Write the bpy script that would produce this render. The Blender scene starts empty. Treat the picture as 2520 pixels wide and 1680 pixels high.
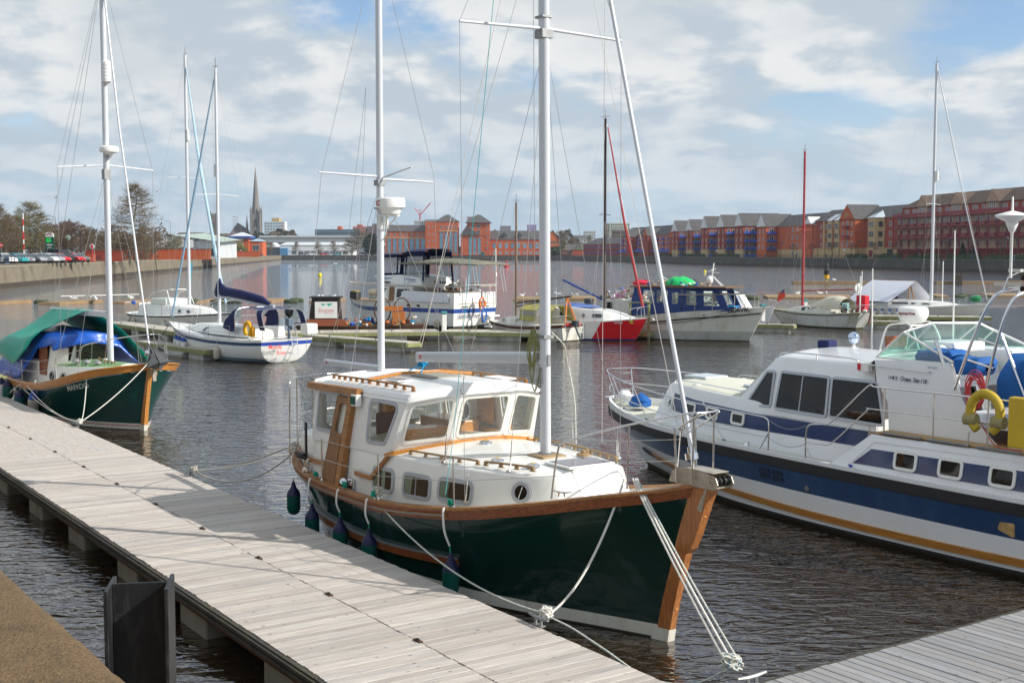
import bpy,bmesh,math,random
import numpy as np
from mathutils import Vector,Matrix
from mathutils.geometry import tessellate_polygon
R=math.radians
rnd=random.Random(7)
SC=bpy.context.scene
COL=SC.collection
# camera, sky, sun
PITCH=math.atan(217/3050)
cam_d=bpy.data.cameras.new('camera')
cam_d.sensor_width=36
cam_d.lens=3050/2520*36
cam_d.clip_start=0.1
cam_d.clip_end=6000
cam=bpy.data.objects.new('camera',cam_d)
cam.location=(0,0,5)
cam.rotation_euler=(R(90)-PITCH,0,0)
COL.objects.link(cam)
SC.camera=cam
SC.view_settings.view_transform='Standard'
SC.view_settings.look='None'
SC.view_settings.exposure=0.50
SC.view_settings.gamma=1
SUN_AZ,SUN_EL=106,34
world=bpy.data.worlds.new('World')
SC.world=world
world.use_nodes=True
CLOUD_OFF=(3.3,1.2)
def make_world():
 nt=world.node_tree;N=nt.nodes;L=nt.links
 N.clear()
 def n(t,**k):
  x=N.new(t)
  for a,b in k.items():setattr(x,a,b)
  return x
 out=n('ShaderNodeOutputWorld');bg=n('ShaderNodeBackground')
 bg.inputs[1].default_value=0.10
 sky=n('ShaderNodeTexSky',sky_type='NISHITA',sun_disc=False)
 sky.sun_elevation=R(SUN_EL);sky.sun_rotation=R(SUN_AZ)
 sky.air_density=1.0;sky.dust_density=0.6;sky.ozone_density=2.0
 tc=n('ShaderNodeTexCoord');sep=n('ShaderNodeSeparateXYZ')
 L.new(tc.outputs['Generated'],sep.inputs[0])
 def m(op,a,b=None,c=None):
  x=n('ShaderNodeMath',operation=op)
  for i,v in enumerate((a,b,c)):
   if v is None:continue
   if isinstance(v,(int,float)):x.inputs[i].default_value=v
   else:L.new(v,x.inputs[i])
  return x.outputs[0]
 zc=m('MAXIMUM',sep.outputs[2],0.0)
 den=m('ADD',zc,0.30)
 cx=m('DIVIDE',sep.outputs[0],den);cy=m('DIVIDE',sep.outputs[1],den)
 comb=n('ShaderNodeCombineXYZ');L.new(cx,comb.inputs[0]);L.new(cy,comb.inputs[1])
 def noise(scale,det,rough,off,dist=0.0):
  mp=n('ShaderNodeMapping');L.new(comb.outputs[0],mp.inputs[0]);mp.inputs['Location'].default_value=off
  t=n('ShaderNodeTexNoise');t.inputs['Scale'].default_value=scale;t.inputs['Detail'].default_value=det
  t.inputs['Roughness'].default_value=rough;t.inputs['Distortion'].default_value=dist
  L.new(mp.outputs[0],t.inputs['Vector']);return t.outputs['Fac']
 def mr(v,a,b,c=0.0,d=1.0,st='SMOOTHSTEP'):
  x=n('ShaderNodeMapRange',interpolation_type=st);L.new(v,x.inputs[0])
  for i,q in enumerate((a,b,c,d)):x.inputs[i+1].default_value=q
  return x.outputs[0]
 def mixc(f,a,b):
  x=n('ShaderNodeMix',data_type='RGBA')
  for i,v in((0,f),(6,a),(7,b)):
   if isinstance(v,tuple):x.inputs[i].default_value=(*v,1)
   elif isinstance(v,float):x.inputs[i].default_value=v
   else:L.new(v,x.inputs[i])
  return x.outputs[2]
 O=CLOUD_OFF
 c1=noise(2.1,9,0.55,(O[0],O[1],0),0.15);c1b=noise(2.1,9,0.55,(O[0]-.045,O[1]+.05,0),0.15)
 veil=noise(1.1,4,0.5,(O[0]+5,O[1]+2,4),0.3)
 cov=mr(m('ADD',c1,m('MULTIPLY',m('SUBTRACT',veil,0.5),0.5)),0.35,0.49)
 relief=mr(m('SUBTRACT',c1,c1b),-0.05,0.055)
 thick=mr(c1,0.50,0.66)
 cl=mixc(relief,(3.75,4.35,4.9),(6.0,6.1,6.1))
 cl=mixc(m('MULTIPLY',thick,0.6),cl,(3.9,4.4,4.8))
 low=mr(zc,0.0,0.13,st='LINEAR')
 cl=mixc(m('MULTIPLY',m('SUBTRACT',1.0,low),0.72),cl,(3.1,4.2,5.2))
 cv=m('MAXIMUM',cov,m('MULTIPLY',m('SUBTRACT',1.0,low),0.75))
 mix=n('ShaderNodeMix',data_type='RGBA');L.new(cv,mix.inputs[0])
 skc=n('ShaderNodeMix',data_type='RGBA',blend_type='MULTIPLY');skc.inputs[0].default_value=1
 L.new(sky.outputs[0],skc.inputs[6]);skc.inputs[7].default_value=(0.92,0.97,1.06,1)
 L.new(mixc(m('SUBTRACT',1.0,low),skc.outputs[2],(3.6,4.7,6.0)),mix.inputs[6]);L.new(cl,mix.inputs[7])
 L.new(mix.outputs[2],bg.inputs[0]);L.new(bg.outputs[0],out.inputs[0])
make_world()
sun_d=bpy.data.lights.new('sun','SUN')
sun_d.energy=3.8;sun_d.angle=R(0.6);sun_d.color=(1,0.95,0.87)
sun=bpy.data.objects.new('sun',sun_d);COL.objects.link(sun)
sun_dir=Vector((math.cos(R(SUN_EL))*math.sin(R(SUN_AZ)),math.cos(R(SUN_EL))*math.cos(R(SUN_AZ)),math.sin(R(SUN_EL))))
sun.rotation_euler=sun_dir.to_track_quat('Z','Y').to_euler()
sun.location=(60,-20,60)
# materials
MATS={}
def M(name,col=(.5,.5,.5),rough=.5,metal=0.,var=.08,scale=4.,bump=0.,bscale=60.,coat=0.,dirt=None,dirt_amt=.5,dirt_scale=1.5,ior=1.45,stretch=None):
 if name in MATS:return MATS[name]
 m=bpy.data.materials.new(name);m.use_nodes=True
 nt=m.node_tree;N=nt.nodes;L=nt.links
 p=N['Principled BSDF']
 p.inputs['Roughness'].default_value=rough;p.inputs['Metallic'].default_value=metal
 p.inputs['IOR'].default_value=ior
 if coat:p.inputs['Coat Weight'].default_value=coat;p.inputs['Coat Roughness'].default_value=.08
 tc=N.new('ShaderNodeTexCoord');mp=N.new('ShaderNodeMapping')
 L.new(tc.outputs['Object'],mp.inputs[0])
 if stretch:mp.inputs['Scale'].default_value=stretch
 t=N.new('ShaderNodeTexNoise');t.inputs['Scale'].default_value=scale;t.inputs['Detail'].default_value=5
 L.new(mp.outputs[0],t.inputs['Vector'])
 mx=N.new('ShaderNodeMix');mx.data_type='RGBA'
 c=col
 mx.inputs[6].default_value=(*[max(0,v*(1-var*1.6))for v in c],1)
 mx.inputs[7].default_value=(*[min(1,v*(1+var*1.6))for v in c],1)
 L.new(t.outputs['Fac'],mx.inputs[0]);out=mx.outputs[2]
 if dirt:
  t2=N.new('ShaderNodeTexNoise');t2.inputs['Scale'].default_value=dirt_scale;t2.inputs['Detail'].default_value=8;t2.inputs['Roughness'].default_value=.65
  mp2=N.new('ShaderNodeMapping');mp2.inputs['Scale'].default_value=(1,1,.35);L.new(tc.outputs['Object'],mp2.inputs[0]);L.new(mp2.outputs[0],t2.inputs['Vector'])
  r=N.new('ShaderNodeMapRange');r.inputs[1].default_value=.5;r.inputs[2].default_value=.75;r.inputs[4].default_value=dirt_amt
  L.new(t2.outputs['Fac'],r.inputs[0])
  m2=N.new('ShaderNodeMix');m2.data_type='RGBA';L.new(r.outputs[0],m2.inputs[0]);L.new(out,m2.inputs[6]);m2.inputs[7].default_value=(*dirt,1)
  out=m2.outputs[2]
 L.new(out,p.inputs['Base Color'])
 if bump:
  t3=N.new('ShaderNodeTexNoise');t3.inputs['Scale'].default_value=bscale;t3.inputs['Detail'].default_value=4
  L.new(mp.outputs[0],t3.inputs['Vector'])
  b=N.new('ShaderNodeBump');b.inputs['Strength'].default_value=min(1,bump);b.inputs['Distance'].default_value=.02
  L.new(t3.outputs['Fac'],b.inputs['Height']);L.new(b.outputs[0],p.inputs['Normal'])
 MATS[name]=m
 return m
def wood(name,c1,c2,rough=.45,axis=0,scale=3.,coat=0.):
 if name in MATS:return MATS[name]
 m=M(name,c1,rough,coat=coat);nt=m.node_tree;N=nt.nodes;L=nt.links;p=N['Principled BSDF']
 tc=N.new('ShaderNodeTexCoord');mp=N.new('ShaderNodeMapping');L.new(tc.outputs['Object'],mp.inputs[0])
 s=[14,14,14];s[axis]=.8;mp.inputs['Scale'].default_value=s
 t=N.new('ShaderNodeTexNoise');t.inputs['Scale'].default_value=scale;t.inputs['Detail'].default_value=7;t.inputs['Distortion'].default_value=.6
 L.new(mp.outputs[0],t.inputs['Vector'])
 r=N.new('ShaderNodeValToRGB');r.color_ramp.elements[0].position=.35;r.color_ramp.elements[1].position=.68
 r.color_ramp.elements[0].color=(*c2,1);r.color_ramp.elements[1].color=(*c1,1)
 L.new(t.outputs['Fac'],r.inputs[0]);L.new(r.outputs[0],p.inputs['Base Color'])
 b=N.new('ShaderNodeBump');b.inputs['Strength'].default_value=.12;b.inputs['Distance'].default_value=.01
 L.new(t.outputs['Fac'],b.inputs['Height']);L.new(b.outputs[0],p.inputs['Normal'])
 return m
def glass(name,tint=(.9,.95,.94),refl=1.0,rough=0.0,haze=0.0):
 if name in MATS:return MATS[name]
 m=bpy.data.materials.new(name);m.use_nodes=True
 nt=m.node_tree;N=nt.nodes;L=nt.links;N.clear()
 o=N.new('ShaderNodeOutputMaterial');tr=N.new('ShaderNodeBsdfTransparent');g=N.new('ShaderNodeBsdfGlossy')
 tr.inputs[0].default_value=(*tint,1);g.inputs['Roughness'].default_value=rough
 g.inputs[0].default_value=(refl,refl,refl,1)
 lw=N.new('ShaderNodeLayerWeight');lw.inputs[0].default_value=.5;pw=N.new('ShaderNodeMath');pw.operation='POWER';pw.inputs[1].default_value=4.5;L.new(lw.outputs['Facing'],pw.inputs[0])
 f=N.new('ShaderNodeMath');f.operation='MULTIPLY_ADD';f.inputs[1].default_value=.9;f.inputs[2].default_value=.05;L.new(pw.outputs[0],f.inputs[0])
 mx=N.new('ShaderNodeMixShader');L.new(f.outputs[0],mx.inputs[0]);L.new(tr.outputs[0],mx.inputs[1]);L.new(g.outputs[0],mx.inputs[2])
 s=mx.outputs[0]
 if haze:
  d=N.new('ShaderNodeBsdfDiffuse');d.inputs[0].default_value=(.6,.6,.6,1)
  m2=N.new('ShaderNodeMixShader');m2.inputs[0].default_value=haze
  L.new(s,m2.inputs[1]);L.new(d.outputs[0],m2.inputs[2]);s=m2.outputs[0]
 L.new(s,o.inputs[0]);MATS[name]=m
 return m
white=M('white_gelcoat',(.80,.80,.77),.22,var=.02,dirt=(.62,.60,.52),dirt_amt=.25,dirt_scale=.9)
cream=M('cream_gelcoat',(.78,.77,.71),.28,var=.02,dirt=(.60,.57,.46),dirt_amt=.25)
owh=M('weathered_white',(.68,.67,.61),.45,var=.06,dirt=(.30,.30,.18),dirt_amt=.8,dirt_scale=2.2)
greenhull=M('green_gelcoat',(.004,.028,.022),.12,var=.12,coat=.6,dirt=(.022,.046,.038),dirt_amt=.45,dirt_scale=1.3)
greenhull2=M('green_gelcoat_pale',(.004,.046,.038),.22,var=.12,coat=.3)
boot=M('boot_white',(.66,.64,.55),.4,var=.05,dirt=(.32,.22,.10),dirt_amt=.7,dirt_scale=3)
weed=M('waterline_weed',(.035,.028,.012),.8,var=.4,bump=.5)
navy=M('navy_paint',(.010,.045,.13),.22,var=.1,coat=.3,dirt=(.03,.10,.20),dirt_amt=.5)
navyv=M('navy_vinyl',(.006,.032,.125),.15,var=.06,coat=.4)
steel=M('stainless_steel',(.72,.72,.72),.16,1,var=.05)
alu=M('anodised_mast',(.55,.57,.60),.32,.25,var=.03)
wmt=M('white_mast',(.60,.62,.65),.3,var=.03)
grey=M('grey_frame',(.45,.48,.52),.35,.3,var=.04)
black=M('black_rubber',(.018,.018,.02),.55,var=.2,bump=.15)
dgl=M('dark_glass',(.010,.009,.008),.03,var=.5,scale=2.5)
teak=wood('teak',(.42,.20,.065),(.24,.10,.03),.42)
tkg=wood('weathered_teak',(.40,.27,.14),(.26,.17,.08),.6)
mahog=wood('mahogany',(.33,.11,.035),(.17,.05,.018),.32,coat=.3)
teakdoor=wood('teak_door',(.30,.15,.06),(.19,.09,.035),.5,axis=2)
owd=wood('varnished_trim',(.62,.28,.06),(.42,.16,.03),.3,coat=.4)
deckgreen=M('green_deck_paint',(.16,.30,.13),.8,var=.15,bump=.2)
deckcream=M('cream_deck',(.62,.62,.52),.7,var=.05,bump=.1,bscale=200)
ropew=M('white_rope',(.70,.68,.62),.8,var=.15,scale=60)
ropeg=M('grey_rope',(.45,.42,.36),.85,var=.2,scale=60)
ropegreen=M('green_rope',(.01,.30,.20),.8,var=.2,scale=60)
ropeblue=M('blue_rope',(.0,.28,.55),.7,var=.2,scale=60)
clear=glass('clear_glass',(.96,.98,.95),haze=.035)
greenglass=glass('green_tinted_glass',(.60,.90,.80),haze=.10)
pls=M('white_plastic',(.82,.82,.78),.35,var=.03)
wire=M('rigging_wire',(.50,.49,.46),.4,.6,var=.1)
red=M('red_plastic',(.60,.02,.03),.4,var=.08)
yellowm=M('yellow_foam',(.50,.36,.03),.65,var=.08,dirt=(.25,.18,.05),dirt_amt=.6,dirt_scale=4,bump=.1)
bluec=M('blue_canvas',(.004,.095,.34),.75,var=.15,bump=.25,bscale=12)
navyc=M('navy_canvas',(.010,.016,.085),.8,var=.15,bump=.25,bscale=12)
bluecap=M('blue_cap',(.02,.08,.35),.5)
wst=M('weathered_steel',(.46,.41,.34),.42,.55,var=.3,scale=14,dirt=(.25,.16,.09),dirt_amt=.5,dirt_scale=9)
dk=M('navy_print',(.012,.03,.08),.4)
# mesh helpers
class MB:
 def __init__(s):s.v=[];s.f=[];s.m=[];s.mats=[]
 def mi(s,mat):
  if mat not in s.mats:s.mats.append(mat)
  return s.mats.index(mat)
 def add(s,vs,fs,mat=None):
  o=len(s.v);s.v+=[tuple(v)for v in vs];k=s.mi(mat)
  for f in fs:s.f.append(tuple(i+o for i in f));s.m.append(k)
  return s
 def box(s,c,d,mat=None,rz=0.,ry=0.,rx=0.):
  hx,hy,hz=d[0]/2,d[1]/2,d[2]/2
  vs=[Vector((x,y,z))for x in(-hx,hx)for y in(-hy,hy)for z in(-hz,hz)]
  if rz or ry or rx:
   mt=Matrix.Rotation(rz,3,'Z')@Matrix.Rotation(ry,3,'Y')@Matrix.Rotation(rx,3,'X');vs=[mt@v for v in vs]
  c=Vector(c);vs=[v+c for v in vs]
  return s.add(vs,[(0,1,3,2),(4,6,7,5),(0,4,5,1),(2,3,7,6),(0,2,6,4),(1,5,7,3)],mat)
 def tube(s,pts,r,seg=6,mat=None,cap=True,up=None):
  pts=[Vector(p)for p in pts];n=len(pts)
  rs=r if isinstance(r,(list,tuple))else[r]*n
  vs=[];prev=None
  for i,p in enumerate(pts):
   t=(pts[min(i+1,n-1)]-pts[max(i-1,0)])
   if t.length<1e-9:t=Vector((0,0,1))
   t.normalize()
   if prev is None:
    a=Vector((0,0,1))if abs(t.z)<.9 else Vector((1,0,0))
    u=t.cross(a).normalized()
   else:
    u=(prev-t*prev.dot(t))
    if u.length<1e-6:u=t.cross(Vector((0,0,1)))
    u.normalize()
   prev=u;w=t.cross(u)
   for k in range(seg):
    an=2*math.pi*k/seg
    vs.append(p+(u*math.cos(an)+w*math.sin(an))*rs[i])
  fs=[(i*seg+k,i*seg+(k+1)%seg,(i+1)*seg+(k+1)%seg,(i+1)*seg+k)for i in range(n-1)for k in range(seg)]
  if cap:fs+=[tuple(reversed(range(seg))),tuple(range((n-1)*seg,n*seg))]
  return s.add(vs,fs,mat)
 def lathe(s,c,prof,seg=16,mat=None,axis='z',sx=1.,sy=1.):
  vs=[];c=Vector(c)
  for(r,h)in prof:
   for k in range(seg):
    a=2*math.pi*k/seg;p=(r*math.cos(a)*sx,r*math.sin(a)*sy,h)
    if axis=='x':p=(p[2],p[0],p[1])
    elif axis=='y':p=(p[0],p[2],p[1])
    vs.append(c+Vector(p))
  n=len(prof)
  fs=[(i*seg+k,i*seg+(k+1)%seg,(i+1)*seg+(k+1)%seg,(i+1)*seg+k)for i in range(n-1)for k in range(seg)]
  fs+=[tuple(reversed(range(seg))),tuple(range((n-1)*seg,n*seg))]
  return s.add(vs,fs,mat)
 def sweep(s,pts,prof,mat=None,up=(0,0,1),closed=False,flip=False):
  pts=[Vector(p)for p in pts];n=len(pts);up=Vector(up);k=len(prof);vs=[]
  for i,p in enumerate(pts):
   if closed:t=pts[(i+1)%n]-pts[i-1]
   else:t=pts[min(i+1,n-1)]-pts[max(i-1,0)]
   t.normalize();sd=t.cross(up)
   if sd.length<1e-6:sd=Vector((1,0,0))
   sd.normalize();u2=sd.cross(t)
   for a,b in prof:vs.append(p+sd*a+u2*b)
  m=n if closed else n-1
  fs=[(i*k+j,i*k+(j+1)%k,((i+1)%n)*k+(j+1)%k,((i+1)%n)*k+j)for i in range(m)for j in range(k)]
  if not closed:fs+=[tuple(reversed(range(k))),tuple(range((n-1)*k,n*k))]
  return s.add(vs,fs,mat)
 def grid(s,rows,mat=None,close=False):
  n=len(rows[0]);vs=[v for r in rows for v in r]
  fs=[(i*n+j,i*n+(j+1)%n,(i+1)*n+(j+1)%n,(i+1)*n+j)for i in range(len(rows)-1)for j in range(n if close else n-1)]
  return s.add(vs,fs,mat)
 def slab(s,outer,holes,th,mp,mat=None,sheet=False):
  allp=[outer]+list(holes)
  flat=[p for q in allp for p in q]
  tris=tessellate_polygon([[Vector((a,b,0))for a,b in q]for q in allp])
  n=len(flat)
  if sheet:return s.add([mp(a,b,0)for a,b in flat],[tuple(t)for t in tris],mat)
  vs=[mp(a,b,0)for a,b in flat]+[mp(a,b,-th)for a,b in flat]
  fs=[tuple(t)for t in tris]+[tuple(i+n for i in reversed(t))for t in tris]
  o=0
  for q in allp:
   k=len(q)
   for i in range(k):fs.append((o+i,o+(i+1)%k,o+(i+1)%k+n,o+i+n))
   o+=k
  return s.add(vs,fs,mat)
 def build(s,name,mat=None,parent=None,smooth=None,bevel=0.,loc=None,rot=None,recalc=True,seg=2):
  me=bpy.data.meshes.new(name)
  me.from_pydata(s.v,[],s.f)
  if mat is not None:me.materials.append(mat)
  else:
   for m in s.mats:
    if m is not None or len(s.mats)>1:me.materials.append(m)
   me.polygons.foreach_set('material_index',s.m)
  if recalc or bevel:
   bm=bmesh.new();bm.from_mesh(me)
   if bevel:
    bmesh.ops.remove_doubles(bm,verts=bm.verts,dist=1e-4)
    es=[e for e in bm.edges if len(e.link_faces)==2 and e.calc_face_angle(0)>R(25)]
    bmesh.ops.bevel(bm,geom=es,offset=bevel,segments=seg,affect='EDGES',profile=.5,clamp_overlap=True)
   bmesh.ops.recalc_face_normals(bm,faces=bm.faces)
   bm.to_mesh(me);bm.free()
  if smooth is not None:
   me.polygons.foreach_set('use_smooth',[True]*len(me.polygons))
   if smooth<180:
    try:me.set_sharp_from_angle(angle=R(smooth))
    except Exception:pass
  me.update()
  o=bpy.data.objects.new(name,me);COL.objects.link(o)
  if parent:o.parent=parent
  if loc:o.location=loc
  if rot:o.rotation_euler=rot
  return o
def tag(o,label,cat,group=None):
 o['label']=label;o['category']=cat
 if group:o['group']=group
 return o
def thing(name,label,cat,loc=(0,0,0),rz=0.,group=None):
 o=bpy.data.objects.new(name,None);COL.objects.link(o);o.location=loc;o.rotation_euler=(0,0,rz)
 o.empty_display_size=.3
 return tag(o,label,cat,group)
def boat(name,label,cat,ox,oy,hx,hy):
 return thing(name,label,cat,(ox,oy,0),math.atan2(hy,hx))
def put(name,label,cat,mb,mat,like,group=None,**k):
 o=mb.build(name,mat,None,**k)
 o.location=like.location;o.rotation_euler=like.rotation_euler
 return tag(o,label,cat,group)
def struct(o,kind='structure'):o['kind']=kind;return o
def dup(o,loc=None,rz=None,label=None,group=None,scale=None):
 r=o.copy();COL.objects.link(r)
 if loc is not None:r.location=loc
 if rz is not None:r.rotation_euler=(0,0,rz)
 if scale is not None:r.scale=scale if hasattr(scale,'__len__')else(scale,)*3
 if label:r['label']=label
 if group:r['group']=group
 for ch in list(o.children):
  c=ch.copy();COL.objects.link(c);c.parent=r
  for g in list(ch.children):
   d=g.copy();COL.objects.link(d);d.parent=c
 return r
def dedup(p):
 out=[]
 for q in p:
  if not out or(Vector(q)-Vector(out[-1])).length>1e-5:out.append(q)
 return out
def rpoly(pts,r,seg=4):
 out=[];n=len(pts)
 for i in range(n):
  p=Vector(pts[i]);a=Vector(pts[i-1])-p;b=Vector(pts[(i+1)%n])-p
  rr=min(r,a.length*.45,b.length*.45);a.normalize();b.normalize()
  ang=a.angle(b);d=rr/math.tan(ang/2)if ang>1e-3 else rr
  d=min(d,(Vector(pts[i-1])-p).length*.49,(Vector(pts[(i+1)%n])-p).length*.49)
  p0=p+a*d;p1=p+b*d
  for k in range(seg+1):
   t=k/seg;q=p0*(1-t)**2+p*2*t*(1-t)+p1*t*t;out.append((q.x,q.y))
 return out
def inset(poly,d):
 n=len(poly);c=Vector((sum(p[0]for p in poly)/n,sum(p[1]for p in poly)/n));out=[]
 area=sum(poly[i][0]*poly[(i+1)%n][1]-poly[(i+1)%n][0]*poly[i][1]for i in range(n));sg=1 if area>0 else-1
 for i in range(n):
  a=Vector(poly[i-1]);b=Vector(poly[(i+1)%n]);t=(b-a).normalized()
  nn=Vector((-t.y,t.x))*sg;q=Vector(poly[i])+nn*d;out.append((q.x,q.y))
 return out
def window(parent,poly,mp,fw=.04,fmat=None,gmat=None,proud=.012,name='window',inner=None,pane_w=0.0,mull=None):
 """frame ring standing proud of the wall + its pane as a sub-part"""
 outer=inset(poly,-fw*.5);inn=inner or inset(poly,fw*.5)
 mb=MB();mb.slab(outer,[inn],proud+.01,lambda u,v,w:mp(u,v,w+proud))
 if mull:
  for(a,b,wd)in mull:
   t=(Vector(b)-Vector(a)).normalized();nn=Vector((-t.y,t.x))*wd/2
   q=[tuple(Vector(a)+nn),tuple(Vector(b)+nn),tuple(Vector(b)-nn),tuple(Vector(a)-nn)]
   mb.slab(q,[],proud,lambda u,v,w:mp(u,v,w+proud))
 o=mb.build(name,fmat or grey,parent)
 g=MB().slab(inn,[],.004,lambda u,v,w:mp(u,v,w+pane_w),sheet=True).build('pane',gmat or dgl,o)
 return o
def curve(xs,ys):
 xs=list(xs);ys=list(ys);n=len(xs)
 d=[(ys[i+1]-ys[i])/(xs[i+1]-xs[i])for i in range(n-1)]
 m=[d[0]]+[0 if d[i-1]*d[i]<=0 else 2*d[i-1]*d[i]/(d[i-1]+d[i])for i in range(1,n-1)]+[d[-1]]
 def f(x):
  if x<=xs[0]:return ys[0]+m[0]*(x-xs[0])*0
  if x>=xs[-1]:return ys[-1]
  i=max(k for k in range(n-1)if xs[k]<=x);h=xs[i+1]-xs[i];t=(x-xs[i])/h
  return((2*t**3-3*t*t+1)*ys[i]+(t**3-2*t*t+t)*h*m[i]+(-2*t**3+3*t*t)*ys[i+1]+(t**3-t*t)*h*m[i+1])
 return f
class Hull:
 """xa/xb: (x at waterline, x at sheer) for stern and bow; sheer, hb, hw given as functions of u 0..1"""
 def __init__(s,xa,xb,us,sheer,hb,hw,p=1.5,q=1.0,n=34):
  s.xa,s.xb,s.p,s.q,s.n=xa,xb,p,q,n
  s.sh=curve(us,sheer);s.hb=curve(us,hb);s.hw=curve(us,hw)
  s.us=[.5-.5*math.cos(math.pi*i/n)for i in range(n+1)]
 def P(s,u,t,side=-1,off=0.):
  z=t*s.sh(u)
  tt=max(t,0.)
  xa=s.xa[0]+(s.xa[1]-s.xa[0])*tt;xb=s.xb[0]+(s.xb[1]-s.xb[0])*tt**s.q
  if t<0:xb+=t*.5
  k=tt**s.p if s.p>0 else(1-(1-min(1,tt))**2)**.5
  y=s.hw(u)+(s.hb(u)-s.hw(u))*k
  if t<0:y*=1+t*.6
  return Vector((xa+(xb-xa)*u,side*(y+off),z))
 def Z(s,u,z,side=-1,off=0.):return s.P(u,z/s.sh(u),side,off)
 def u_at(s,x,z):
  lo,hi=0.,1.
  for _ in range(30):
   mid=(lo+hi)/2
   if s.P(mid,z/s.sh(mid)).x<x:lo=mid
   else:hi=mid
  return(lo+hi)/2
 def X(s,x,z,side=-1,off=0.):
  return s.Z(s.u_at(x,z),z,side,off)
 def mp(s,side=-1):
  return lambda u,v,w:s.X(u,v,side,w)
 def rows(s,spec):
  out=[]
  for i in range(len(spec)-1):
   (a0,b0,n),(a1,b1,_)=spec[i],spec[i+1]
   for k in range(n):t=k/n;out.append((a0+(a1-a0)*t,b0+(b1-b0)*t,i))
  out.append((spec[-1][0],spec[-1][1],len(spec)-2));return out
 def mesh(s,mb,spec,mats,transom_mat=None):
  rw=s.rows(spec)
  for side in(-1,1):
   R_=[[s.P(u,a+b/s.sh(u),side)for u in s.us]for a,b,_ in rw]
   for i in range(len(rw)-1):
    mb.grid([R_[i],R_[i+1]],mats[rw[i][2]])
  A=[s.P(0,a+b/s.sh(0),-1)for a,b,_ in rw];B=[s.P(0,a+b/s.sh(0),1)for a,b,_ in rw]
  for i in range(len(rw)-1):
   mb.add([A[i],A[i+1],B[i+1],B[i]],[(0,1,2,3)],transom_mat or mats[rw[i][2]])
  A=[s.P(1,a+b/s.sh(1),-1)for a,b,_ in rw];B=[s.P(1,a+b/s.sh(1),1)for a,b,_ in rw]
  for i in range(len(rw)-1):mb.add([A[i],A[i+1],B[i+1],B[i]],[(0,1,2,3)],mats[rw[i][2]])
  return mb
 def deck(s,mb,drop,mat,camber=.06,inn=.05,bulwark=None):
  def edge(sd,dz):
   out=[]
   for u in s.us:
    t=1-dz/s.sh(u);p=s.P(u,t,sd,-inn);x1=s.P(u,1,sd).x
    out.append(Vector((min(p.x,x1)if u>.5 else max(p.x,x1),p.y,s.sh(u)-dz)))
   return out
  T1,T2=edge(-1,0.01),edge(1,0.01)
  L_=edge(-1,drop);Rr=edge(1,drop)
  rows=[]
  for a,b in zip(L_,Rr):
   if a.y>0:a=Vector((a.x,-0.001,a.z));b=Vector((b.x,.001,b.z))
   w=abs(a.y)
   rows.append([Vector((a.x,-w+2*w*k/6,a.z+camber*(1-(2*k/6-1)**2)*min(1,w)))for k in range(7)])
  mb.grid(rows,mat)
  if bulwark and drop>.02:
   mb.grid([L_,T1],bulwark);mb.grid([Rr,T2],bulwark)
  return mb
 def rail(s,mb,w,h,mat,off=0.,top=0.,u0=0.,u1=1.,n=40,transom=True):
  for side in(-1,1):
   pts=[s.P(u0+(u1-u0)*i/n,1,side,off)+Vector((0,0,top))for i in range(n+1)]
   mb.sweep(pts,[(-w/2,-h),(w/2,-h),(w/2,0),(-w/2,0)],mat)
  if transom:
   a,b=s.P(0,1,-1,off)+Vector((0,0,top)),s.P(0,1,1,off)+Vector((0,0,top))
   mb.sweep([a,(a+b)/2,b],[(-w/2,-h),(w/2,-h),(w/2,0),(-w/2,0)],mat)
  return mb
 def strip(s,mb,zf,h,th,mat,u0=0.,u1=1.,n=30,sides=(-1,1),zt=None):
  """band proud of the hull between z and z+h, following zf(u)"""
  for side in sides:
   rows=[[],[],[],[]]
   for i in range(n+1):
    u=u0+(u1-u0)*i/n;z=zf(u)if callable(zf)else zf;hh=h(u)if callable(h)else h
    rows[0].append(s.Z(u,z,side,-.01));rows[1].append(s.Z(u,z,side,th));rows[2].append(s.Z(u,z+hh,side,th));rows[3].append(s.Z(u,z+hh,side,-.01))
   mb.grid(rows,mat)
   for e in(0,-1):mb.add([r[e]for r in rows],[(0,1,2,3)],mat)
  return mb
def house(mb,st,mat,topmat=None,nc=8,tops=True,ends=True):
 """superstructure lofted through stations (xb,yb,zb, xt,yt,zt, camber)"""
 rows=[]
 for(xb,yb,zb,xt,yt,zt,cb)in st:
  r=[Vector((xb,-yb,zb)),Vector((xt,-yt,zt))]
  for k in range(1,nc):a=-1+2*k/nc;r.append(Vector((xt,yt*a,zt+cb*(1-a*a))))
  r+=[Vector((xt,yt,zt)),Vector((xb,yb,zb))];rows.append(r)
 n=len(rows[0])
 for i in range(len(rows)-1):
  a,b=rows[i],rows[i+1]
  for j in range(n-1):
   side=j==0 or j==n-2
   if not side and not tops:continue
   mb.add([a[j],a[j+1],b[j+1],b[j]],[(0,1,2,3)],mat if side else(topmat or mat))
 if ends:
  mb.add(rows[0],[tuple(range(n))],mat);mb.add(rows[-1],[tuple(reversed(range(n)))],mat)
 return mb
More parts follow.
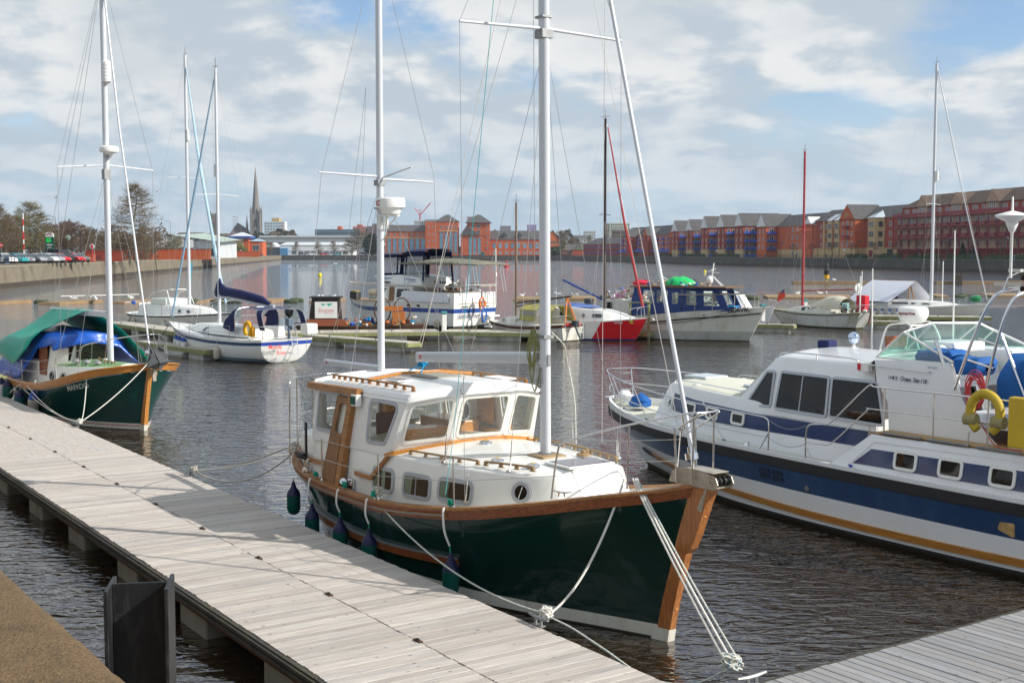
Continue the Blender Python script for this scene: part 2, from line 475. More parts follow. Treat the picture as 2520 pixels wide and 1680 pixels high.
def text(body,size,mp,mat,parent,name='lettering',shear=0.,bold=0.,sx=1.,align='LEFT',th=.002):
 cu=bpy.data.curves.new('t','FONT');cu.body=body;cu.size=size;cu.shear=shear;cu.offset=bold;cu.align_x=align
 cu.resolution_u=3
 o=bpy.data.objects.new('t',cu);COL.objects.link(o)
 dg=bpy.context.evaluated_depsgraph_get();me=bpy.data.meshes.new_from_object(o.evaluated_get(dg))
 bpy.data.objects.remove(o);bpy.data.curves.remove(cu)
 vs=[v.co.copy()for v in me.vertices];fs=[tuple(p.vertices)for p in me.polygons]
 mb=MB();mb.add([mp(v.x*sx,v.y,.006)for v in vs],fs,mat)
 bpy.data.meshes.remove(me)
 return mb.build(name,mat,parent,recalc=False)
def sag(a,b,d,n=14):
 a=Vector(a);b=Vector(b)
 return[a.lerp(b,i/n)-Vector((0,0,d*4*(i/n)*(1-i/n)))for i in range(n+1)]
def SMP(pts,n=6):
 P=[Vector(p)for p in pts];out=[]
 for i in range(len(P)-1):
  p0,p1,p2,p3=P[max(i-1,0)],P[i],P[i+1],P[min(i+2,len(P)-1)]
  for k in range(n):
   t=k/n
   out.append(.5*((2*p1)+(p2-p0)*t+(2*p0-5*p1+4*p2-p3)*t*t+(3*p1-p0-3*p2+p3)*t**3))
 out.append(P[-1]);return out
def strands(mb,pts,r,pitch=.07,mat=None,per=7):
 """three-strand laid rope"""
 P=[Vector(p)for p in pts];L_=[0.]
 for i in range(1,len(P)):L_.append(L_[-1]+(P[i]-P[i-1]).length)
 n=max(4,int(L_[-1]/pitch*per));
 for k in range(3):
  out=[]
  j=0
  for i in range(n+1):
   d=L_[-1]*i/n
   while j<len(L_)-2 and L_[j+1]<d:j+=1
   t=(d-L_[j])/max(1e-9,L_[j+1]-L_[j]);p=P[j].lerp(P[j+1],t);tg=(P[j+1]-P[j]).normalized()
   u=tg.cross(Vector((0,0,1))).normalized();w=tg.cross(u);a=2*math.pi*(d/pitch+k/3)
   out.append(p+(u*math.cos(a)+w*math.sin(a))*r*.5)
  mb.tube(out,r*.62,5,mat)
 return mb
def knot(mb,c,r,mat,n=26,rr=.014,seed=1):
 g=random.Random(seed);pts=[]
 for i in range(n):
  a=i*2.4;pts.append(Vector(c)+Vector((math.cos(a)*r*g.uniform(.5,1),math.sin(a)*r*.6*g.uniform(.5,1),r*.8*math.sin(i*1.7)*g.uniform(.4,1)+r*.3)))
 mb.tube(SMP(pts,4),rr,5,mat);return mb
def crumple(c,rx,ry,h,seed,n=12):
 g=random.Random(seed);rows=[]
 for i in range(9):
  t=i/8;rows.append([Vector((c[0]+rx*math.cos(a)*(1-t**3)*g.uniform(.82,1.12),c[1]+ry*math.sin(a)*(1-t**3)*g.uniform(.82,1.12),c[2]+h*t*g.uniform(.9,1.08)))for a in[k*6.283/n for k in range(n)]])
 return MB().grid(rows,close=True)
def fender(name,label,like,x,y,z,ln,r,body,top,rail=None,group=None,tilt=0.,squash=1.):
 t=thing(name,label,'fender',(0,0,0),0,group)
 mw=Matrix.Translation(like.location)@Matrix.Rotation(like.rotation_euler.z,4,'Z')
 t.location=mw@Vector((x,y,z));t.rotation_euler=(0,0,like.rotation_euler.z)
 b=MB();h=ln
 b.lathe((0,0,0),[(r*.25,0),(r*.75,h*.05),(r,h*.16),(r,h*.66)],14)
 b.build('body',body,t,smooth=60,rot=(0,tilt,0))
 c=MB();c.lathe((0,0,0),[(r*1.003,h*.66),(r*.8,h*.80),(r*.38,h*.93),(r*.22,h),(r*.05,h*1.02)],14)
 c.build('cap',top,t,smooth=60,rot=(0,tilt,0))
 if rail:
  li=t.matrix_basis
  p=Vector(rail)-Vector((x,y,z))
  q=MB().tube(SMP([(math.sin(tilt)*h,0,h*math.cos(tilt)),((p.x)*.5,p.y*.6,(p.z+h)*.5),tuple(p)],5),.009,5)
  q.build('lanyard',ropew,t)
 return t
 # water and quays
def water_mat():
 m=bpy.data.materials.new('dock_water');m.use_nodes=True
 nt=m.node_tree;N=nt.nodes;L=nt.links;p=N['Principled BSDF']
 p.inputs['Base Color'].default_value=(.022,.014,.007,1);p.inputs['Roughness'].default_value=.015;p.inputs['IOR'].default_value=1.75;p.inputs['Specular IOR Level'].default_value=1.0
 tc=N.new('ShaderNodeTexCoord')
 def noise(sc,scl,det,rough,dist=0.,rz=0.):
  mp=N.new('ShaderNodeMapping');mp.inputs['Scale'].default_value=sc;mp.inputs['Rotation'].default_value=(0,0,rz)
  L.new(tc.outputs['Object'],mp.inputs[0])
  t=N.new('ShaderNodeTexNoise');t.inputs['Scale'].default_value=scl;t.inputs['Detail'].default_value=det
  t.inputs['Roughness'].default_value=rough;t.inputs['Distortion'].default_value=dist
  L.new(mp.outputs[0],t.inputs['Vector']);return t.outputs['Fac']
 prev=None
 for fac,dst,st in((noise((1,1.6,1),.8,3,.5,.6,.4),.085,.8),(noise((1,1.9,1),2.7,2,.5,.7,-.15),.050,1.0),(noise((1,1.5,1),9,2,.5,.3,.2),.0045,.8)):
  b=N.new('ShaderNodeBump');b.inputs['Strength'].default_value=st;b.inputs['Distance'].default_value=dst
  L.new(fac,b.inputs['Height'])
  if prev:L.new(prev,b.inputs['Normal'])
  prev=b.outputs[0]
 L.new(prev,p.inputs['Normal'])
 return m
wat=struct(MB().add([(-900,-60,0),(400,-60,0),(400,1010,0),(-900,1010,0)],[(0,1,2,3)]).build('water',water_mat()))
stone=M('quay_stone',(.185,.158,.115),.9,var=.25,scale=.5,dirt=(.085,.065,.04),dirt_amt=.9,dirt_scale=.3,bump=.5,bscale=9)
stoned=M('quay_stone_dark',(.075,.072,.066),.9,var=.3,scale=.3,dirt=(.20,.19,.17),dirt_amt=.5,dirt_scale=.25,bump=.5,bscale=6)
tide=M('tidemark_stone',(.055,.045,.035),.8,var=.3,scale=1.5)
paving=M('quay_paving',(.20,.19,.17),.9,var=.1,scale=.2)
grass=M('grass',(.055,.095,.025),.95,var=.25,scale=.3)
def WL(y):return-75-.1321*(y-181)
def WR(y):return 133-.1837*(y-321)
gp=MB()
L0,L1=(WL(-60),-60),(WL(953),953);R0,R1=(WR(-60),-60),(WR(930),930)
gp.add([(L0[0],-60,3.3),(L1[0],953,3.3),(L1[0],2000,3.3),(-1900,2000,3.3),(-1900,-60,3.3)],[(0,1,2,3,4)])
gp.add([(L1[0],953,3.3),(R1[0],930,3.3),(R1[0],2000,3.3),(L1[0],2000,3.3)],[(0,1,2,3)])
gp.add([(R1[0],930,3.3),(R0[0],-60,3.3),(1900,-60,3.3),(1900,2000,3.3),(R1[0],2000,3.3)],[(0,1,2,3,4)])
struct(gp.build('ground',M('ground_land',(.11,.105,.075),.95,var=.3,scale=.02,dirt=(.05,.07,.025),dirt_amt=.7,dirt_scale=.02)))
def quay(name,a,b,back,mwall,label):
 """wall face from a to b (water side), capped by a coping course"""
 a=Vector((*a,0));b=Vector((*b,0));d=(b-a).normalized();n=Vector((back[0],back[1],0));L_=(b-a).length
 o=MB();up=Vector((0,0,1))
 o.add([a-up,b-up,b+up*.55,a+up*.55],[(0,1,2,3)],tide)
 o.add([a+up*.55,b+up*.55,b+n*.25+up*2.98,a+n*.25+up*2.98],[(0,1,2,3)],mwall)
 w=o.build(name);struct(w)
 return w,a+n*.25,d,n,L_
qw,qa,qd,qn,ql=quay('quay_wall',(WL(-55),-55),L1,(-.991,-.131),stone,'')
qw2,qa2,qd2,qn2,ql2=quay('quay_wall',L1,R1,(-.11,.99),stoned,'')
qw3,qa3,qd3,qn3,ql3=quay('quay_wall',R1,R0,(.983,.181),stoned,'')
def coping(parent,a,d,n,s0,s1,step,mat,joined):
 mb=MB();s=s0;shared=None;ang=math.atan2(d.y,d.x)
 while s<s1:
  ln=step-.03
  c=a+d*(s+ln/2)+n*.42+Vector((0,0,3.16))
  if joined:mb.box(c,(ln,.95,.37),mat,rz=ang)
  else:
   if shared is None:shared=MB().box((0,0,0),(ln,.95,.37),mat).build('coping_stone',mat,parent,bevel=.03,seg=1);o=shared
   else:o=shared.copy();COL.objects.link(o)
   o.location=c+Vector((rnd.uniform(-.01,.01),0,rnd.uniform(-.012,.012)));o.rotation_euler=(0,0,ang+rnd.uniform(-.002,.002))
  s+=step
 if joined:struct(mb.build('coping',mat,parent),'stuff')
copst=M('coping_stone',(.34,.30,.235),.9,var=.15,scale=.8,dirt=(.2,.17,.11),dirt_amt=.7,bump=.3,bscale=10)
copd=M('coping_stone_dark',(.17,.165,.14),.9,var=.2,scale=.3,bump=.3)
s181=(181-(-55))/qd.y
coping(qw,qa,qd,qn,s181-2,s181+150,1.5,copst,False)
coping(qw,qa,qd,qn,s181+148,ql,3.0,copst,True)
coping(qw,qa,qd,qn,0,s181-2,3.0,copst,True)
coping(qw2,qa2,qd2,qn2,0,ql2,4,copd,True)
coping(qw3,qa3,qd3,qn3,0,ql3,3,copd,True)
bt=MB()
sB=(930-436)/abs(qd3.y);bc=qa3+qd3*sB
bt.box(bc-qn3*.6+Vector((0,0,1.2)),(3.0,1.6,3.6),stoned,rz=math.atan2(qd3.y,qd3.x))
bt.box(bc-qn3*.4+qd3*2.6+Vector((0,0,1.6)),(.5,.8,3.6),copd,rz=math.atan2(qd3.y,qd3.x),ry=.25)
bt.build('buttress',None,qw3)
nearst=M('granite_coping',(.155,.098,.045),.85,var=.45,scale=38,dirt=(.055,.038,.016),dirt_amt=.75,dirt_scale=3.2,bump=1.0,bscale=75)
dq=Vector((.5694,-.8221,0));nq=Vector((.8221,.5694,0))
pe=Vector((-2.66,6.42,3.4))
nqo=MB()
prof=[(-9,0),(-9,-4.4),(.0,-4.4),(.0,-.16),(-.012,-.09),(-.045,-.04),(-.10,-.012),(-.18,0)]
gq=random.Random(12)
for s0,s1 in((-40,-3.4),(-3.394,-1.1),(-1.094,1.9),(1.906,4.6),(4.606,30)):
 vs=[];k=len(prof);n=max(2,int((s1-s0)/.07))if s1<20 and s0>-10 else 2
 for i in range(n+1):
  j_=gq.uniform(-.006,.004)-(.018*gq.random()if gq.random()<.06 else 0);z_=gq.uniform(-.002,.002)
  vs+=[pe+dq*(s0+(s1-s0)*i/n)+nq*(a+(j_ if a>-.2 else 0))+Vector((0,0,b+(z_ if a>-.2 else 0)))for a,b in prof]
 nqo.add(vs,[(r*k+i,r*k+(i+1)%k,(r+1)*k+(i+1)%k,(r+1)*k+i)for r in range(n)for i in range(k)]+[tuple(range(k)),tuple(reversed(range(n*k,n*k+k)))])
struct(nqo.build('near_quay',nearst,smooth=40))
# foreground pontoons
def plank_mat(name,c1,c2,c3,groove=.12):
 m=M(name,c1,.75);nt=m.node_tree;N=nt.nodes;L=nt.links;p=N['Principled BSDF']
 tc=N.new('ShaderNodeTexCoord');oi=N.new('ShaderNodeObjectInfo')
 add=N.new('ShaderNodeVectorMath');add.operation='ADD'
 cmb=N.new('ShaderNodeCombineXYZ');mm=N.new('ShaderNodeMath');mm.operation='MULTIPLY';mm.inputs[1].default_value=97
 L.new(oi.outputs['Random'],mm.inputs[0]);L.new(mm.outputs[0],cmb.inputs[0]);L.new(mm.outputs[0],cmb.inputs[2])
 L.new(tc.outputs['Object'],add.inputs[0]);L.new(cmb.outputs[0],add.inputs[1])
 def nz(sc,det,rough,dist=0):
  mp=N.new('ShaderNodeMapping');mp.inputs['Scale'].default_value=sc;L.new(add.outputs[0],mp.inputs[0])
  t=N.new('ShaderNodeTexNoise');t.inputs['Scale'].default_value=1;t.inputs['Detail'].default_value=det;t.inputs['Roughness'].default_value=rough
  t.inputs['Distortion'].default_value=dist
  L.new(mp.outputs[0],t.inputs['Vector']);return t.outputs['Fac']
 g=nz((2.2,45,10),6,.6,.4)
 r=N.new('ShaderNodeValToRGB');e=r.color_ramp.elements;e[0].position=.30;e[1].position=.66
 e[0].color=(*c2,1);e[1].color=(*c1,1);L.new(g,r.inputs[0])
 big=nz((.9,3,1),4,.6)
 mr=N.new('ShaderNodeMapRange');mr.inputs[1].default_value=.35;mr.inputs[2].default_value=.7;mr.inputs[4].default_value=.5;L.new(big,mr.inputs[0])
 mx=N.new('ShaderNodeMix');mx.data_type='RGBA';L.new(mr.outputs[0],mx.inputs[0]);L.new(r.outputs[0],mx.inputs[6]);mx.inputs[7].default_value=(*c3,1)
 hv=N.new('ShaderNodeHueSaturation');mv=N.new('ShaderNodeMapRange');mv.inputs[3].default_value=.80;mv.inputs[4].default_value=1.12
 L.new(oi.outputs['Random'],mv.inputs[0]);L.new(mv.outputs[0],hv.inputs['Value']);L.new(mx.outputs[2],hv.inputs['Color'])
 mp=N.new('ShaderNodeMapping');mp.inputs['Scale'].default_value=(3.2,8,1);L.new(add.outputs[0],mp.inputs[0])
 vo=N.new('ShaderNodeTexVoronoi');vo.inputs['Scale'].default_value=1;L.new(mp.outputs[0],vo.inputs['Vector'])
 kr=N.new('ShaderNodeMapRange');kr.inputs[1].default_value=.05;kr.inputs[2].default_value=.12;kr.inputs[3].default_value=.9;kr.inputs[4].default_value=0
 L.new(vo.outputs['Distance'],kr.inputs[0])
 m3=N.new('ShaderNodeMix');m3.data_type='RGBA';L.new(kr.outputs[0],m3.inputs[0]);L.new(hv.outputs[0],m3.inputs[6]);m3.inputs[7].default_value=(.10,.08,.065,1)
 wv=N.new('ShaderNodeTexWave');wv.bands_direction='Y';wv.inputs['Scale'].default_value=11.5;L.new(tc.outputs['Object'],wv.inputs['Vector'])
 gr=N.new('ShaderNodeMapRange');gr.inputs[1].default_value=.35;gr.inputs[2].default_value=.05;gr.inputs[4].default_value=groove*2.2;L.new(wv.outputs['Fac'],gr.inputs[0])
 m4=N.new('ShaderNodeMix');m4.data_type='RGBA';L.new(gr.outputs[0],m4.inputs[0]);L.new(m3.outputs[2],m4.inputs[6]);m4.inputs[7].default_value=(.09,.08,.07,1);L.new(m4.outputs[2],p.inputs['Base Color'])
 b1=N.new('ShaderNodeBump');b1.inputs['Strength'].default_value=.55;b1.inputs['Distance'].default_value=.006;L.new(wv.outputs['Fac'],b1.inputs['Height'])
 b=N.new('ShaderNodeBump');b.inputs['Strength'].default_value=.35;b.inputs['Distance'].default_value=.006;L.new(g,b.inputs['Height']);L.new(b1.outputs[0],b.inputs['Normal'])
 L.new(b.outputs[0],p.inputs['Normal'])
 return m
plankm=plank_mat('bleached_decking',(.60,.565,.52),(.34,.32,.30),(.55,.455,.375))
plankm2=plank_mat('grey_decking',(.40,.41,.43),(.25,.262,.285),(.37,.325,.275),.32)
galv=M('galvanised_steel',(.30,.31,.31),.55,.6,var=.2,scale=8)
rusty=M('rusty_channel',(.10,.055,.032),.85,.2,var=.4,scale=6,bump=.3)
skirt=M('rubbing_timber',(.05,.045,.038),.8,var=.3,scale=6,dirt=(.10,.10,.04),dirt_amt=.7,dirt_scale=2.5,bump=.4)
conc=M('float_concrete',(.24,.235,.20),.9,var=.15,scale=3,dirt=(.07,.085,.03),dirt_amt=.9,dirt_scale=2.0,bump=.3)
concl=M('float_concrete_pale',(.46,.45,.40),.9,var=.12,scale=3,dirt=(.12,.15,.05),dirt_amt=.9,dirt_scale=1.6,bump=.3)
mossy=M('mossy_timber',(.24,.25,.10),.9,var=.3,scale=4,dirt=(.33,.31,.24),dirt_amt=.8,dirt_scale=2)
def planks(parent,x0,x1,rows,pitch,mat,cap=300,gap=.0055):
 """rows: list of (ya, yb) plank extents across; planks laid along x from x0 (near) to x1"""
 wd=pitch-gap;count=0;mb=MB();protos={}
 n=int((x1-x0)/pitch)
 for i in range(n):
  x=x0+(i+.5)*pitch
  for ri,(ya,yb)in enumerate(rows):
   ln=yb-ya
   if count<cap:
    if ri not in protos:
     h=wd/2;e=.004
     vs=[(-ln/2,-h,-.03),(-ln/2,h,-.03),(-ln/2,h,-e),(-ln/2,h-e,0),(-ln/2,-h+e,0),(-ln/2,-h,-e)]
     vs+=[(-a,b,c)for a,b,c in vs]
     protos[ri]=MB().add(vs,[(i_,(i_+1)%6,(i_+1)%6+6,i_+6)for i_ in range(6)]+[(0,1,2,3,4,5),(11,10,9,8,7,6)]).build('plank',mat,parent);o=protos[ri]
    else:o=protos[ri].copy();COL.objects.link(o)
    o.location=(x+rnd.uniform(-.0015,.0015),(ya+yb)/2+rnd.uniform(-.008,.008),rnd.uniform(-.003,.003))
    o.rotation_euler=(rnd.uniform(-.003,.003),rnd.uniform(-.002,.002),R(90)+rnd.uniform(-.002,.002));count+=1
   else:mb.box((x,(ya+yb)/2,-.015+rnd.uniform(-.002,.002)),(wd,ln,.03),mat)
 if mb.v:struct(mb.build('planking',mat,parent),'stuff')
ptx=thing('pontoon','long bleached timber pontoon running from the bottom right of the photo to the far left, hero boat moored along it','pontoon',(3.32,10.26,.5),math.atan2(.8291,-.5591))
ptx['label']='long bleached timber pontoon crossing the whole foreground beside the green hulled boats'
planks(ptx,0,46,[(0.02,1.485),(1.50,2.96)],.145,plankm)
fr=MB()
fr.box((23,2.99,-.085),(46,.06,.15),skirt);fr.box((23,3.035,-.05),(46,.045,.04),skirt);fr.box((23,3.035,-.12),(46,.045,.04),skirt)
fr.box((23,.012,-.12),(46,.05,.18),skirt)
fr.build('rubbing_strake',skirt,ptx)
ch=MB();ch.box((23,2.92,-.20),(46,.10,.09),rusty);ch.box((23,.1,-.27),(46,.10,.14),rusty);ch.box((23,1.49,-.06),(46,.02,.04),black)
ch.build('steel_channel',rusty,ptx)
for i in range(16):
 x=3.35+i*2.9
 MB().box((x,1.5,-.39),(1.0,2.92,.5)).build('float',conc,ptx,bevel=.02,seg=1)
for i in range(12):
 x=5.68+i*2.37-2.37
 MB().box((x,1.4925,.010),(.16,.045,.018),rusty).box((x,1.4925,.02),(.05,.02,.03),black).build('deck_clip',None,ptx)
def cleat(parent,x,y,rz=0.,s=1.,z=0.):
 m=MB();m.tube([(-.16,0,.085),(-.05,0,.075),(.05,0,.075),(.16,0,.085)],[.012,.018,.018,.012],6)
 m.tube([(-.045,0,0),(-.045,0,.08)],.016,6);m.tube([(.045,0,0),(.045,0,.08)],.016,6);m.box((0,0,.006),(.16,.06,.012))
 o=m.build('cleat',galv,parent,smooth=50);o.location=(x,y,z);o.rotation_euler=(0,0,rz);o.scale=(s,s,s);return o
def toP(X,Y,base=ptx):
 p=Vector((X,Y,0))-Vector((base.location.x,base.location.y,0));a=base.rotation_euler.z
 return(p.x*math.cos(a)+p.y*math.sin(a),-p.x*math.sin(a)+p.y*math.cos(a))
for(X,Y)in((-6.45,24.90),(-11.30,31.99),(.42,14.81),(-15.76,38.87)):
 a,b=toP(X,Y);cleat(ptx,a,max(-.02,b),0.,1.25,.004)
pt2=thing('finger_pontoon','grey ribbed deck of finger pontoon in the bottom right corner of the photo','pontoon',(1.24,11.80,.5),math.atan2(.5695,.8220))
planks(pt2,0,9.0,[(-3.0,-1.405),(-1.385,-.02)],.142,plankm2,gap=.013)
MB().box((4.5,.02,-.12),(9.0,.06,.22),skirt).build('rubbing_strake',skirt,pt2)
MB().box((4.5,-1.395,-.05),(9.0,.02,.05),black).build('seam',None,pt2)
for i in range(3):MB().box((1.5+i*3,-1.5,-.3),(1.1,2.6,.5),conc).build('float',conc,pt2)
c2=Vector((2.25,12.86,.5));a,b=toP(2.33,12.90,pt2)
cl=cleat(pt2,a,-.02,0,1.3)
pile=MB()
pm=M('black_steel_pile',(.012,.013,.015),.5,.1,var=.4,scale=5,dirt=(.13,.135,.13),dirt_amt=.35,dirt_scale=7,bump=.15)
pile.box((-.20,0,.6),(.028,.42,4.2));pile.box((.20,0,.6),(.028,.42,4.2));pile.box((0,0,.6),(.372,.022,4.2))
po=pile.build('steel_pile',pm,bevel=.004,seg=1)
po.location=(-2.61,8.55,0);po.rotation_euler=(0,0,math.atan2(.16,.98))
tag(po,'black steel H section pile standing in the water between the stone quay and the pontoon','pile')
# buildings round the dock
GZ=3.3
brick=M('orange_brick',(.50,.105,.035),.85,var=.14,scale=.35);brickd=M('red_brick',(.32,.058,.032),.85,var=.14,scale=.35)
tanb=M('tan_brick',(.50,.36,.19),.85,var=.1,scale=.4);pinkb=M('buff_brick',(.42,.29,.21),.85,var=.12,scale=.4)
slate=M('slate_roof',(.085,.080,.082),.8,var=.25,scale=.5);tile=M('brown_tile_roof',(.10,.068,.050),.85,var=.3,scale=.5)
bluer=M('blue_metal',(.008,.12,.60),.5);maroon=M('maroon_metal',(.25,.010,.028),.5,var=.1)
whitep=M('white_paint',(.72,.73,.74),.5,var=.03);wingl=M('window_glass',(.05,.065,.08),.08,var=.6,scale=.8,coat=.5);blueg=M('blue_curtain_glass',(.16,.34,.44),.08,.5,var=.5,scale=.35,coat=.5)
stonew=M('band_stone',(.48,.33,.17),.8,var=.1);darkg=M('green_black_trim',(.03,.06,.055),.5);greyp=M('grey_panel',(.24,.26,.28),.6,var=.1,scale=.2);palep=M('pale_panel',(.58,.61,.62),.5,var=.06,scale=.1)
_wc={}
def win(par,face,a,z,w,h,fm=whitep,gm=wingl,name='window',D_=0.,W_=0.,bars=1):
 """face 'f': on the front (y=0, facing -y), 's': on the near side x=W_, facing +x"""
 key=(round(w,2),round(h,2),fm.name,gm.name,bars)
 if key not in _wc:
  mb=MB();mb.slab([(-w/2,-h/2),(w/2,-h/2),(w/2,h/2),(-w/2,h/2)],[[(-w/2+.1,-h/2+.1),(w/2-.1,-h/2+.1),(w/2-.1,h/2-.1),(-w/2+.1,h/2-.1)]],.16,lambda u,v,t:(u,-.12-t,v),fm)
  mb.add([(-w/2+.1,-.02,-h/2+.1),(w/2-.1,-.02,-h/2+.1),(w/2-.1,-.02,h/2-.1),(-w/2+.1,-.02,h/2-.1)],[(0,1,2,3)],gm)
  for k in range(bars):mb.box((-w/2+w*(k+1)/(bars+1),-.08,0),(.07,.06,h-.15),fm)
  me=mb.build(name,None,None);_wc[key]=me.data;bpy.data.objects.remove(me)
 o=bpy.data.objects.new(name,_wc[key]);COL.objects.link(o);o.parent=par
 if face=='f':o.location=(a,D_,z)
 else:o.location=(W_,a,z);o.rotation_euler=(0,0,R(90))
 return o
_bc={}
def balc(par,face,a,z,w,mat,W_=0.,D_=0.,depth=1.3):
 key=(round(w,2),mat.name,depth)
 if key not in _bc:
  mb=MB();mb.box((0,-depth/2,0),(w,depth,.18),mat);mb.box((0,-depth,1.1),(w,.08,.08),mat);mb.box((0,-depth,.55),(w,.04,.55),mat)
  for s in(-1,1):mb.box((s*w/2,-depth/2,1.1),(.08,depth,.08),mat);mb.box((s*w/2,-depth/2,.6),(.04,depth,.55),mat);mb.box((s*w/2,-depth,.6),(.1,.1,1.1),mat)
  for k in range(1,max(2,int(w/.9))):mb.box((-w/2+w*k/max(2,int(w/.9)),-depth,.6),(.05,.07,1.0),mat)
  me=mb.build('balcony',None,None);_bc[key]=me.data;bpy.data.objects.remove(me)
 o=bpy.data.objects.new('balcony',_bc[key]);COL.objects.link(o);o.parent=par
 if face=='f':o.location=(a,D_,z)
 else:o.location=(W_,a,z);o.rotation_euler=(0,0,R(90))
 return o
def walls(par,x0,x1,y0,y1,z0,z1,mat,name='wall'):return MB().box(((x0+x1)/2,(y0+y1)/2,(z0+z1)/2),(x1-x0,y1-y0,z1-z0)).build(name,mat,par)
def roofx(par,x0,x1,y0,y1,z,h,mat,hip=0.,ov=.5):
 ym=(y0+y1)/2;x0-=ov;x1+=ov;y0-=ov;y1+=ov
 return MB().add([(x0,y0,z),(x1,y0,z),(x1,y1,z),(x0,y1,z),(x0+hip,ym,z+h),(x1-hip,ym,z+h)],[(0,1,5,4),(2,3,4,5),(0,4,3),(1,2,5),(0,3,2,1)]).build('roof',mat,par)
def roofy(par,x0,x1,y0,y1,z,h,mat,ov=.4,gable=None):
 xm=(x0+x1)/2
 o=MB().add([(x0-ov,y0-ov,z-.2),(xm,y0-ov,z+h),(x1+ov,y0-ov,z-.2),(x0-ov,y1,z-.2),(xm,y1,z+h),(x1+ov,y1,z-.2)],[(0,1,4,3),(1,2,5,4),(0,3,5,2),(3,4,5)]).build('roof',mat,par)
 if gable:MB().add([(x0,y0-.42,z-.05),(x1,y0-.42,z-.05),(xm,y0-.42,z+h-.2),(x0,y0,z-.05),(x1,y0,z-.05),(xm,y0,z+h-.2)],[(0,1,2),(3,5,4),(0,3,4,1),(1,4,5,2),(2,5,3,0)]).build('gable',gable,par)
 return o
AR=math.atan2(-.983,.181)
def RB(Y,set_=15):return(WR(Y)+set_*.983,Y+set_*.181,GZ)
def rbuild(name,label,Y0,set_=15):return thing(name,label,'building',RB(Y0,set_),AR)
b=rbuild('apartment_block','largest apartment block with maroon balconies and buff walls at the right edge',417)
N_=16;bay=5.2;Wd=N_*bay
walls(b,0,Wd,0,15,0,3.1,brickd,'base_wall');walls(b,0,Wd,.004,15,3.1,13.6,pinkb);walls(b,0,Wd,1.6,15,13.6,16.8,brickd,'attic_wall')
roofx(b,0,Wd,1.6,15,16.8,4.2,tile,hip=5)
for z in(3.2,6.6,10.1,13.6):MB().box((Wd/2,-.9,z-.15),(Wd+.4,1.7,.30)).build('beam',maroon,b)
MB().box((Wd/2,-1.7,14.75),(Wd,.08,.10)).box((Wd/2,-1.7,14.2),(Wd,.04,.8)).build('roof_terrace_rail',maroon,b)
for k in range(N_+1):MB().box((k*bay,-1.6,6.9),(.28,.28,13.6)).build('column',maroon,b)
for k in range(N_):
 xc=(k+.5)*bay
 for z,lv in((4.9,1),(8.2,2),(11.7,3)):
  if lv==1:
   for dx in(-.6,.6):win(b,'f',xc+dx,z,.85,2.3,pinkb,bars=0)
  elif lv==2:win(b,'f',xc,z-.1,1.7,2.3,maroon);
  else:
   win(b,'f',xc-.9,z+.1,1.1,2.2,whitep,bars=0);win(b,'f',xc+.7,z+.1,1.1,2.2,whitep,bars=0)
   if k%2:win(b,'f',xc+2.0,z+.3,.8,1.6,whitep,bars=0)
  if lv>1:balc(b,'f',xc-.1,z-1.5,3.0,maroon,D_=-.9,depth=1.1)
 win(b,'f',xc,15.3,1.4,1.8,whitep,D_=1.6);win(b,'f',xc+1.7,15.3,.8,1.6,whitep,D_=1.6,bars=0)
 win(b,'f',xc+.6,1.3,1.6,1.5,maroon,maroon,bars=0)
for x0 in(11,32,52,73):
 walls(b,x0,x0+6.5,.9,9,13.6,16.9,pinkb,'dormer_wall');roofy(b,x0,x0+6.5,.9,8.4,16.9,3.6,tile,gable=pinkb)
 for dx in(2.2,4.3):win(b,'f',x0+dx,15.4,1.2,2.1,whitep,D_=.9)
ax=Wd*.56;ap=[(ax-2,0),(ax+2,0),(ax+2,2.0),(ax+1.4,3.2),(ax,4.2),(ax-1.4,3.2),(ax-2,2.0)]
MB().slab([(x+(x-ax)*.2,z*1.1)for x,z in ap],[],.1,lambda u,v,w:(u,-.12-w,v)).build('arch_surround',brick,b);MB().slab(ap,[],.05,lambda u,v,w:(u,-.2-w,v)).build('arch_gate',black,b)
gr=thing('glass_roof_building','pale glazed sloping roof rising behind the maroon balconied block','building',RB(395,42),AR)
walls(gr,10,80,0,30,0,16,greyp);
for k in range(12):MB().add([(10+k*6,0,16),(15.6+k*6,0,16),(15.6+k*6,22,25),(10+k*6,22,25)],[(0,1,2,3)]).build('roof_panel',M('pale_glass_roof',(.55,.62,.66),.2,coat=.3),gr)
MB().add([(9.8,0,15.9),(82,0,15.9),(82,22,24.9),(9.8,22,24.9),(82,30,16),(9.8,30,16)],[(0,1,2,3),(2,4,5,3)]).build('roof',greyp,gr)
b=rbuild('apartment_block','tan and orange brick block with diamond patterned gable beside the maroon one',482)
walls(b,0,66,0,14,0,3.6,tanb,'base_wall');walls(b,0,66,.004,14,3.6,14,brickd);roofx(b,0,66,0,14,14,4.4,slate)
for x0,x1 in((8,9.5),(12,16),(18,22),(25,26.2),(28,29)):
 MB().box(((x0+x1)/2,-.25,7.2),(x1-x0,.5,13.4)).build('tan_bay',tanb,b)
 if x1-x0>2:
  for z in(4.9,8.3,11.7):win(b,'f',(x0+x1)/2,z,3.2,2.0,tanb,wingl,D_=-.5)
  MB().add([(x0-.3,-.8,13.9),(x1+.3,-.8,13.9),(x1+.3,3,16.4),(x0-.3,3,16.4)],[(0,1,2,3)]).build('rooflight',M('pale_glass_roof'),b)
for x in(10.6,23.6,27,5.5):
 for z in(4.9,8.3,11.7):win(b,'f',x,z,.9,1.6,whitep,bars=0)
walls(b,30,42,-3.8,8,3.6,14.0,brick,'gable_wall');walls(b,30,42,-3.79,8,0,3.6,tanb,'base_wall');roofy(b,30,42,-3.8,8,14,5.2,slate,gable=brick)
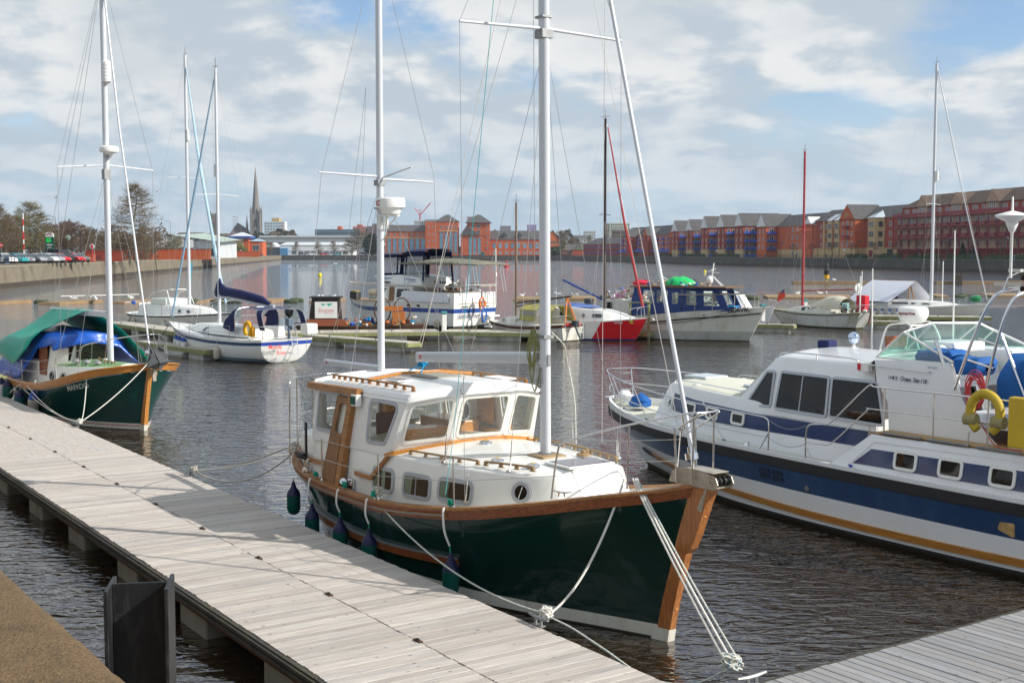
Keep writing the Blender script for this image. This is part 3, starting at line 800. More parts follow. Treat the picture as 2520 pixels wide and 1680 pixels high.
for dx in(-1.1,0,1.1):
 MB().slab([(36+dx-.9,15.6),(36+dx,14.7 if dx else 14.4),(36+dx+.9,15.6),(36+dx,16.5 if dx else 16.8)],[[(36+dx-.65,15.6),(36+dx,14.95 if dx else 14.7),(36+dx+.65,15.6),(36+dx,16.25 if dx else 16.5)]],.05,lambda u,v,w:(u,-4.28-w,v)).build('diamond',stonew,b)
for z in(5.2,8.6,12.0):
 win(b,'f',36,z,1.6,2.2,whitep,D_=-3.8);win(b,'f',32.5,z,1.0,1.8,whitep,D_=-3.8,bars=0);win(b,'f',39.5,z,1.0,1.8,whitep,D_=-3.8,bars=0)
 if z>6:balc(b,'f',36,z-1.5,3.4,maroon,D_=-3.8)
bx=[(48,-.1),(50,-2.8),(55,-2.8),(57,-.1)]
MB().add([(x,y,0)for x,y in bx]+[(x,y,14)for x,y in bx],[(0,1,5,4),(1,2,6,5),(2,3,7,6),(4,5,6,7)]).build('tan_bay',tanb,b)
MB().add([(47.6,0,14),(49.8,-3.2,14),(55.2,-3.2,14),(57.4,0,14),(52.5,1.5,16.6)],[(0,1,4),(1,2,4),(2,3,4)]).build('bay_roof',M('pale_glass_roof'),b)
for z in(4.9,8.3,11.7):win(b,'f',52.5,z,3.6,2.0,tanb,D_=-2.8);win(b,'f',61,z,1.6,1.8,whitep);win(b,'s',-1.5,z,1.8,2.0,tanb,W_=56.6,bars=0)
win(b,'f',52.5,1.6,2.4,2.2,maroon,maroon,D_=-2.8);win(b,'f',61,1.7,4,3.0,black,black)
b=rbuild('apartment_block','orange brick block with white framed windows and blue balconies left of the diamond gable',529)
walls(b,0,48,0,14,0,3.2,tanb,'base_wall');walls(b,0,48,.004,14,3.2,12.9,brick);roofx(b,6,48,0,14,12.9,4.8,slate)
walls(b,0,10,-5,8,0,12.9,brick,'gable_wall');roofy(b,0,10,-5,8,12.9,5.4,slate,gable=whitep)
MB().box((28,-.06,12.85),(42,.25,.3)).build('fascia',whitep,b)
for k,x in enumerate((26,31,37,43)):
 for z in(1.7,4.9,8.1,11.2):win(b,'f',x,z,1.6,1.8,whitep)
for z in(3.2,6.4,9.6):balc(b,'s',-2.8,z,3.8,bluer,W_=10);win(b,'s',-2.6,z+1.4,2.0,2.1,whitep,W_=10);win(b,'f',3,z+1.2,1.2,1.9,whitep,D_=-5);win(b,'f',7,z+1.2,1.2,1.9,whitep,D_=-5)
walls(b,40,46,-.8,4,0,13.4,brick,'dormer_wall');roofy(b,40,46,-.8,4,13.2,2.8,whitep,gable=whitep)
gn=['first','second','third','fourth','fifth']
for i in range(5):
 Y0=641-i*22.4
 b=rbuild('gabled_block','%s from the left of five brick blocks with white gable and blue balconies'%gn[i],Y0)
 b['group']='white gabled waterfront blocks'
 hh=0 if i<2 else .9
 walls(b,0,10,-6.5,12,0,3.4,tanb,'base_wall');walls(b,0,10,-6.49,12,3.4,12.8+hh,brickd);roofy(b,0,10,-6.5,12,12.8+hh,5.6,slate,gable=whitep)
 walls(b,10,22,0,12,0,12.4+hh,brick,'link_wall');roofx(b,10,21.6,0,12,12.4+hh,4.6,slate)
 roofy(b,14,17.5,-.6,6,12.6+hh,2.6,slate,gable=whitep)
 for z in(.1,3.3,6.5,9.7+hh*.5):
  balc(b,'s',-3.4,z,5.4,bluer,W_=10,depth=1.6);win(b,'s',-4.6,z+1.4,1.5,2.1,whitep,W_=10);win(b,'s',-2.0,z+1.4,1.5,2.1,whitep,W_=10)
  balc(b,'f',13,z,5.2,bluer,depth=1.6);win(b,'f',12,z+1.4,1.4,2.1,whitep);win(b,'f',14.5,z+1.4,1.4,2.1,whitep)
  win(b,'f',2.4,z+1.3,1.0,1.7,whitep,D_=-6.5,bars=0);win(b,'f',7.4,z+1.3,1.0,1.7,whitep,D_=-6.5,bars=0);win(b,'f',19,z+1.3,1.2,1.7,whitep,bars=0)
 MB().box((5,-6.75,8.6),(1.6,.5,9.5)).build('stair_shaft',brickd,b)
for i,(Y0,w_)in enumerate(((760,34),(725,34),(690,46))):
 b=rbuild('terrace_block',('farthest','middle','nearest')[i]+' brick range with small blue balconies left of the white gables',Y0)
 walls(b,0,w_,0,14,0,11.6,brick);roofx(b,0,w_,0,14,11.6,5.6,slate,hip=0)
 walls(b,w_-9,w_,-4,6,0,10.0 if i==2 else 11.4,brickd,'wing_wall');roofy(b,w_-9,w_,-4,8,10.0 if i==2 else 11.4,4.6,slate,gable=brick)
 for k in range(int(w_/5.5)):
  for z in(1.7,4.7,7.7,10.2):
   win(b,'f',2.6+k*5.5,z,1.3,1.8,whitep)
   if k%2==0 and z>2:balc(b,'f',4.4+k*5.5,z-1.3,3.2,bluer)
 MB().box((w_/2,-1.2,2.9),(w_,2.0,.9)).build('blue_arcade',bluer,b)
b=rbuild('low_brick_building','low long red brick building with hipped roof and blue trim across the dock',856)
walls(b,0,96,0,16,0,7.6,brickd);roofx(b,0,96,0,16,7.6,4.4,slate,hip=8)
for k in range(17):
 for z in(2.0,5.6):win(b,'f',3+k*5.6,z,2.4,1.8,bluer,wingl)
MB().box((48,-.3,4.0),(96,.5,.35)).build('blue_band',maroon,b)
b=rbuild('waterside_hut','small dark roofed brick pub at the far corner of the dock',915,12)
walls(b,0,40,0,16,0,4.0,brickd);roofx(b,0,40,0,16,4.0,4.6,M('mossy_roof',(.07,.075,.05),.9),hip=4);roofy(b,26,36,-3,8,3.6,4.2,slate,gable=tanb)
for k in range(6):win(b,'f',4+k*6,2,2.2,1.6,whitep)
b=thing('office_wing','long orange brick office wing with tall blue glass bays at the far end','building',(-99,972,GZ),0)
walls(b,0,31.6,0,18,0,18.6,brick);roofx(b,0,31.6,0,18,18.6,5.2,slate,hip=0)
MB().box((15.8,-.15,13.6),(31.6,.4,1.0)).build('stone_band',stonew,b)
for k in range(7):win(b,'f',3+k*4.4,7.0,3.1,12.0,brickd,blueg,'glass_bay',bars=2);win(b,'f',3+k*4.4,16.2,1.8,1.8,whitep)
b=thing('office_tower','orange brick tower with pyramid roof, left of the pair at the far end','building',(-67.4,968,GZ),0,'pyramid roofed office towers')
walls(b,0,25.4,0,20,0,26.2,brick);roofx(b,8.5,25.0,1,18,26.2,5.6,slate,hip=8.4,ov=1.4)
for z in(5.6,11,16.4,22.0):
 for x in(2.6,6.0):win(b,'f',x,z,1.3,1.3,whitep)
for x in(12.4,16.2,20.0,23.6):win(b,'f',x,9.5,2.7,16.5,brickd,blueg,'glass_bay',bars=2);win(b,'f',x,21.8,1.9,1.9,whitep)
MB().box((17.8,-.15,18.9),(15,.4,.9)).build('stone_band',stonew,b)
b=thing('office_tower','orange brick tower with pyramid roof, right of the pair at the far end','building',(-40,968,GZ),0,'pyramid roofed office towers')
walls(b,0,22.6,.3,18,0,15.6,brick,'lower_wall');walls(b,5.0,22.6,0,17.7,15.6,25.4,brick,'tower_wall');roofx(b,5.0,22.6,0,17.7,25.4,6.4,slate,hip=9,ov=1.6)
MB().add([(-.6,-.6,15.6),(15,-.6,15.6),(15,6,15.6),(5.0,6,24),(5.0,0,23),(-.6,12,15.6)],[(0,1,4),(0,4,3,5),(1,2,3,4)]).build('lean_to_roof',slate,b)
for x in(7.5,11,14.5):win(b,'f',x,8.2,2.4,11.5,brickd,blueg,'glass_bay',bars=1,D_=.3);win(b,'f',x,1.6,2.4,1.8,whitep,blueg,D_=.3)
for x in(9.5,14):win(b,'f',x,18.2,2.8,2.4,whitep);win(b,'f',x,22.6,2.8,2.4,whitep)
for z in(5.6,10,14.5,19,23):win(b,'f',20.6,z,1.2,1.3,whitep,bars=0)
MB().box((17.4,-.1,1.3),(2.2,.5,2.6)).build('door',M('teal_door',(.01,.16,.17),.5),b)
b=thing('long_brick_building','long low brick building with orange gable end at the far end','building',(-17,974,GZ),0)
walls(b,0,48,0,16,0,12.4,brick);roofx(b,0,44,0,16,12.4,7.0,slate)
MB().add([(44,-1.5,0),(54,-1.5,0),(54,-1.5,12),(49,-1.5,19.4),(44,-1.5,12),(44,16,0),(54,16,0),(54,16,12),(49,16,19.4),(44,16,12)],[(0,1,2,3,4),(9,8,7,6,5),(1,6,7,2),(0,4,9,5)]).build('gable_wall',M('bright_orange_brick',(.60,.15,.05),.85),b)
MB().add([(43.6,-2,11.8),(49,-2,19.8),(49,16,19.8),(43.6,16,11.8),(54.4,-2,11.8),(54.4,16,11.8)],[(0,1,2,3),(1,4,5,2)]).build('gable_roof',slate,b)
for k in range(9):win(b,'f',3+k*4.8,7.6,2.2,3.8,whitep if k%3 else darkg,blueg,bars=1);win(b,'f',3+k*4.8,2.0,2.2,1.8,whitep,blueg)
for k in range(6):win(b,'f',45+k*1.6,10.2,1.1,2.0,stonew,wingl,D_=-1.5,bars=0);win(b,'f',45+k*1.6,5.4,1.0,3.6,brickd,wingl,D_=-1.5,bars=0)
for x in(11,23):MB().add([(x-2.4,-.3,15),(x+2.4,-.3,15),(x,-.3,18),(x,6,18)],[(0,1,2),(0,2,3),(1,3,2)]).build('dormer',darkg,b)
b=thing('long_grey_roof','long grey two tier roof of a shopping hall left of the second mast','building',(-236,1150,GZ),0)
walls(b,0,128,0,40,0,9,greyp);
for z,y,c in((9.2,0,palep),(12.8,6,greyp),(17.4,12,palep)):MB().box((64,y+14,z),(128,30,1.2 if c is palep else 3)).build('roof_tier',c,b)
MB().box((64,18,15),(128,22,3.4)).build('roof_tier',M('mid_grey_cladding',(.17,.18,.185),.7),b)
b=thing('retail_shed','white retail shed with blue entrance beyond the far quay, left of the second mast','building',(-196,1050,GZ),0)
walls(b,0,62,0,30,0,8.5,whitep);roofx(b,0,62,0,30,8.5,2.6,palep,hip=3)
walls(b,-14,0,2,24,0,6.6,M('slate_blue_cladding',(.10,.14,.20),.6),'wing_wall');roofy(b,-12,-2,0,24,6.6,4,palep,gable=whitep)
MB().box((4,-2,3),(6,4,6)).build('entrance',M('blue_cladding',(.06,.22,.42),.5),b);MB().box((30,-.15,4),(56,.4,.5)).build('canopy',palep,b)
for k in range(9):win(b,'f',12+k*5.4,1.9,4.4,2.4,whitep,wingl,bars=1)
b=thing('pavilion','brick pavilion with blue eaves and white pyramid roof near the left mast','building',(-171,760,GZ),0)
walls(b,0,10,0,12,0,11,brick);walls(b,3,7,-.3,4,0,11,tanb,'panel');MB().box((5,5,11.4),(13,15,1.3)).build('eaves',bluecap,b);roofx(b,0,10,-1,11,12.1,2.4,palep,hip=5.4,ov=1.2)
walls(b,10,18,2,14,0,9,brick,'wing_wall');roofx(b,10,18,2,14,9,1.6,M('pale_blue_roof',(.35,.5,.6),.5),hip=4);win(b,'f',14,5,4,3.5,whitep,wingl,D_=2);win(b,'f',5,3,2.6,3,brickd,wingl)
b=thing('furniture_store','pale green roofed store with white lettered fascia among the left trees','building',(-127,435,GZ),0)
walls(b,0,24,0,30,0,6.0,palep);MB().add([(-2,-2,6.8),(9,-2,8.0),(26,-2,5.6),(-2,30,8.2),(12,30,9.2),(26,30,6.6)],[(0,1,4,3),(1,2,5,4)]).build('roof',M('pale_green_roof',(.36,.44,.38),.6),b)
MB().box((9,-2.2,5.0),(14,.3,2.8)).build('fascia',whitep,b)
text('dfs',3.0,lambda u,v,w:Vector((7.5+u,-2.4,4.0+v)),dk,b,bold=.03);MB().add([(13.2,-2.42,5.9),(12.6,-2.42,6.6),(13.2,-2.42,6.3),(13.8,-2.42,6.6)],[(0,1,2),(0,2,3)]).build('heart_emblem',red,b)
MB().box((9,-2.1,2.2),(13,.2,2.2)).build('shopfront',wingl,b);MB().box((20,-.1,2),(7,.2,2.4)).build('shopfront',wingl,b)
ch_=M('church_stone',(.22,.205,.19),.9,var=.15,scale=.1);chd=M('church_dark_stone',(.15,.13,.105),.9,var=.15);pr=M('purple_slate',(.13,.10,.12),.8)
b=thing('church','church with very tall slender stone spire on the left skyline','church',(-277.5,1350,GZ),0)
walls(b,-4.6,4.6,-4.6,4.6,0,44,ch_,'tower');
for sx in(-1,1):
 for sy in(-1,1):MB().box((sx*4.8,sy*4.8,24),(1.6,1.6,48)).add([(sx*4.8-.9,sy*4.8-.9,48),(sx*4.8+.9,sy*4.8-.9,48),(sx*4.8+.9,sy*4.8+.9,48),(sx*4.8-.9,sy*4.8+.9,48),(sx*4.8,sy*4.8,53)],[(0,1,4),(1,2,4),(2,3,4),(3,0,4)]).build('pinnacle',ch_,b)
MB().lathe((0,0,44),[(5.0,0),(4.0,7),(2.6,24),(1.2,40),(.12,50),(.05,52)],8).build('spire',ch_,b)
for z in(34,22):win(b,'f',0,z,3.0,8,ch_,black,'belfry_opening',D_=-4.7,bars=1)
MB().add([(-31,-6,0),(-5,-6,0),(-5,-6,16),(-31,-6,16),(-31,10,0),(-5,10,0),(-5,10,16),(-31,10,16)],[(0,1,2,3),(4,7,6,5),(0,3,7,4)]).build('nave_wall',brickd,b)
MB().add([(-33,-8,15),(-6,-8,12),(-21,4,35),(-9,4,27),(-33,14,15),(-6,14,12)],[(0,1,3,2),(0,2,4),(2,3,5,4)]).build('nave_roof',pr,b);MB().lathe((-10,0,24),[(1.6,0),(1.2,6),(.05,20)],6).build('fleche',chd,b)
sf=MB()
for k in range(4):
 sf.box((-24.5+1.6*k,-2,36),(.2,.2,12));sf.box((-22.5,-2,31+3.2*k),(5.2,.2,.25))
sf.build('scaffold',galv,b)
b=thing('church','dark square church tower with pinnacles half hidden behind the yacht mast','church',(-325,1360,GZ),0)
walls(b,-3.8,3.8,-4,4,0,44,chd,'tower')
for s in(-1,1):MB().lathe((s*3.4,-3.4,44),[(.7,0),(.6,2),(.05,6)],6).build('pinnacle',chd,b)
for k in range(3):MB().box((-2.2+k*2.2,-3.9,44.7),(1.0,.4,1.4)).build('battlement',chd,b)
walls(b,-18,32,2,16,0,19,chd,'nave_wall');roofx(b,-18,32,2,16,19,4.5,chd);win(b,'f',0,32,2.2,6,chd,black,'belfry_opening',D_=-4)
def tblock(label,px0,px1,ytop,Y,mat,nx=0,nz=0,fm=whitep,gm=wingl,name='town_block',roof=None,cat='building',base=0):
 """a distant block, described by the bearing of its two sides and its roof height"""
 x0,x1=(px0-1260)*Y/3050,(px1-1260)*Y/3050;h=5+(623-ytop)*Y/3050-GZ
 b=thing(name,label,cat,(x0,Y,GZ),0);w=x1-x0
 walls(b,0,w,0,16,0,h,mat)
 if roof:roofx(b,0,w,0,16,h,roof,slate)
 for i in range(nx):
  for j in range(nz):win(b,'f',(i+.5)*w/nx,h-2.2-j*3.4,w/nx*.7,1.9,fm,gm,bars=0)
 return b
tblock('blue and white glazed office slab right of the church spire',653,694,546,1500,palep,6,7,M('white_panel_blue',(.45,.62,.70),.5),blueg)
tblock('white banded end tower of the blue glazed office slab',695,703,545,1500,whitep,2,6,whitep,wingl);tblock('small beige block on the skyline above the blue office slab',671,689,537,1530,tanb)
tblock('long dark block with vertical blue stripes on the left skyline',777,882,565,1400,M('charcoal_cladding',(.07,.08,.10),.6),14,2,M('charcoal_cladding',(.07,.08,.10)),blueg)
tblock('small orange brick tower on the skyline left of the second mast',832,841,557,1480,brick);tblock('red brick block with grey top on the skyline left of the second mast',870,901,558,1450,brick,5,4)
tblock('pale concrete cap above the red skyline block',880,891,553,1460,brickd);tblock('dark plum apartment tower left of the second mast',904,917,557,1450,M('plum_brick',(.12,.05,.06),.8),2,5);tblock('taller plum apartment tower behind the second mast',917,935,551,1460,M('plum_brick'),3,6)
tblock('grey apartment block right of the second mast on the skyline',950,968,553,1460,greyp,4,5);tblock('white and dark flats behind the left pyramid roofed tower',1020,1047,543,1400,palep,6,4);tblock('grey roof plant behind the orange office tower',1046,1080,541,1390,greyp)
tblock('mauve grey square block between the mast and the pyramid tower',1150,1166,534,1500,M('mauve_cladding',(.25,.20,.24),.7));tblock('grey purple box on the skyline right of the pyramid tower',1231,1257,556,1500,M('mauve_cladding'),5,3);tblock('bright lilac block on the skyline behind the mainmast',1297,1320,553,1500,M('lilac_cladding',(.36,.28,.58),.7),5,3)
tblock('pale concrete flats left of the dark mast on the skyline',1370,1403,568,1500,palep,8,3);tblock('white distant flats near the dark mast',1437,1465,568,1550,palep,6,3);tblock('cream tower block rising right of the dark mast',1501,1548,549,1500,M('cream_tower',(.50,.52,.40),.7),9,7,M('cream_tower'));tblock('brown brick mill with long window rows on the right skyline',1508,1541,569,1200,M('mill_brick',(.17,.10,.07),.85),8,4,M('mill_brick'),wingl,roof=2)
tblock('slender brown church tower right of the dark mast',1491,1498,567,1250,chd,cat='church',roof=7)
for i,(a,c_,yt,Y,m_)in enumerate(((480,560,596,1250,brickd),(560,660,600,1220,brickd),(700,780,590,1350,brickd),(1390,1440,585,1300,palep),(1320,1370,592,1350,brickd),(440,500,577,1500,M('mauve_cladding')),(1350,1395,580,1500,M('plum_brick')))):
 tblock(('row of brick terraces below the square church tower','brick terraces below the tall church spire','dark roofed terraces right of the blue office slab','pale warehouse roofs left of the dark mast','low brick roofs behind the orange gable end','dull purple roofs on the left skyline behind the furniture store','plum coloured roofs behind the orange gable')[i],a,c_,yt,Y,m_,10,2,roof=2.5)
cr_=thing('tower_crane','pink red luffing crane on the skyline left of the orange tower','crane',(-111,1500,GZ),0)
MB().box((0,0,25),(1.6,1.6,50)).build('tower',M('pink_crane',(.60,.10,.16),.6),cr_);MB().tube([(-6,0,56),(0,0,47),(13,0,62)],.7,4).tube([(0,0,50),(2,0,54),(-4,0,52)],.5,4).build('jib',M('pink_crane'),cr_)
# trees, quaysides, people, buoys
bark=M('grey_bark',(.13,.11,.085),.95,var=.3,scale=2);twig=M('brown_twigs',(.20,.150,.090),.95,var=.35,scale=.6);twigr=M('reddish_twigs',(.175,.105,.085),.95,var=.35,scale=.6);twigo=M('olive_twigs',(.20,.175,.080),.95,var=.35,scale=.6)
ever=M('evergreen_leaf',(.030,.050,.020),.9,var=.4,scale=.8)
def bare_tree(seed,h=12.,w=7.,cone=0.,n=70,tw=11,r0=.22,low=.18,thick=.035):
 g=random.Random(seed);tr=MB();cr2=MB();P=[]
 for i in range(7):
  t=i/6;P.append(Vector((g.uniform(-.12,.12)*i,g.uniform(-.12,.12)*i,h*.86*t)))
 tr.tube(P,[r0*(1-.85*i/6)for i in range(7)],6,cap=False)
 def onT(t):k=min(5,int(t*6));return P[k].lerp(P[k+1],t*6-k)
 for i in range(n):
  t=low+(1-low)*((i+.5)/n)**.9;s=onT(min(.999,t));a=g.uniform(0,6.283)
  env=(1-t)**(.55 if not cone else .8)*(1 if not cone else 1.25)+.10
  if not cone and t<.45:env*=.55+t
  L_=w*.5*env*g.uniform(.7,1.1);up=(h*(.16 if cone else .24))*(1.1-t)*g.uniform(.5,1.1)
  e=s+Vector((math.cos(a)*L_,math.sin(a)*L_,up*(.35 if cone else 1)))
  mid=s.lerp(e,.5)+Vector((0,0,-up*.12 if cone else up*.1))
  pts=[s,mid,e];tr.tube(pts,[r0*.28*(1-t*.6),r0*.16,.03],3,cap=False)
  for k in range(tw):
   q=g.uniform(.25,1.0);b0=(s.lerp(mid,q*2)if q<.5 else mid.lerp(e,q*2-1));d=Vector((g.gauss(0,1),g.gauss(0,1),g.gauss(.35,.7))).normalized()+Vector((math.cos(a),math.sin(a),0))*.5
   d.normalize();ln=h*g.uniform(.05,.12);c1=b0+d*ln;c2=b0+d*ln*.55+Vector((g.gauss(0,1),g.gauss(0,1),g.gauss(0,1)))*ln*.35
   u=d.cross(Vector((g.gauss(0,1),g.gauss(0,1),g.gauss(0,1)))).normalized()*thick
   cr2.add([b0-u,b0+u,c1],[(0,1,2)]);cr2.add([b0.lerp(c1,.4)-u*.8,b0.lerp(c1,.4)+u*.8,c2],[(0,1,2)])
   u2=u.cross(d).normalized()*thick;cr2.add([b0-u2,b0+u2,c1],[(0,1,2)])
 return tr,cr2
def tree_proto(name,label,seed,tm,group=None,**k):
 t=thing(name,label,'tree',(0,0,0),0,group);a,b_=bare_tree(seed,**k);a.build('trunk',bark,t,recalc=False);b_.build('crown',tm,t,recalc=False);return t
def place(o,px,Y,h,label,h0,first,z=GZ,group=None,rz=None,wsc=1.):
 X=(px-1260)*Y/3050;s=h/h0;q=o if first else dup(o,label=label)
 q.location=(X,Y,z);q.rotation_euler=(0,0,rz if rz is not None else rnd.uniform(0,6));q.scale=(s*wsc,s*wsc,s);q['label']=label
 if group:q['group']=group
 return q
big=tree_proto('bare_tree','x',5,twig,h=20,w=16,cone=1,n=120,tw=16,r0=.32,low=.22,thick=.033)
place(big,335,265,18.6,'largest bare conical tree standing between the left masts',20,True,rz=1)
rt=tree_proto('bare_tree','x',8,twig,h=12,w=9,n=90,tw=15,thick=.028)
rr_t=tree_proto('bare_tree','x',9,twigr,h=12,w=10,n=90,tw=14,low=.1,thick=.028);ol=tree_proto('bare_tree','x',12,twigo,h=13,w=10,cone=0,n=100,tw=15,low=.1,thick=.028);bush=tree_proto('scrub_bush','x',14,twig,h=6,w=9,n=90,tw=16,low=.03,r0=.12,thick=.028)
spec=[(rt,-8,225,12,'tall bare tree cut by the left edge of the photo'),(rr_t,18,240,9.5,'reddish bare tree above the first parked cars'),(ol,48,250,10.5,'olive bare tree behind the red and white pole'),(rt,30,290,12,'grey bare tree farther back near the left edge'),(ol,78,262,14.0,'taller pointed olive tree left of the first lamp post'),(ol,100,280,12,'olive bare tree right of the first lamp post'),(rr_t,118,300,10,'reddish bare tree behind the green price totem'),(rr_t,140,290,9.5,'reddish bare tree right of the green price totem'),(rr_t,165,300,10.5,'dark reddish tree left of the mainmast of the left green boat'),(rr_t,190,285,10,'dark reddish tree touching the left mast spreader line'),(rt,212,320,9,'brown bare tree left of the left mast foot'),(bush,150,270,6,'low brown bush behind the parked vans'),(rt,236,330,8.5,'brown bare tree behind the red lifebuoy post'),(rt,258,300,8,'brown bare tree just left of the left white mast'),(rt,285,280,9,'brown tree right of the left white mast'),(rt,305,300,8,'brown tree left of the large conical tree'),(bush,320,270,6.5,'bush below the large conical tree'),(rt,360,290,9,'rounded brown tree under the right side of the conical tree'),(rt,385,300,8,'rounded brown tree left of the lettered store'),(bush,350,280,6.5,'bush right of the conical tree trunk'),(ol,425,385,8.5,'thin tree in front of the pale green roof'),(ol,440,400,8,'thin tree right of the lettered store fascia'),(ol,468,440,8.5,'thin olive tree left of the yacht masts'),(ol,486,450,8,'thin olive tree between the two yacht masts'),(rt,505,470,8,'small brown tree beside the white yacht mast'),(rt,552,600,11,'brown bush left of the blue eaved pavilion'),(ol,570,640,9,'olive bush beside the pavilion wall'),(rt,655,800,11,'bare tree right of the pavilion'),(rt,668,820,10,'bare tree second right of the pavilion'),(rt,730,1000,12,'small bare tree before the white shed'),(rt,785,1000,12,'small bare tree at the middle of the white shed'),(rt,822,1000,13,'small bare tree near the blue striped cars'),(rt,880,1000,23,'big rounded brown tree left of the second mast'),(rt,900,1010,21,'big brown tree touching the second mast'),(bush,866,1000,14,'brown bush left of the big rounded tree'),(rt,1383,960,14,'brown tree right of the orange gable end'),(rt,1410,1100,18,'brown tree behind the dark roofed pub'),(rt,1450,1150,20,'brown tree left of the dark mast'),(rt,1345+45,1000,12,'low brown tree by the far corner of the dock')]
seen=set()
for o,px,Y,h,lab in spec:
 h0={id(rt):12,id(rr_t):12,id(ol):13,id(bush):6}[id(o)];place(o,px,Y,h,lab,h0,id(o)not in seen,wsc=1.15);seen.add(id(o))
pol=tree_proto('pollard_tree','x',21,twigr,h=6,w=6,n=26,tw=9,low=.5,r0=.16,thick=.035)
ords=['first','second','third','fourth','fifth','sixth','seventh','eighth','ninth','tenth','eleventh','twelfth','thirteenth','fourteenth','fifteenth','sixteenth','seventeenth','eighteenth','nineteenth','twentieth']
for k,Y in enumerate((330,344,358,372,388,402,418,434,450,466,484,505)):
 q=pol if k==0 else dup(pol);q.location=(WR(Y)+6.5,Y,GZ);q.rotation_euler=(0,0,k*1.3);q['label']='%s pollarded bare tree from the right edge along the far right quay'%ords[k];q['group']='pollarded quayside trees'
def evergreen(label,px,Y,h,w,seed,mat=ever,cone=False,z=GZ):
 g=random.Random(seed);t=thing('evergreen_tree',label,'tree',((px-1260)*Y/3050,Y,z),0);MB().tube([(0,0,0),(0,0,h*.6)],[w*.05,w*.02],5).build('trunk',bark,t)
 mb=MB()
 for i in range(1500):
  zt=g.random();rad=w/2*(math.sin(math.pi*min(1,zt*.92+.06))**.6 if not cone else(1-zt)+.05)*g.random()**.4;a=g.uniform(0,6.283);c=Vector((rad*math.cos(a),rad*math.sin(a),h*(.06+.94*zt)))
  s=w*.05*g.uniform(.6,1.5);u=Vector((g.gauss(0,1),g.gauss(0,1),g.gauss(0,1))).normalized()*s;v=Vector((g.gauss(0,1),g.gauss(0,1),g.gauss(0,1))).normalized()*s;mb.add([c-u,c+v,c+u,c-v],[(0,1,2,3)])
 mb.build('crown',mat,t,recalc=False);return t
evergreen('dark evergreen tree just left of the second mast',916,985,17,15,2);evergreen('dark evergreen clump beneath the tall church spire',640,1200,21,24,3);evergreen('second dark evergreen clump right of the spire foot',662,1210,19,26,4)
evergreen('dark trees below the blue office slab',690,1230,17,30,6,M('dull_green_brown',(.055,.055,.03),.9,var=.4));evergreen('dark green pointed shrub beside the arched gate',2366,372,5,3,7,ever,True);evergreen('green willow patch beside the pavilion',592,700,6,9,8,M('yellow_green',(.14,.15,.03),.9))
evergreen('yellowish bush below the striped skyline block',810,1300,14,22,9,M('straw_bush',(.22,.17,.05),.9));evergreen('dark bushes at the orange gable end',1372,955,6,22,10);evergreen('dark conifer low on the left behind the cars',28,255,4,6,11)
wl=MB();g=random.Random(77)
for i in range(5200):
 px=g.uniform(-60,1600);Y=g.uniform(1150,1700);base=10+9*math.sin(px*.011)+6*math.sin(px*.037+1);h=max(5,base+(10 if px<480 else 0)+(6 if 1380<px<1500 else 0))*g.random()**.45
 c=Vector(((px-1260)*Y/3050,Y,GZ+h));s=g.uniform(1.5,4);u=Vector((g.gauss(0,1),g.gauss(0,.4),g.gauss(0,.6))).normalized()*s;v=Vector((g.gauss(0,.6),g.gauss(0,.4),g.gauss(0,1))).normalized()*s
 wl.add([c-u,c+v,c+u,c-v],[(0,1,2,3)])
struct(wl.build('far_woodland',M('winter_woodland',(.085,.070,.048),.95,var=.5,scale=.02),recalc=False),'stuff')
wl=MB();g=random.Random(78)
for i in range(5000):
 px=g.uniform(-120,420);Y=g.uniform(300,420);h=(6.0+2.2*math.sin(px*.05)+1.5*math.sin(px*.13))*g.random()**.5
 c=Vector(((px-1260)*Y/3050,Y,GZ+h));s=g.uniform(.25,.8);u=Vector((g.gauss(0,1),g.gauss(0,.4),g.gauss(0,.8))).normalized()*s;v=Vector((g.gauss(0,.6),g.gauss(0,.4),g.gauss(0,1))).normalized()*s*.25
 wl.add([c-u,c+v,c+u,c-v],[(0,1,2,3)])
struct(wl.build('scrub_thicket',M('scrub_brown',(.10,.072,.045),.95,var=.5,scale=.3),recalc=False),'stuff')
HK=[330,356,378,402,426,545,590,640]
for Y0,Y1 in((330,352),(356,372),(378,396),(402,418),(426,440),(545,575),(590,620),(640,665)):
 a,c_=RB(Y1,8),RB(Y0,8);L_=math.hypot(c_[0]-a[0],c_[1]-a[1]);mb=MB();g=random.Random(Y0)
 mb.box((L_/2,0,.6),(L_,1.6,1.2))
 for i in range(300):c=Vector((g.uniform(0,L_),g.uniform(-1,1),g.uniform(.2,1.5)));s=.25;u=Vector((g.gauss(0,1),g.gauss(0,1),g.gauss(0,1))).normalized()*s;v=Vector((g.gauss(0,1),g.gauss(0,1),g.gauss(0,1))).normalized()*s;mb.add([c-u,c+v,c+u,c-v],[(0,1,2,3)])
 o=mb.build('hedge',M('hedge_green',(.04,.075,.022),.9,var=.4,scale=1),recalc=False);o.location=a;o.rotation_euler=(0,0,AR);tag(o,ords[HK.index(Y0)]+' clipped green hedge from the right edge before the apartment blocks','hedge','hedges along the right quay')
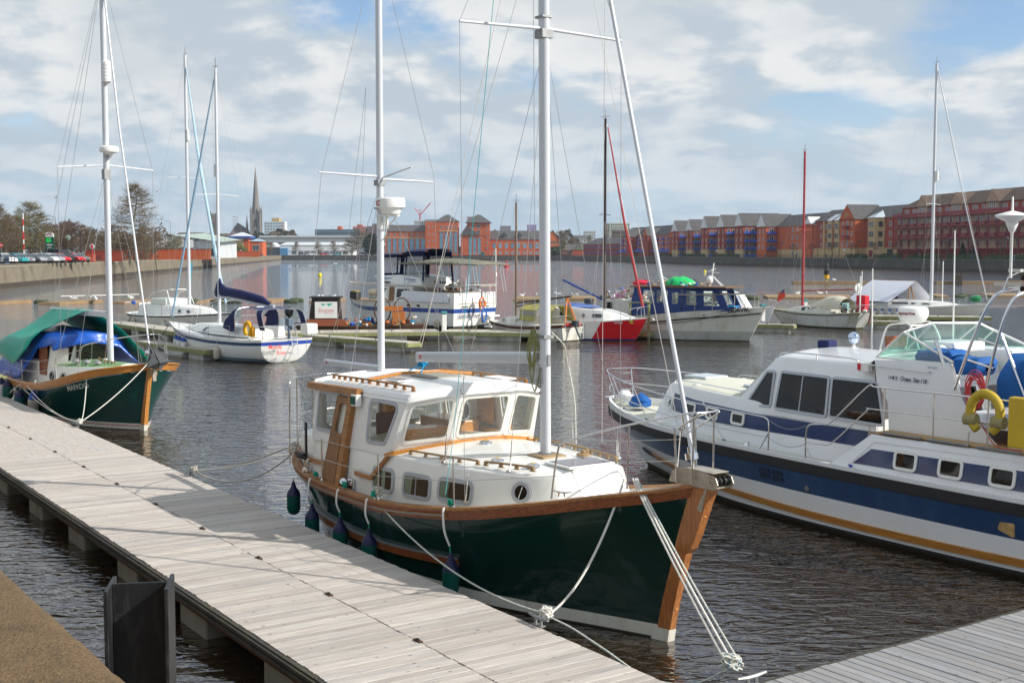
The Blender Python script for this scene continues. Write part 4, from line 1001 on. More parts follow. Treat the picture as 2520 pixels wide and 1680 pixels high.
def railing(name,label,P0,P1,h=1.15,step=2.0,mat=M('black_railing',(.02,.022,.03),.6),nmax=150):
 a,b_=Vector(P0),Vector(P1);L_=(b_-a).length;t=thing(name,label,'railing',a,math.atan2(b_.y-a.y,b_.x-a.x))
 for z in(h,h*.66,h*.33):MB().tube([(0,0,z),(L_,0,z)],.03,4).build('rail',mat,t)
 pr_=None;n=int(L_/step);mb=MB()
 for k in range(n+1):
  if k<nmax:
   if pr_ is None:pr_=MB().box((0,0,h/2+.03),(.09,.07,h+.06)).build('post',mat,t);o=pr_
   else:o=pr_.copy();COL.objects.link(o)
   o.location=(k*step,0,0)
  else:mb.box((k*step,0,h/2),(.09,.07,h))
 if mb.v:struct(mb.build('posts',mat,t),'stuff')
 return t
railing('quay_railing','black post and rail fence along the left quay edge',(WL(170)-.9,170,GZ+.04),(WL(945)-.9,945,GZ+.04))
railing('quay_railing','dark post and rail fence along the right quay edge',(WR(300)+1.0,300,GZ+.04),(WR(925)+1.0,925,GZ+.04),step=2.4)
bb=M('blue_cast_iron',(.045,.085,.15),.5)
def bollard_proto():
 t=thing('bollard','x','bollard');MB().lathe((0,0,0),[(.38,0),(.40,.06),(.30,.14),(.26,.5),(.30,.86),(.38,.92),(.36,1.02),(.24,1.10)],12).build('body',bb,t,smooth=50);MB().lathe((0,0,1.10),[(.24,0),(.18,.07),(.02,.10)],12).build('cap',bb,t,smooth=50);return t
bp=bollard_proto();first=True
for side,Ys in(('left',(183,192,216,236,258,282,310,340,372,408,446,490)),('right',(330,350,372,394,418,444,470,500,530,562,596,632,668))):
 for k,Y in enumerate(Ys):
  q=bp if first else dup(bp);first=False
  q.location=((WL(Y)-1.6)if side=='left' else(WR(Y)+1.9),Y,GZ);q['label']='%s blue cast iron bollard from the photo edge on the %s quay'%(ords[k],side);q['group']='blue mooring bollards on the quays'
lm=M('black_lamp',(.02,.02,.025),.5)
def lamp_proto():
 t=thing('lamp_post','x','lamp post');MB().tube([(0,0,0),(0,0,1),(0,0,6.0)],[.12,.09,.07],6).build('pole',lm,t)
 MB().tube(SMP([(0,0,5.6),(-.35,0,5.9),(-.7,0,6.1)],3),.05,4).build('arm',lm,t);MB().lathe((-.75,0,5.45),[(.16,0),(.30,.12),(.34,.45),(.14,.65),(.04,.75)],8).build('lantern',M('lamp_lantern',(.10,.11,.12),.3),t);return t
lp=lamp_proto();first=True
for side,Ys in(('left',(216,253,290,325,361,395,438,490,545,610)),('right',(338,366,394,424,456,490,526,566,610,660))):
 for k,Y in enumerate(Ys):
  q=lp if first else dup(lp);first=False
  q.location=((WL(Y)-3.2)if side=='left' else(WR(Y)+4.0),Y,GZ);q.rotation_euler=(0,0,0 if side=='left' else 2.8);q['label']='%s black lantern lamp post from the photo edge on the %s quay'%(ords[k],side);q['group']='lantern lamp posts along the quays'
for k,(px,Y,yt,lab)in enumerate(((141,300,535,'silver street light right of the green price totem'),(211,330,553,'silver street light left of the left white mast'),(423,480,546,'silver street light beside the lettered store'),(835,1010,578,'tall grey mast light before the white shed'))):
 t=thing('street_light',lab,'street light',((px-1260)*Y/3050,Y,GZ));h=5+(623-yt)*Y/3050-GZ;MB().tube([(0,0,0),(0,0,h)],[.14,.08],6).build('pole',galv,t);MB().tube([(0,0,h),(-1.6,0,h+.25)],.06,4).box((-1.9,0,h+.25),(.8,.25,.12)).build('head',galv,t)
tq_=thing('price_totem','dark green price totem with glowing green digits and white curved top','sign',((126-1260)*262/3050,262,GZ));dgm=M('totem_green',(.004,.07,.05),.5)
MB().box((0,0,3.0),(1.75,.35,4.2)).build('panel',dgm,tq_);MB().box((0,0,.5),(1.2,.3,1.0)).build('foot',dgm,tq_)
MB().add([(-.87,-.18,5.1),(.87,-.18,5.1),(.87,-.18,5.8),(.3,-.18,6.1),(-.4,-.18,6.1),(-.87,-.18,5.9),(-.87,.18,5.1),(.87,.18,5.1),(.87,.18,5.8),(.3,.18,6.1),(-.4,.18,6.1),(-.87,.18,5.9)],[(0,1,2,3,4,5),(11,10,9,8,7,6),(0,6,7,1),(1,7,8,2),(2,8,9,3),(3,9,10,4),(4,10,11,5),(5,11,6,0)]).build('top_panel',whitep,tq_)
MB().tube([(-.5,-.2,5.5),(-.1,-.2,5.8),(.4,-.2,5.75),(.6,-.2,5.5)],.05,4).build('top_logo',M('logo_red',(.5,.1,.08),.5),tq_)
ed=bpy.data.materials.new('green_led');ed.use_nodes=True;ed.node_tree.nodes['Principled BSDF'].inputs['Base Color'].default_value=(0,.2,.02,1);ed.node_tree.nodes['Principled BSDF'].inputs['Emission Color'].default_value=(0,1,.1,1);ed.node_tree.nodes['Principled BSDF'].inputs['Emission Strength'].default_value=.8
for z in(4.5,4.05):text('151.9' if z>4.3 else '160.9',.5,lambda u,v,w,z=z:Vector((-.75+u,-.19,z+v)),ed,tq_,name='price_digits',bold=.01)
MB().box((0,-.185,3.5),(1.3,.02,.18)).box((0,-.185,3.1),(.9,.02,.08)).box((0,-.185,2.8),(.9,.02,.08)).build('white_lines',whitep,tq_)
t=thing('striped_pole','red and white striped pole rising above the parked cars','pole',((62-1260)*235/3050,235,GZ));
for k in range(8):MB().tube([(0,0,k*1.15),(0,0,(k+1)*1.15)],.11,6).build('band',whitep if k%2 else red,t)
MB().lathe((0,-.12,4.6),[(.28,0),(.28,.1)],10,axis='y').build('plate',red,t)
t=thing('no_entry_sign','red round no entry sign above the cars at the left edge','sign',((6-1260)*205/3050,205,GZ));MB().tube([(0,0,0),(0,0,3.0)],.05,5).build('pole',galv,t);MB().lathe((0,-.06,3.0),[(.36,0),(.36,.04)],14,axis='y').build('disc',red,t);MB().box((0,-.08,3.0),(.5,.03,.13)).build('bar',whitep,t)
t=thing('rounded_sign','pale round green sign on the trees left of the mast','sign',((172-1260)*280/3050,280,GZ));MB().tube([(0,0,0),(0,0,5.2)],.06,5).build('pole',galv,t);MB().lathe((0,-.08,5.2),[(.55,0),(.55,.06)],14,axis='y').build('disc',M('pale_green_sign',(.35,.5,.42),.5),t)
for k,(px,Y,lab)in enumerate(((230,240,'red lifebuoy station with white ring left of the left mast'),(436,420,'red lifebuoy station behind the older yacht masts'),(594,600,'red lifebuoy station by the pavilion'))):
 t=thing('lifebuoy_station',lab,'lifebuoy station',((px-1260)*Y/3050,Y,GZ));MB().box((0,0,1.4),(.14,.14,2.8)).build('post',red,t);MB().lathe((0,-.1,3.0),[(.48,0),(.48,.08)],12,axis='y').build('ring',whitep,t);MB().box((0,-.16,3.0),(.42,.05,.66)).build('centre',red,t)
for Y,lab in((432,'red lifebuoy station in front of the diamond gable on the right quay'),(560,'red lifebuoy station before the white gabled row')):
 t=thing('lifebuoy_station',lab,'lifebuoy station',(WR(Y)+3,Y,GZ));MB().box((0,0,1.4),(.14,.14,2.8)).build('post',red,t);MB().lathe((0,-.1,2.8),[(.45,0),(.45,.08)],12,axis='y').build('ring',whitep,t)
for(pa,pb,Y,h,m_,lab)in((214,304,262,2.2,brickd,'dark red brick wall behind the pedestrian on the left quay'),(304,520,330,2.6,brick,'long low orange brick wall along the left promenade'),(210,236,245,1.4,brick,'short orange brick planter beside the lifebuoy station'),(520,640,560,2.4,brick,'far orange brick wall near the pavilion')):
 x0,x1=(pa-1260)*Y/3050,(pb-1260)*Y/3050;t=thing('brick_wall',lab,'wall',(x0,Y,GZ),0);MB().box(((x1-x0)/2,0,h/2),(x1-x0,.5,h)).build('wall',m_,t);MB().box(((x1-x0)/2,0,h+.06),(x1-x0+.1,.62,.12)).build('coping',m_,t)
def car_proto():
 t=thing('parked_car','x','car');b_=MB();st=[(-2.1,.72,.35,.72),(-2.0,.80,.30,.90),(-1.2,.85,.28,.95),(1.0,.86,.28,.95),(1.9,.80,.32,.80),(2.15,.66,.40,.62)]
 rows=[[(x,-w,zb),(x,-w*1.02,(zb+zt)/2),(x,-w*.92,zt),(x,0,zt+.03),(x,w*.92,zt),(x,w*1.02,(zb+zt)/2),(x,w,zb)]for x,w,zb,zt in st];b_.grid(rows,close=True);b_.add(rows[0],[tuple(range(7))]);b_.add(rows[-1],[tuple(range(7))])
 rf_=[(-1.75,.70,1.28),(-1.3,.66,1.46),(.2,.64,1.48),(.55,.66,1.36)];b_.grid([[(x,-w,z-.03),(x,-w*.8,z),(x,w*.8,z),(x,w,z-.03)]for x,w,z in rf_]);
 for s in(-1,1):
  for xa,xb in((-1.85,-1.75),(-.4,-.3),(1.1,.5)):b_.tube([(xa,s*.78,.92),(xb,s*.68,1.30 if abs(xb)>.4 else 1.44)],.04,4)
 b_.build('body',M('car_silver',(.45,.47,.50),.3,.5),t,smooth=40)
 g_=MB();g_.grid([[(-1.98,-.72,.93),(-1.98,.72,.93)],[(-1.72,-.66,1.26),(-1.72,.66,1.26)]]).grid([[(1.15,-.74,.93),(1.15,.74,.93)],[(.52,-.64,1.38),(.52,.64,1.38)]])
 for s in(-1,1):g_.add([(-1.9,s*.79,.93),(1.1,s*.79,.93),(.5,s*.66,1.40),(-1.3,s*.67,1.43),(-1.72,s*.69,1.25)],[(0,1,2,3,4)])
 g_.build('windows',wingl,t)
 w0=None
 for x in(-1.3,1.35):
  for s in(-1,1):
   if w0 is None:w0=MB().lathe((0,0,0),[(.31,-.1),(.33,-.08),(.33,.08),(.31,.1)],12,axis='y').lathe((0,0,0),[(.19,-.105),(.19,.105)],10,galv,axis='y').build('wheel',None,t);w0.data.materials[0]=black;o=w0
   else:o=w0.copy();COL.objects.link(o)
   o.location=(x,s*.80,.33)
 for s in(-1,1):MB().box((2.05,s*.55,.62),(.12,.28,.14)).build('headlight',M('headlight',(.6,.62,.65),.1),t);MB().box((-2.08,s*.6,.72),(.06,.22,.18)).build('tail_light',red,t)
 return t
cp=car_proto();cc={'white':M('car_white',(.75,.76,.77),.3),'silver':M('car_silver'),'black':M('car_black',(.02,.02,.025),.25),'red':M('car_red',(.50,.01,.02),.3),'teal':M('car_teal',(.02,.28,.32),.3),'blue':M('car_blue',(.04,.09,.22),.3),'grey':M('car_grey',(.16,.17,.19),.3,.3)}
def car(px,Y,col,lab,rz,first=False,s=1.15,group='cars parked on the left quay'):
 q=cp if first else dup(cp);q.location=((px-1260)*Y/3050,Y,GZ);q.rotation_euler=(0,0,rz);q.scale=(s,s,s);q['label']=lab;q['group']=group
 for c in q.children:
  if c.name.startswith('body'):c.material_slots[0].link='OBJECT';c.material_slots[0].material=cc[col]
 return q
rz=-.55
car(12,195,'white','white car at the far left edge of the quay car park',rz,True)
for px,Y,c,l in((28,202,'black','black car second from the left edge in the quay car park'),(40,200,'teal','teal blue car between black and silver cars on the left quay'),(56,206,'silver','silver car third along the left quay car park'),(70,208,'black','black car in front of the striped pole'),(86,210,'silver','silver car beside the first lamp post'),(103,213,'grey','grey estate car right of the first lamp post'),(118,216,'white','white car in front of the green price totem'),(131,219,'silver','silver car right of the white one below the totem'),(147,222,'red','red car partly hidden by the dark van'),(183,230,'red','bright red car at the right end of the quay car park'),(172,234,'silver','silver car behind the bright red one'),(196,240,'grey','dark grey car last on the right of the quay car park'),(18,216,'white','white hatchback roof behind the first row at the left edge')):car(px,Y,c,l,rz)
for px,Y,c,l in((797,985,'red','distant red car on the far end quay'),(815,988,'silver','distant silver car right of the red one'),(832,985,'teal','distant pale teal car on the far end quay'),(767,990,'white','distant white car left of the red one'),(745,990,'grey','distant grey car by the white shed'),(350-35,345,'white','white car roof behind the orange promenade wall'),(415,400,'white','white car behind the wall near the lettered store'),(480,450,'white','white car behind the wall near the yacht masts')):car(px,Y,c,l,0,s=1.5 if Y>900 else 1.1,group='distant cars')
vn=thing('parked_van','dark navy van parked among the cars left of the mast','van',((150-1260)*226/3050,226,GZ),rz)
rows=[[(x,-.95,.35),(x,-.95,z),(x,.95,z),(x,.95,.35)]for x,z in((-2.9,2.2),(-2.8,2.35),(.9,2.35),(1.9,1.45),(2.7,1.25),(2.85,.8))];MB().grid(rows,close=True).add(rows[0],[(0,1,2,3)]).add(rows[-1],[(0,1,2,3)]).build('body',cc['black'],vn);MB().add([(1.0,-.9,2.2),(1.85,-.9,1.5),(1.85,.9,1.5),(1.0,.9,2.2)],[(0,1,2,3)]).build('windscreen',wingl,vn)
for x in(-1.9,1.9):
 for s in(-1,1):MB().lathe((x,s*.88,.36),[(.36,-.1),(.36,.1)],12,axis='y').build('wheel',black,vn)
bs=thing('minibus','white and purple minibus on the far quay left of the second mast','bus',((893-1260)*988/3050,988,GZ));MB().box((0,0,1.7),(8,2.3,2.6)).build('body',whitep,bs,bevel=.2);MB().box((.4,-1.18,2.1),(7,.06,.9)).build('windows',wingl,bs);MB().box((1.5,-1.19,1.2),(4.5,.05,.7)).build('purple_panel',M('purple_livery',(.3,.08,.35),.5),bs)
for x in(-2.6,2.6):MB().lathe((x,-1.1,.5),[(.5,-.1),(.5,.1)],10,axis='y').build('wheel',black,bs)
def person_mesh(pose):
 sw=.16 if pose=='walk' else .03
 V=[(0,0,.95),(0,0,1.2),(0,0,1.42),(0,0,1.52),(0,-.01,1.64),(0,-.01,1.74),(.10,0,.90),(.11,sw,.50),(.11,-sw*.4+.02,.08),(.11,-sw*.4-.12,.04),(-.10,0,.90),(-.11,-sw,.50),(-.11,sw*.8+.02,.08),(-.11,sw*.8-.12,.04),(.19,0,1.40),(.24,sw*.6,1.13),(.23,-.06-sw*.3,.90),(.23,-.09,.80),(-.19,0,1.40),(-.24,-sw*.6,1.13),(-.23,-.06+sw*.3,.90),(-.23,-.09,.80)]
 E_=[(0,1),(1,2),(2,3),(3,4),(4,5),(0,6),(6,7),(7,8),(8,9),(0,10),(10,11),(11,12),(12,13),(2,14),(14,15),(15,16),(16,17),(2,18),(18,19),(19,20),(20,21)]
 rad=[.15,.13,.15,.06,.09,.08,.10,.07,.05,.04,.10,.07,.05,.04,.07,.05,.04,.035,.07,.05,.04,.035]
 me=bpy.data.meshes.new('p');me.from_pydata(V,E_,[]);o=bpy.data.objects.new('p',me);COL.objects.link(o);o.modifiers.new('s','SKIN')
 for i,r in enumerate(rad):me.skin_vertices[0].data[i].radius=(r,r*.8);me.skin_vertices[0].data[i].use_root=i==0
 o.modifiers.new('u','SUBSURF').levels=1
 dg=bpy.context.evaluated_depsgraph_get();m2=bpy.data.meshes.new_from_object(o.evaluated_get(dg));bpy.data.objects.remove(o);m2.name='person'
 for k in range(4):m2.materials.append(None)
 for p in m2.polygons:
  z=p.center.z;y=abs(p.center.x);p.use_smooth=True
  p.material_index=3 if z>1.72 or(z>1.58 and p.center.y>.02)else 2 if z>1.50 or(z<.88 and y>.2)else 1 if z<.93 else 0
 return m2
pms={'walk':person_mesh('walk'),'stand':person_mesh('stand')}
skin_=M('skin',(.50,.30,.21),.6);hair_=M('dark_hair',(.03,.02,.015),.8)
def person(px,Y,top,legs,lab,pose='walk',rz=0.,hair=hair_,at=None):
 o=bpy.data.objects.new('person',pms[pose]);COL.objects.link(o);o.location=at or((px-1260)*Y/3050,Y,GZ);o.rotation_euler=(0,0,rz);tag(o,lab,'person','people walking on the left promenade')
 for k,m_ in enumerate((top,legs,skin_,hair)):o.material_slots[k].link='OBJECT';o.material_slots[k].material=m_
C_=lambda n,c:M(n,c,.8)
blk=C_('cloth_black',(.015,.015,.02));den=C_('cloth_denim',(.04,.08,.16));wht=C_('cloth_white',(.6,.6,.6));rdc=C_('cloth_red',(.55,.01,.02));blc=C_('cloth_blue',(.10,.22,.40));grc=C_('cloth_grey',(.2,.2,.22));orc=C_('cloth_orange',(.7,.2,.05))
for px,a,b_,lab,ps,rr_z in((223,blk,wht,'person in black top and white trousers standing by the railing','stand',0),(308,grc,blk,'person in grey just right of the brick wall end','walk',.5),(320,blc,den,'person in pale blue beside the grey clad walker','walk',-.5),(352,blk,blk,'person in black right of the thin forestay on the promenade','walk',1.2),(366,grc,blk,'person in grey bending toward the railing below the conical tree','stand',1),(387,blk,den,'person in black walking left of the pale blue one','walk',.3),(396,blc,den,'person in blue standing by the promenade rail below the store','stand',0),(418,blk,blk,'dark clothed pair walker left of the person in red','walk',0),(429,rdc,blk,'person in bright red jacket on the promenade','walk',.2),(436,orc,blk,'person in orange beside the bright red jacket','walk',-.2),(444,blk,den,'person in black right of the orange clad person','walk',.4),(505,wht,den,'person in white top beyond the yacht masts','walk',.1)):
 al=(px-1260)/3050;Y=(-75+.1321*181-4.2)/(al+.1321);person(px,Y,a,b_,lab,ps,rr_z)
bmat=M('gravelly_platform',(.27,.185,.105),.95,var=.3,scale=1.5,bump=.5,bscale=8);fgm=M('weedy_float',(.05,.065,.03),.8,var=.4,scale=2)
def bx_(px,Y):return(px-1260)*Y/3050
plats=[(-45,52,122),(118,232,123),(286,386,125),(498,512,126),(640,692,127),(770,842,128),(1262,1352,132),(1388,1470,134),(1878,2100,138),(2288,2330,141),(2420,2520,143)]
wd_=['at the extreme left','second from the left','third from the left, left of the older yacht','short one behind the yacht boom','behind the red lettered yacht stern','left of the second mast with gulls on it','behind the trawler yacht stern post','between the mainmast and the dark mast','behind the red masted yacht','behind the tented yacht bow','at the right edge']
for(a,c_,Y),l in zip(plats,wd_):
 x0,x1=bx_(a,Y),bx_(c_,Y);sk=2.5 if a<400 else .5
 mb=MB().add([(x0,Y-2.6,.22),(x1-sk,Y-2.6,.22),(x1,Y+2.6,.34),(x0+sk,Y+2.6,.34),(x0,Y-2.6,-.3),(x1-sk,Y-2.6,-.3),(x1,Y+2.6,-.3),(x0+sk,Y+2.6,-.3)],[(0,1,2,3),(0,4,5,1),(1,5,6,2),(2,6,7,3),(3,7,4,0)])
 tag(mb.build('floating_platform',bmat),'brown floating boom platform '+l,'platform','platforms of the floating boom')
fb0=MB().lathe((0,0,0),[(.12,-.75),(.26,-.6),(.26,.6),(.12,.75)],8,axis='x').build('boom_float',fgm,None,smooth=50);k=0;edges=[]
for(a,c_,Y),(a2,c2,Y2)in zip(plats[:-1],plats[1:]):
 x=bx_(c_,Y)+1.2;xe=bx_(a2,Y2)-1
 while x<xe:
  for dy in(-1.6,1.6):
   if rnd.random()<.85:
    q=fb0 if k==0 else fb0.copy()
    if k:COL.objects.link(q)
    q.location=(x,Y+(Y2-Y)*.5+dy,.08);q.rotation_euler=(0,0,rnd.uniform(-.1,.1));tag(q,'dark weedy float in the rows joining the brown boom platforms','float','floats of the floating boom');k+=1
  x+=1.75
for(a,c_,Y,l)in((1950,2138,200,'left length of the second farther boom near the black and yellow buoy'),(2300,2345,200,'middle length of the farther boom left of the post'),(2356,2540,201,'right length of the farther boom, right of the post')):
 x0,x1=bx_(a,Y),bx_(c_,Y);tag(MB().box(((x0+x1)/2,Y,.15),(x1-x0,1.6,.7)).build('boom_timber',bmat),l,'boom')
tag(MB().box((bx_(2350,200),199,.6),(1.1,1.1,1.9)).build('timber_post',M('dark_pile',(.06,.05,.04),.9)),'dark square timber post in the farther boom at right','post')
by=thing('cardinal_buoy','black over yellow cardinal buoy with two black cones','buoy',(bx_(2033,203),203,0));blkp=M('buoy_black',(.012,.013,.015),.5)
MB().lathe((0,0,0),[(.5,0),(.45,.3),(.12,.55),(.10,.85)],10).build('float_base',yellowm,by);MB().lathe((0,0,.85),[(.44,0),(.44,.62)],12).build('yellow_band',M('buoy_yellow',(.75,.42,.01),.5),by);MB().lathe((0,0,1.47),[(.44,0),(.44,.75)],12).build('black_band',blkp,by)
for z in(2.3,2.95):MB().lathe((0,0,z),[(.42,0),(.03,.58)],10).build('cone',blkp,by)
ry=thing('channel_buoy','small red conical channel buoy left of the mainmast','buoy',(bx_(1246,440),440,0));MB().lathe((0,0,0),[(.95,0),(.95,.5),(.35,.7),(.25,1.8),(.4,1.9),(.02,2.5)],12).build('body',M('buoy_red',(.50,.02,.04),.5),ry)
tag(MB().lathe((bx_(788,267),267,0),[(.25,-.2),(.38,.1),(.38,.5),(.2,.75),(.02,.8)],10).build('yellow_buoy',M('buoy_bright_yellow',(.80,.65,.01),.5),None,smooth=60),'bright yellow buoy on open water left of the second mast','buoy')
tag(MB().lathe((bx_(1734,330),330,0),[(.3,-.2),(.4,.2),(.05,.6)],10).build('yellow_buoy',M('buoy_bright_yellow'),None,smooth=60),'tiny yellow buoy on open water above the blue wheelhouse boat','buoy')
gwh=M('gull_white',(.72,.72,.70),.8);ggr=M('gull_grey',(.35,.37,.40),.8)
def gull_proto():
 t=thing('gull','x','bird');MB().lathe((0,0,.16),[(.01,-.26),(.05,-.18),(.095,-.02),(.085,.10),(.05,.17)],8,axis='x').lathe((.20,0,.27),[(.01,-.06),(.05,-.02),(.05,.03),(.01,.09)],8,axis='x').tube([(.12,0,.18),(.2,0,.27)],.045,6).build('body',gwh,t,smooth=80)
 MB().lathe((-.06,0,.20),[(.01,-.24),(.06,-.1),(.09,.04),(.03,.14)],6,axis='x',sy=1.15).build('folded_wings',ggr,t,smooth=80);MB().tube([(0,.03,0),(0,.03,.12)],.01,3).build('leg',owd,t);MB().tube([(0,-.03,0),(0,-.03,.12)],.01,3).build('leg',owd,t);return t
gp_=gull_proto();first=True
for px,Y,z,l in((228,124,.33,'gull at the right tip of the second boom platform'),(236,124,.2,'gull just off the second boom platform'),(181,123,.3,'gull on the middle of the second boom platform'),(322,124,.33,'gull on the third boom platform'),(783,127,.3,'leftmost gull on the platform left of the second mast'),(795,127,.3,'middle gull on the platform left of the second mast'),(820,127,.3,'right hand gull on the platform left of the second mast'),(1268,132,.3,'gull behind the trawler stern pole'),(1283,131,.3,'gull second on the platform behind the small mast'),(1325,132,.3,'gull left of the mainmast on the boom'),(1372,133,.4,'larger gull right of the mainmast on the boom'),(1408,133,.3,'gull left of the blue boom on the platform'),(1418,133,.3,'second gull left of the blue boom'),(1962,138,.3,'gull left of the red mast on the boom'),(2018,139,.3,'gull right of the red mast on the boom'),(2033,139,.3,'second gull right of the red mast'),(2052,200,.5,'dark bird on the farther boom beside the buoy')):
 q=gp_ if first else dup(gp_);first=False;q.location=(bx_(px,Y),Y,z);q.rotation_euler=(0,0,rnd.uniform(0,6));q.scale=(1.5,1.5,1.5);q['label']=l;q['group']='gulls resting on the boom'
for px,py,Y,l,s in((144,487,120,'gull gliding above the left trees',1),(393,473,150,'gull with raised wings in the sky right of the conical tree',1),(826,649,150,'white gull skimming the water left of the second mast',1)):
 t=thing('flying_gull',l,'bird',(bx_(px,Y),Y,5+(623-py)*Y/3050),.6);MB().lathe((0,0,0),[(.01,-.24),(.07,-.05),(.07,.1),(.01,.26)],7,axis='x').build('body',gwh,t)
 for sd in(-1,1):MB().add([(.08,sd*.05,.02),(-.1,sd*.05,.02),(-.02,sd*.38,.16),(.12,sd*.38,.16),(-.12,sd*.78,.04)],[(0,1,2,3),(3,2,4)]).build('wing',ggr,t)
 # hero: green motor sailer moored at the pontoon
hero=boat('motor_sailer','large dark green motor sailer with white wheelhouse and teak door in the foreground','boat',2.063,15.694,.5593,-.829)
hus=[0,.04,.12,.25,.45,.65,.8,.9,.96,1]
HH=Hull((-8.9,-9.85),(-.14,.50),hus,[1.30,1.27,1.20,1.16,1.19,1.38,1.66,1.89,2.02,2.13],[.55,.98,1.36,1.60,1.68,1.56,1.22,.78,.40,.075],[.30,.72,1.15,1.42,1.50,1.25,.80,.42,.20,.06],p=1.5,q=1.25,n=40)
mb=MB()
HH.mesh(mb,[(0,-.35,2),(0,.03,1),(0,.17,1),(0,.20,9),(1,-.16,2),(1,0,1)],[weed,boot,boot,greenhull,greenhull])
hob=mb.build('hull',None,hero,smooth=35)
mb=MB();HH.deck(mb,.22,white,camber=.05,inn=.06,bulwark=cream);mb.build('deck',None,hero,smooth=40)
tk=MB()
HH.strip(tk,lambda u:HH.sh(u)-.165,.150,.035,mahog,0,1,44)
tk.build('bulwark_strake',mahog,hero,smooth=50)
tk=MB();HH.rail(tk,.15,.035,teak,off=-.03,top=.02,n=50);tk.build('cap_rail',teak,hero,smooth=50)
tk=MB();HH.strip(tk,lambda u:HH.sh(u)-.12,.05,.062,teak,.03,.66,30);tk.build('rub_rail',teak,hero,smooth=40)
tk=MB();HH.strip(tk,lambda u:HH.sh(u)-.107,.024,.068,steel,.05,.655,30);tk.build('rub_rail_strip',galv,hero)
tk=MB();HH.strip(tk,lambda u:.52-.10*math.sin(math.pi*min(1,max(0,(u-.02)/.65))),.11,.07,mahog,.03,.66,30);tk.build('lower_rub_rail',mahog,hero,smooth=40)
tk=MB();HH.strip(tk,lambda u:.632-.10*math.sin(math.pi*min(1,max(0,(u-.02)/.65))),.014,.075,galv,.03,.66,30);tk.build('lower_rub_strip',galv,hero)
st=MB()
SX=lambda z:HH.P(1,z/2.13).x
prof=[(SX(z)+o,z)for z,o in((.16,.13),(.5,.13),(.95,.135),(1.22,.14),(1.30,.20),(1.5,.235),(1.85,.25),(2.12,.27))]
inn=[(SX(z)-.12,z)for _,z in prof]
for i in range(len(prof)-1):
 w0,w1=.052+.02*i/7,.052+.02*(i+1)/7
 w0b,w1b=w0+.045,w1+.045
 (x0,z0),(x1,z1)=prof[i],prof[i+1];(a0,_),(a1,_)=inn[i],inn[i+1]
 st.add([(x0,-w0,z0),(x0,w0,z0),(a0,w0b,z0),(a0,-w0b,z0),(x1,-w1,z1),(x1,w1,z1),(a1,w1b,z1),(a1,-w1b,z1)],[(0,1,5,4),(1,2,6,5),(3,0,4,7),(4,5,6,7),(0,3,2,1)],boot if z1<.35 and False else mahog)
st.build('stem',wood('stem_teak',(.48,.19,.05),(.30,.10,.025),.35,axis=2,coat=.3),hero,bevel=.006,seg=1)
MB().add([(-.03,-.057,-.1),(-.03,.057,-.1),(-.3,.13,-.1),(-.3,-.13,-.1),(.015,-.060,.165),(.015,.060,.165),(-.22,.115,.165),(-.22,-.115,.165)],[(0,1,5,4),(1,2,6,5),(3,0,4,7),(4,5,6,7)]).build('stem_foot',boot,hero)
for x,z in((SX(1.75)+.255,1.75),(SX(1.0)+.15,1.0),(SX(.45)+.145,.45)):
 MB().lathe((x-.02,0,z),[(0.001,0),(.022,.003),(.022,.012)],10,axis='x').build('stem_plug',owd,hero)
br=MB()
for y in(-.13,.13):
 pts=[(-.15,2.12),(-.10,2.25),(.0,2.32),(.55,2.32),(.70,2.28),(.74,2.20),(.69,2.13)]
 o=len(br.v);br.add([(x+.22,y-.006,z)for x,z in pts]+[(x+.22,y+.006,z)for x,z in pts],[tuple(range(7)),tuple(range(13,6,-1))]+[(i,(i+1)%7,(i+1)%7+7,i+7)for i in range(7)])
br.box((.50,0,2.145),(.75,.27,.02));br.box((.62,0,2.33),(.5,.27,.012))
wst=M('weathered_steel',(.46,.41,.34),.42,.55,var=.3,scale=14,dirt=(.25,.16,.09),dirt_amt=.5,dirt_scale=9)
br.build('bow_roller',wst,hero,bevel=.002,seg=1)
for y in(-.075,.075):
 MB().lathe((.87,y-.05,2.225),[(.025,0),(.058,.004),(.058,.02),(.03,.045),(.03,.06),(.058,.085),(.058,.1)],16,axis='y').build('roller',black,hero,smooth=40)
MB().lathe((.87,0,2.225),[(.02,-.17),(.02,.17)],8,axis='y').build('roller_pin',steel,hero)
MB().box((.62,-.078,1.98),(.10,.008,.34),ry=.3).box((.62,.078,1.98),(.10,.008,.34),ry=.3).build('stem_plate',wst,hero)
# cabin trunk
ts=[(-7.85,1.38,1.02,-7.85,1.33,1.82,.10),(-5.2,1.43,1.05,-5.2,1.37,1.86,.18),(-4.0,1.35,1.14,-4.0,1.27,1.88,.18),(-2.9,1.18,1.28,-2.93,1.10,1.905,.15),(-1.90,.84,1.40,-1.96,.77,1.935,.11),(-1.50,.62,1.42,-1.78,.60,1.955,.09),(-1.35,.30,1.45,-1.68,.30,1.99,.05)]
tr=MB();house(tr,ts,cream,white);tro=tr.build('cabin_trunk',None,hero,bevel=.035,smooth=50)
def TS1(side=-1):
 ys=curve([s[0]for s in ts],[s[1]for s in ts]);yt=curve([s[0]for s in ts],[s[4]for s in ts]);zb=curve([s[0]for s in ts],[s[2]for s in ts]);zt=curve([s[0]for s in ts],[s[5]for s in ts])
 def f(u,v,w):
  t=(v-zb(u))/(zt(u)-zb(u));y=ys(u)+(yt(u)-ys(u))*t;e=.05
  dy=(ys(u+e)-ys(u-e))/(2*e);n=Vector((-dy,1,0)).normalized()
  return Vector((u+n.x*w,side*(y+n.y*w),v))
 return f
curtain=M('net_curtain',(.60,.62,.55),.9,var=.1,scale=30)
cabdark=M('cabin_dark_wood',(.10,.045,.02),.7,var=.2)
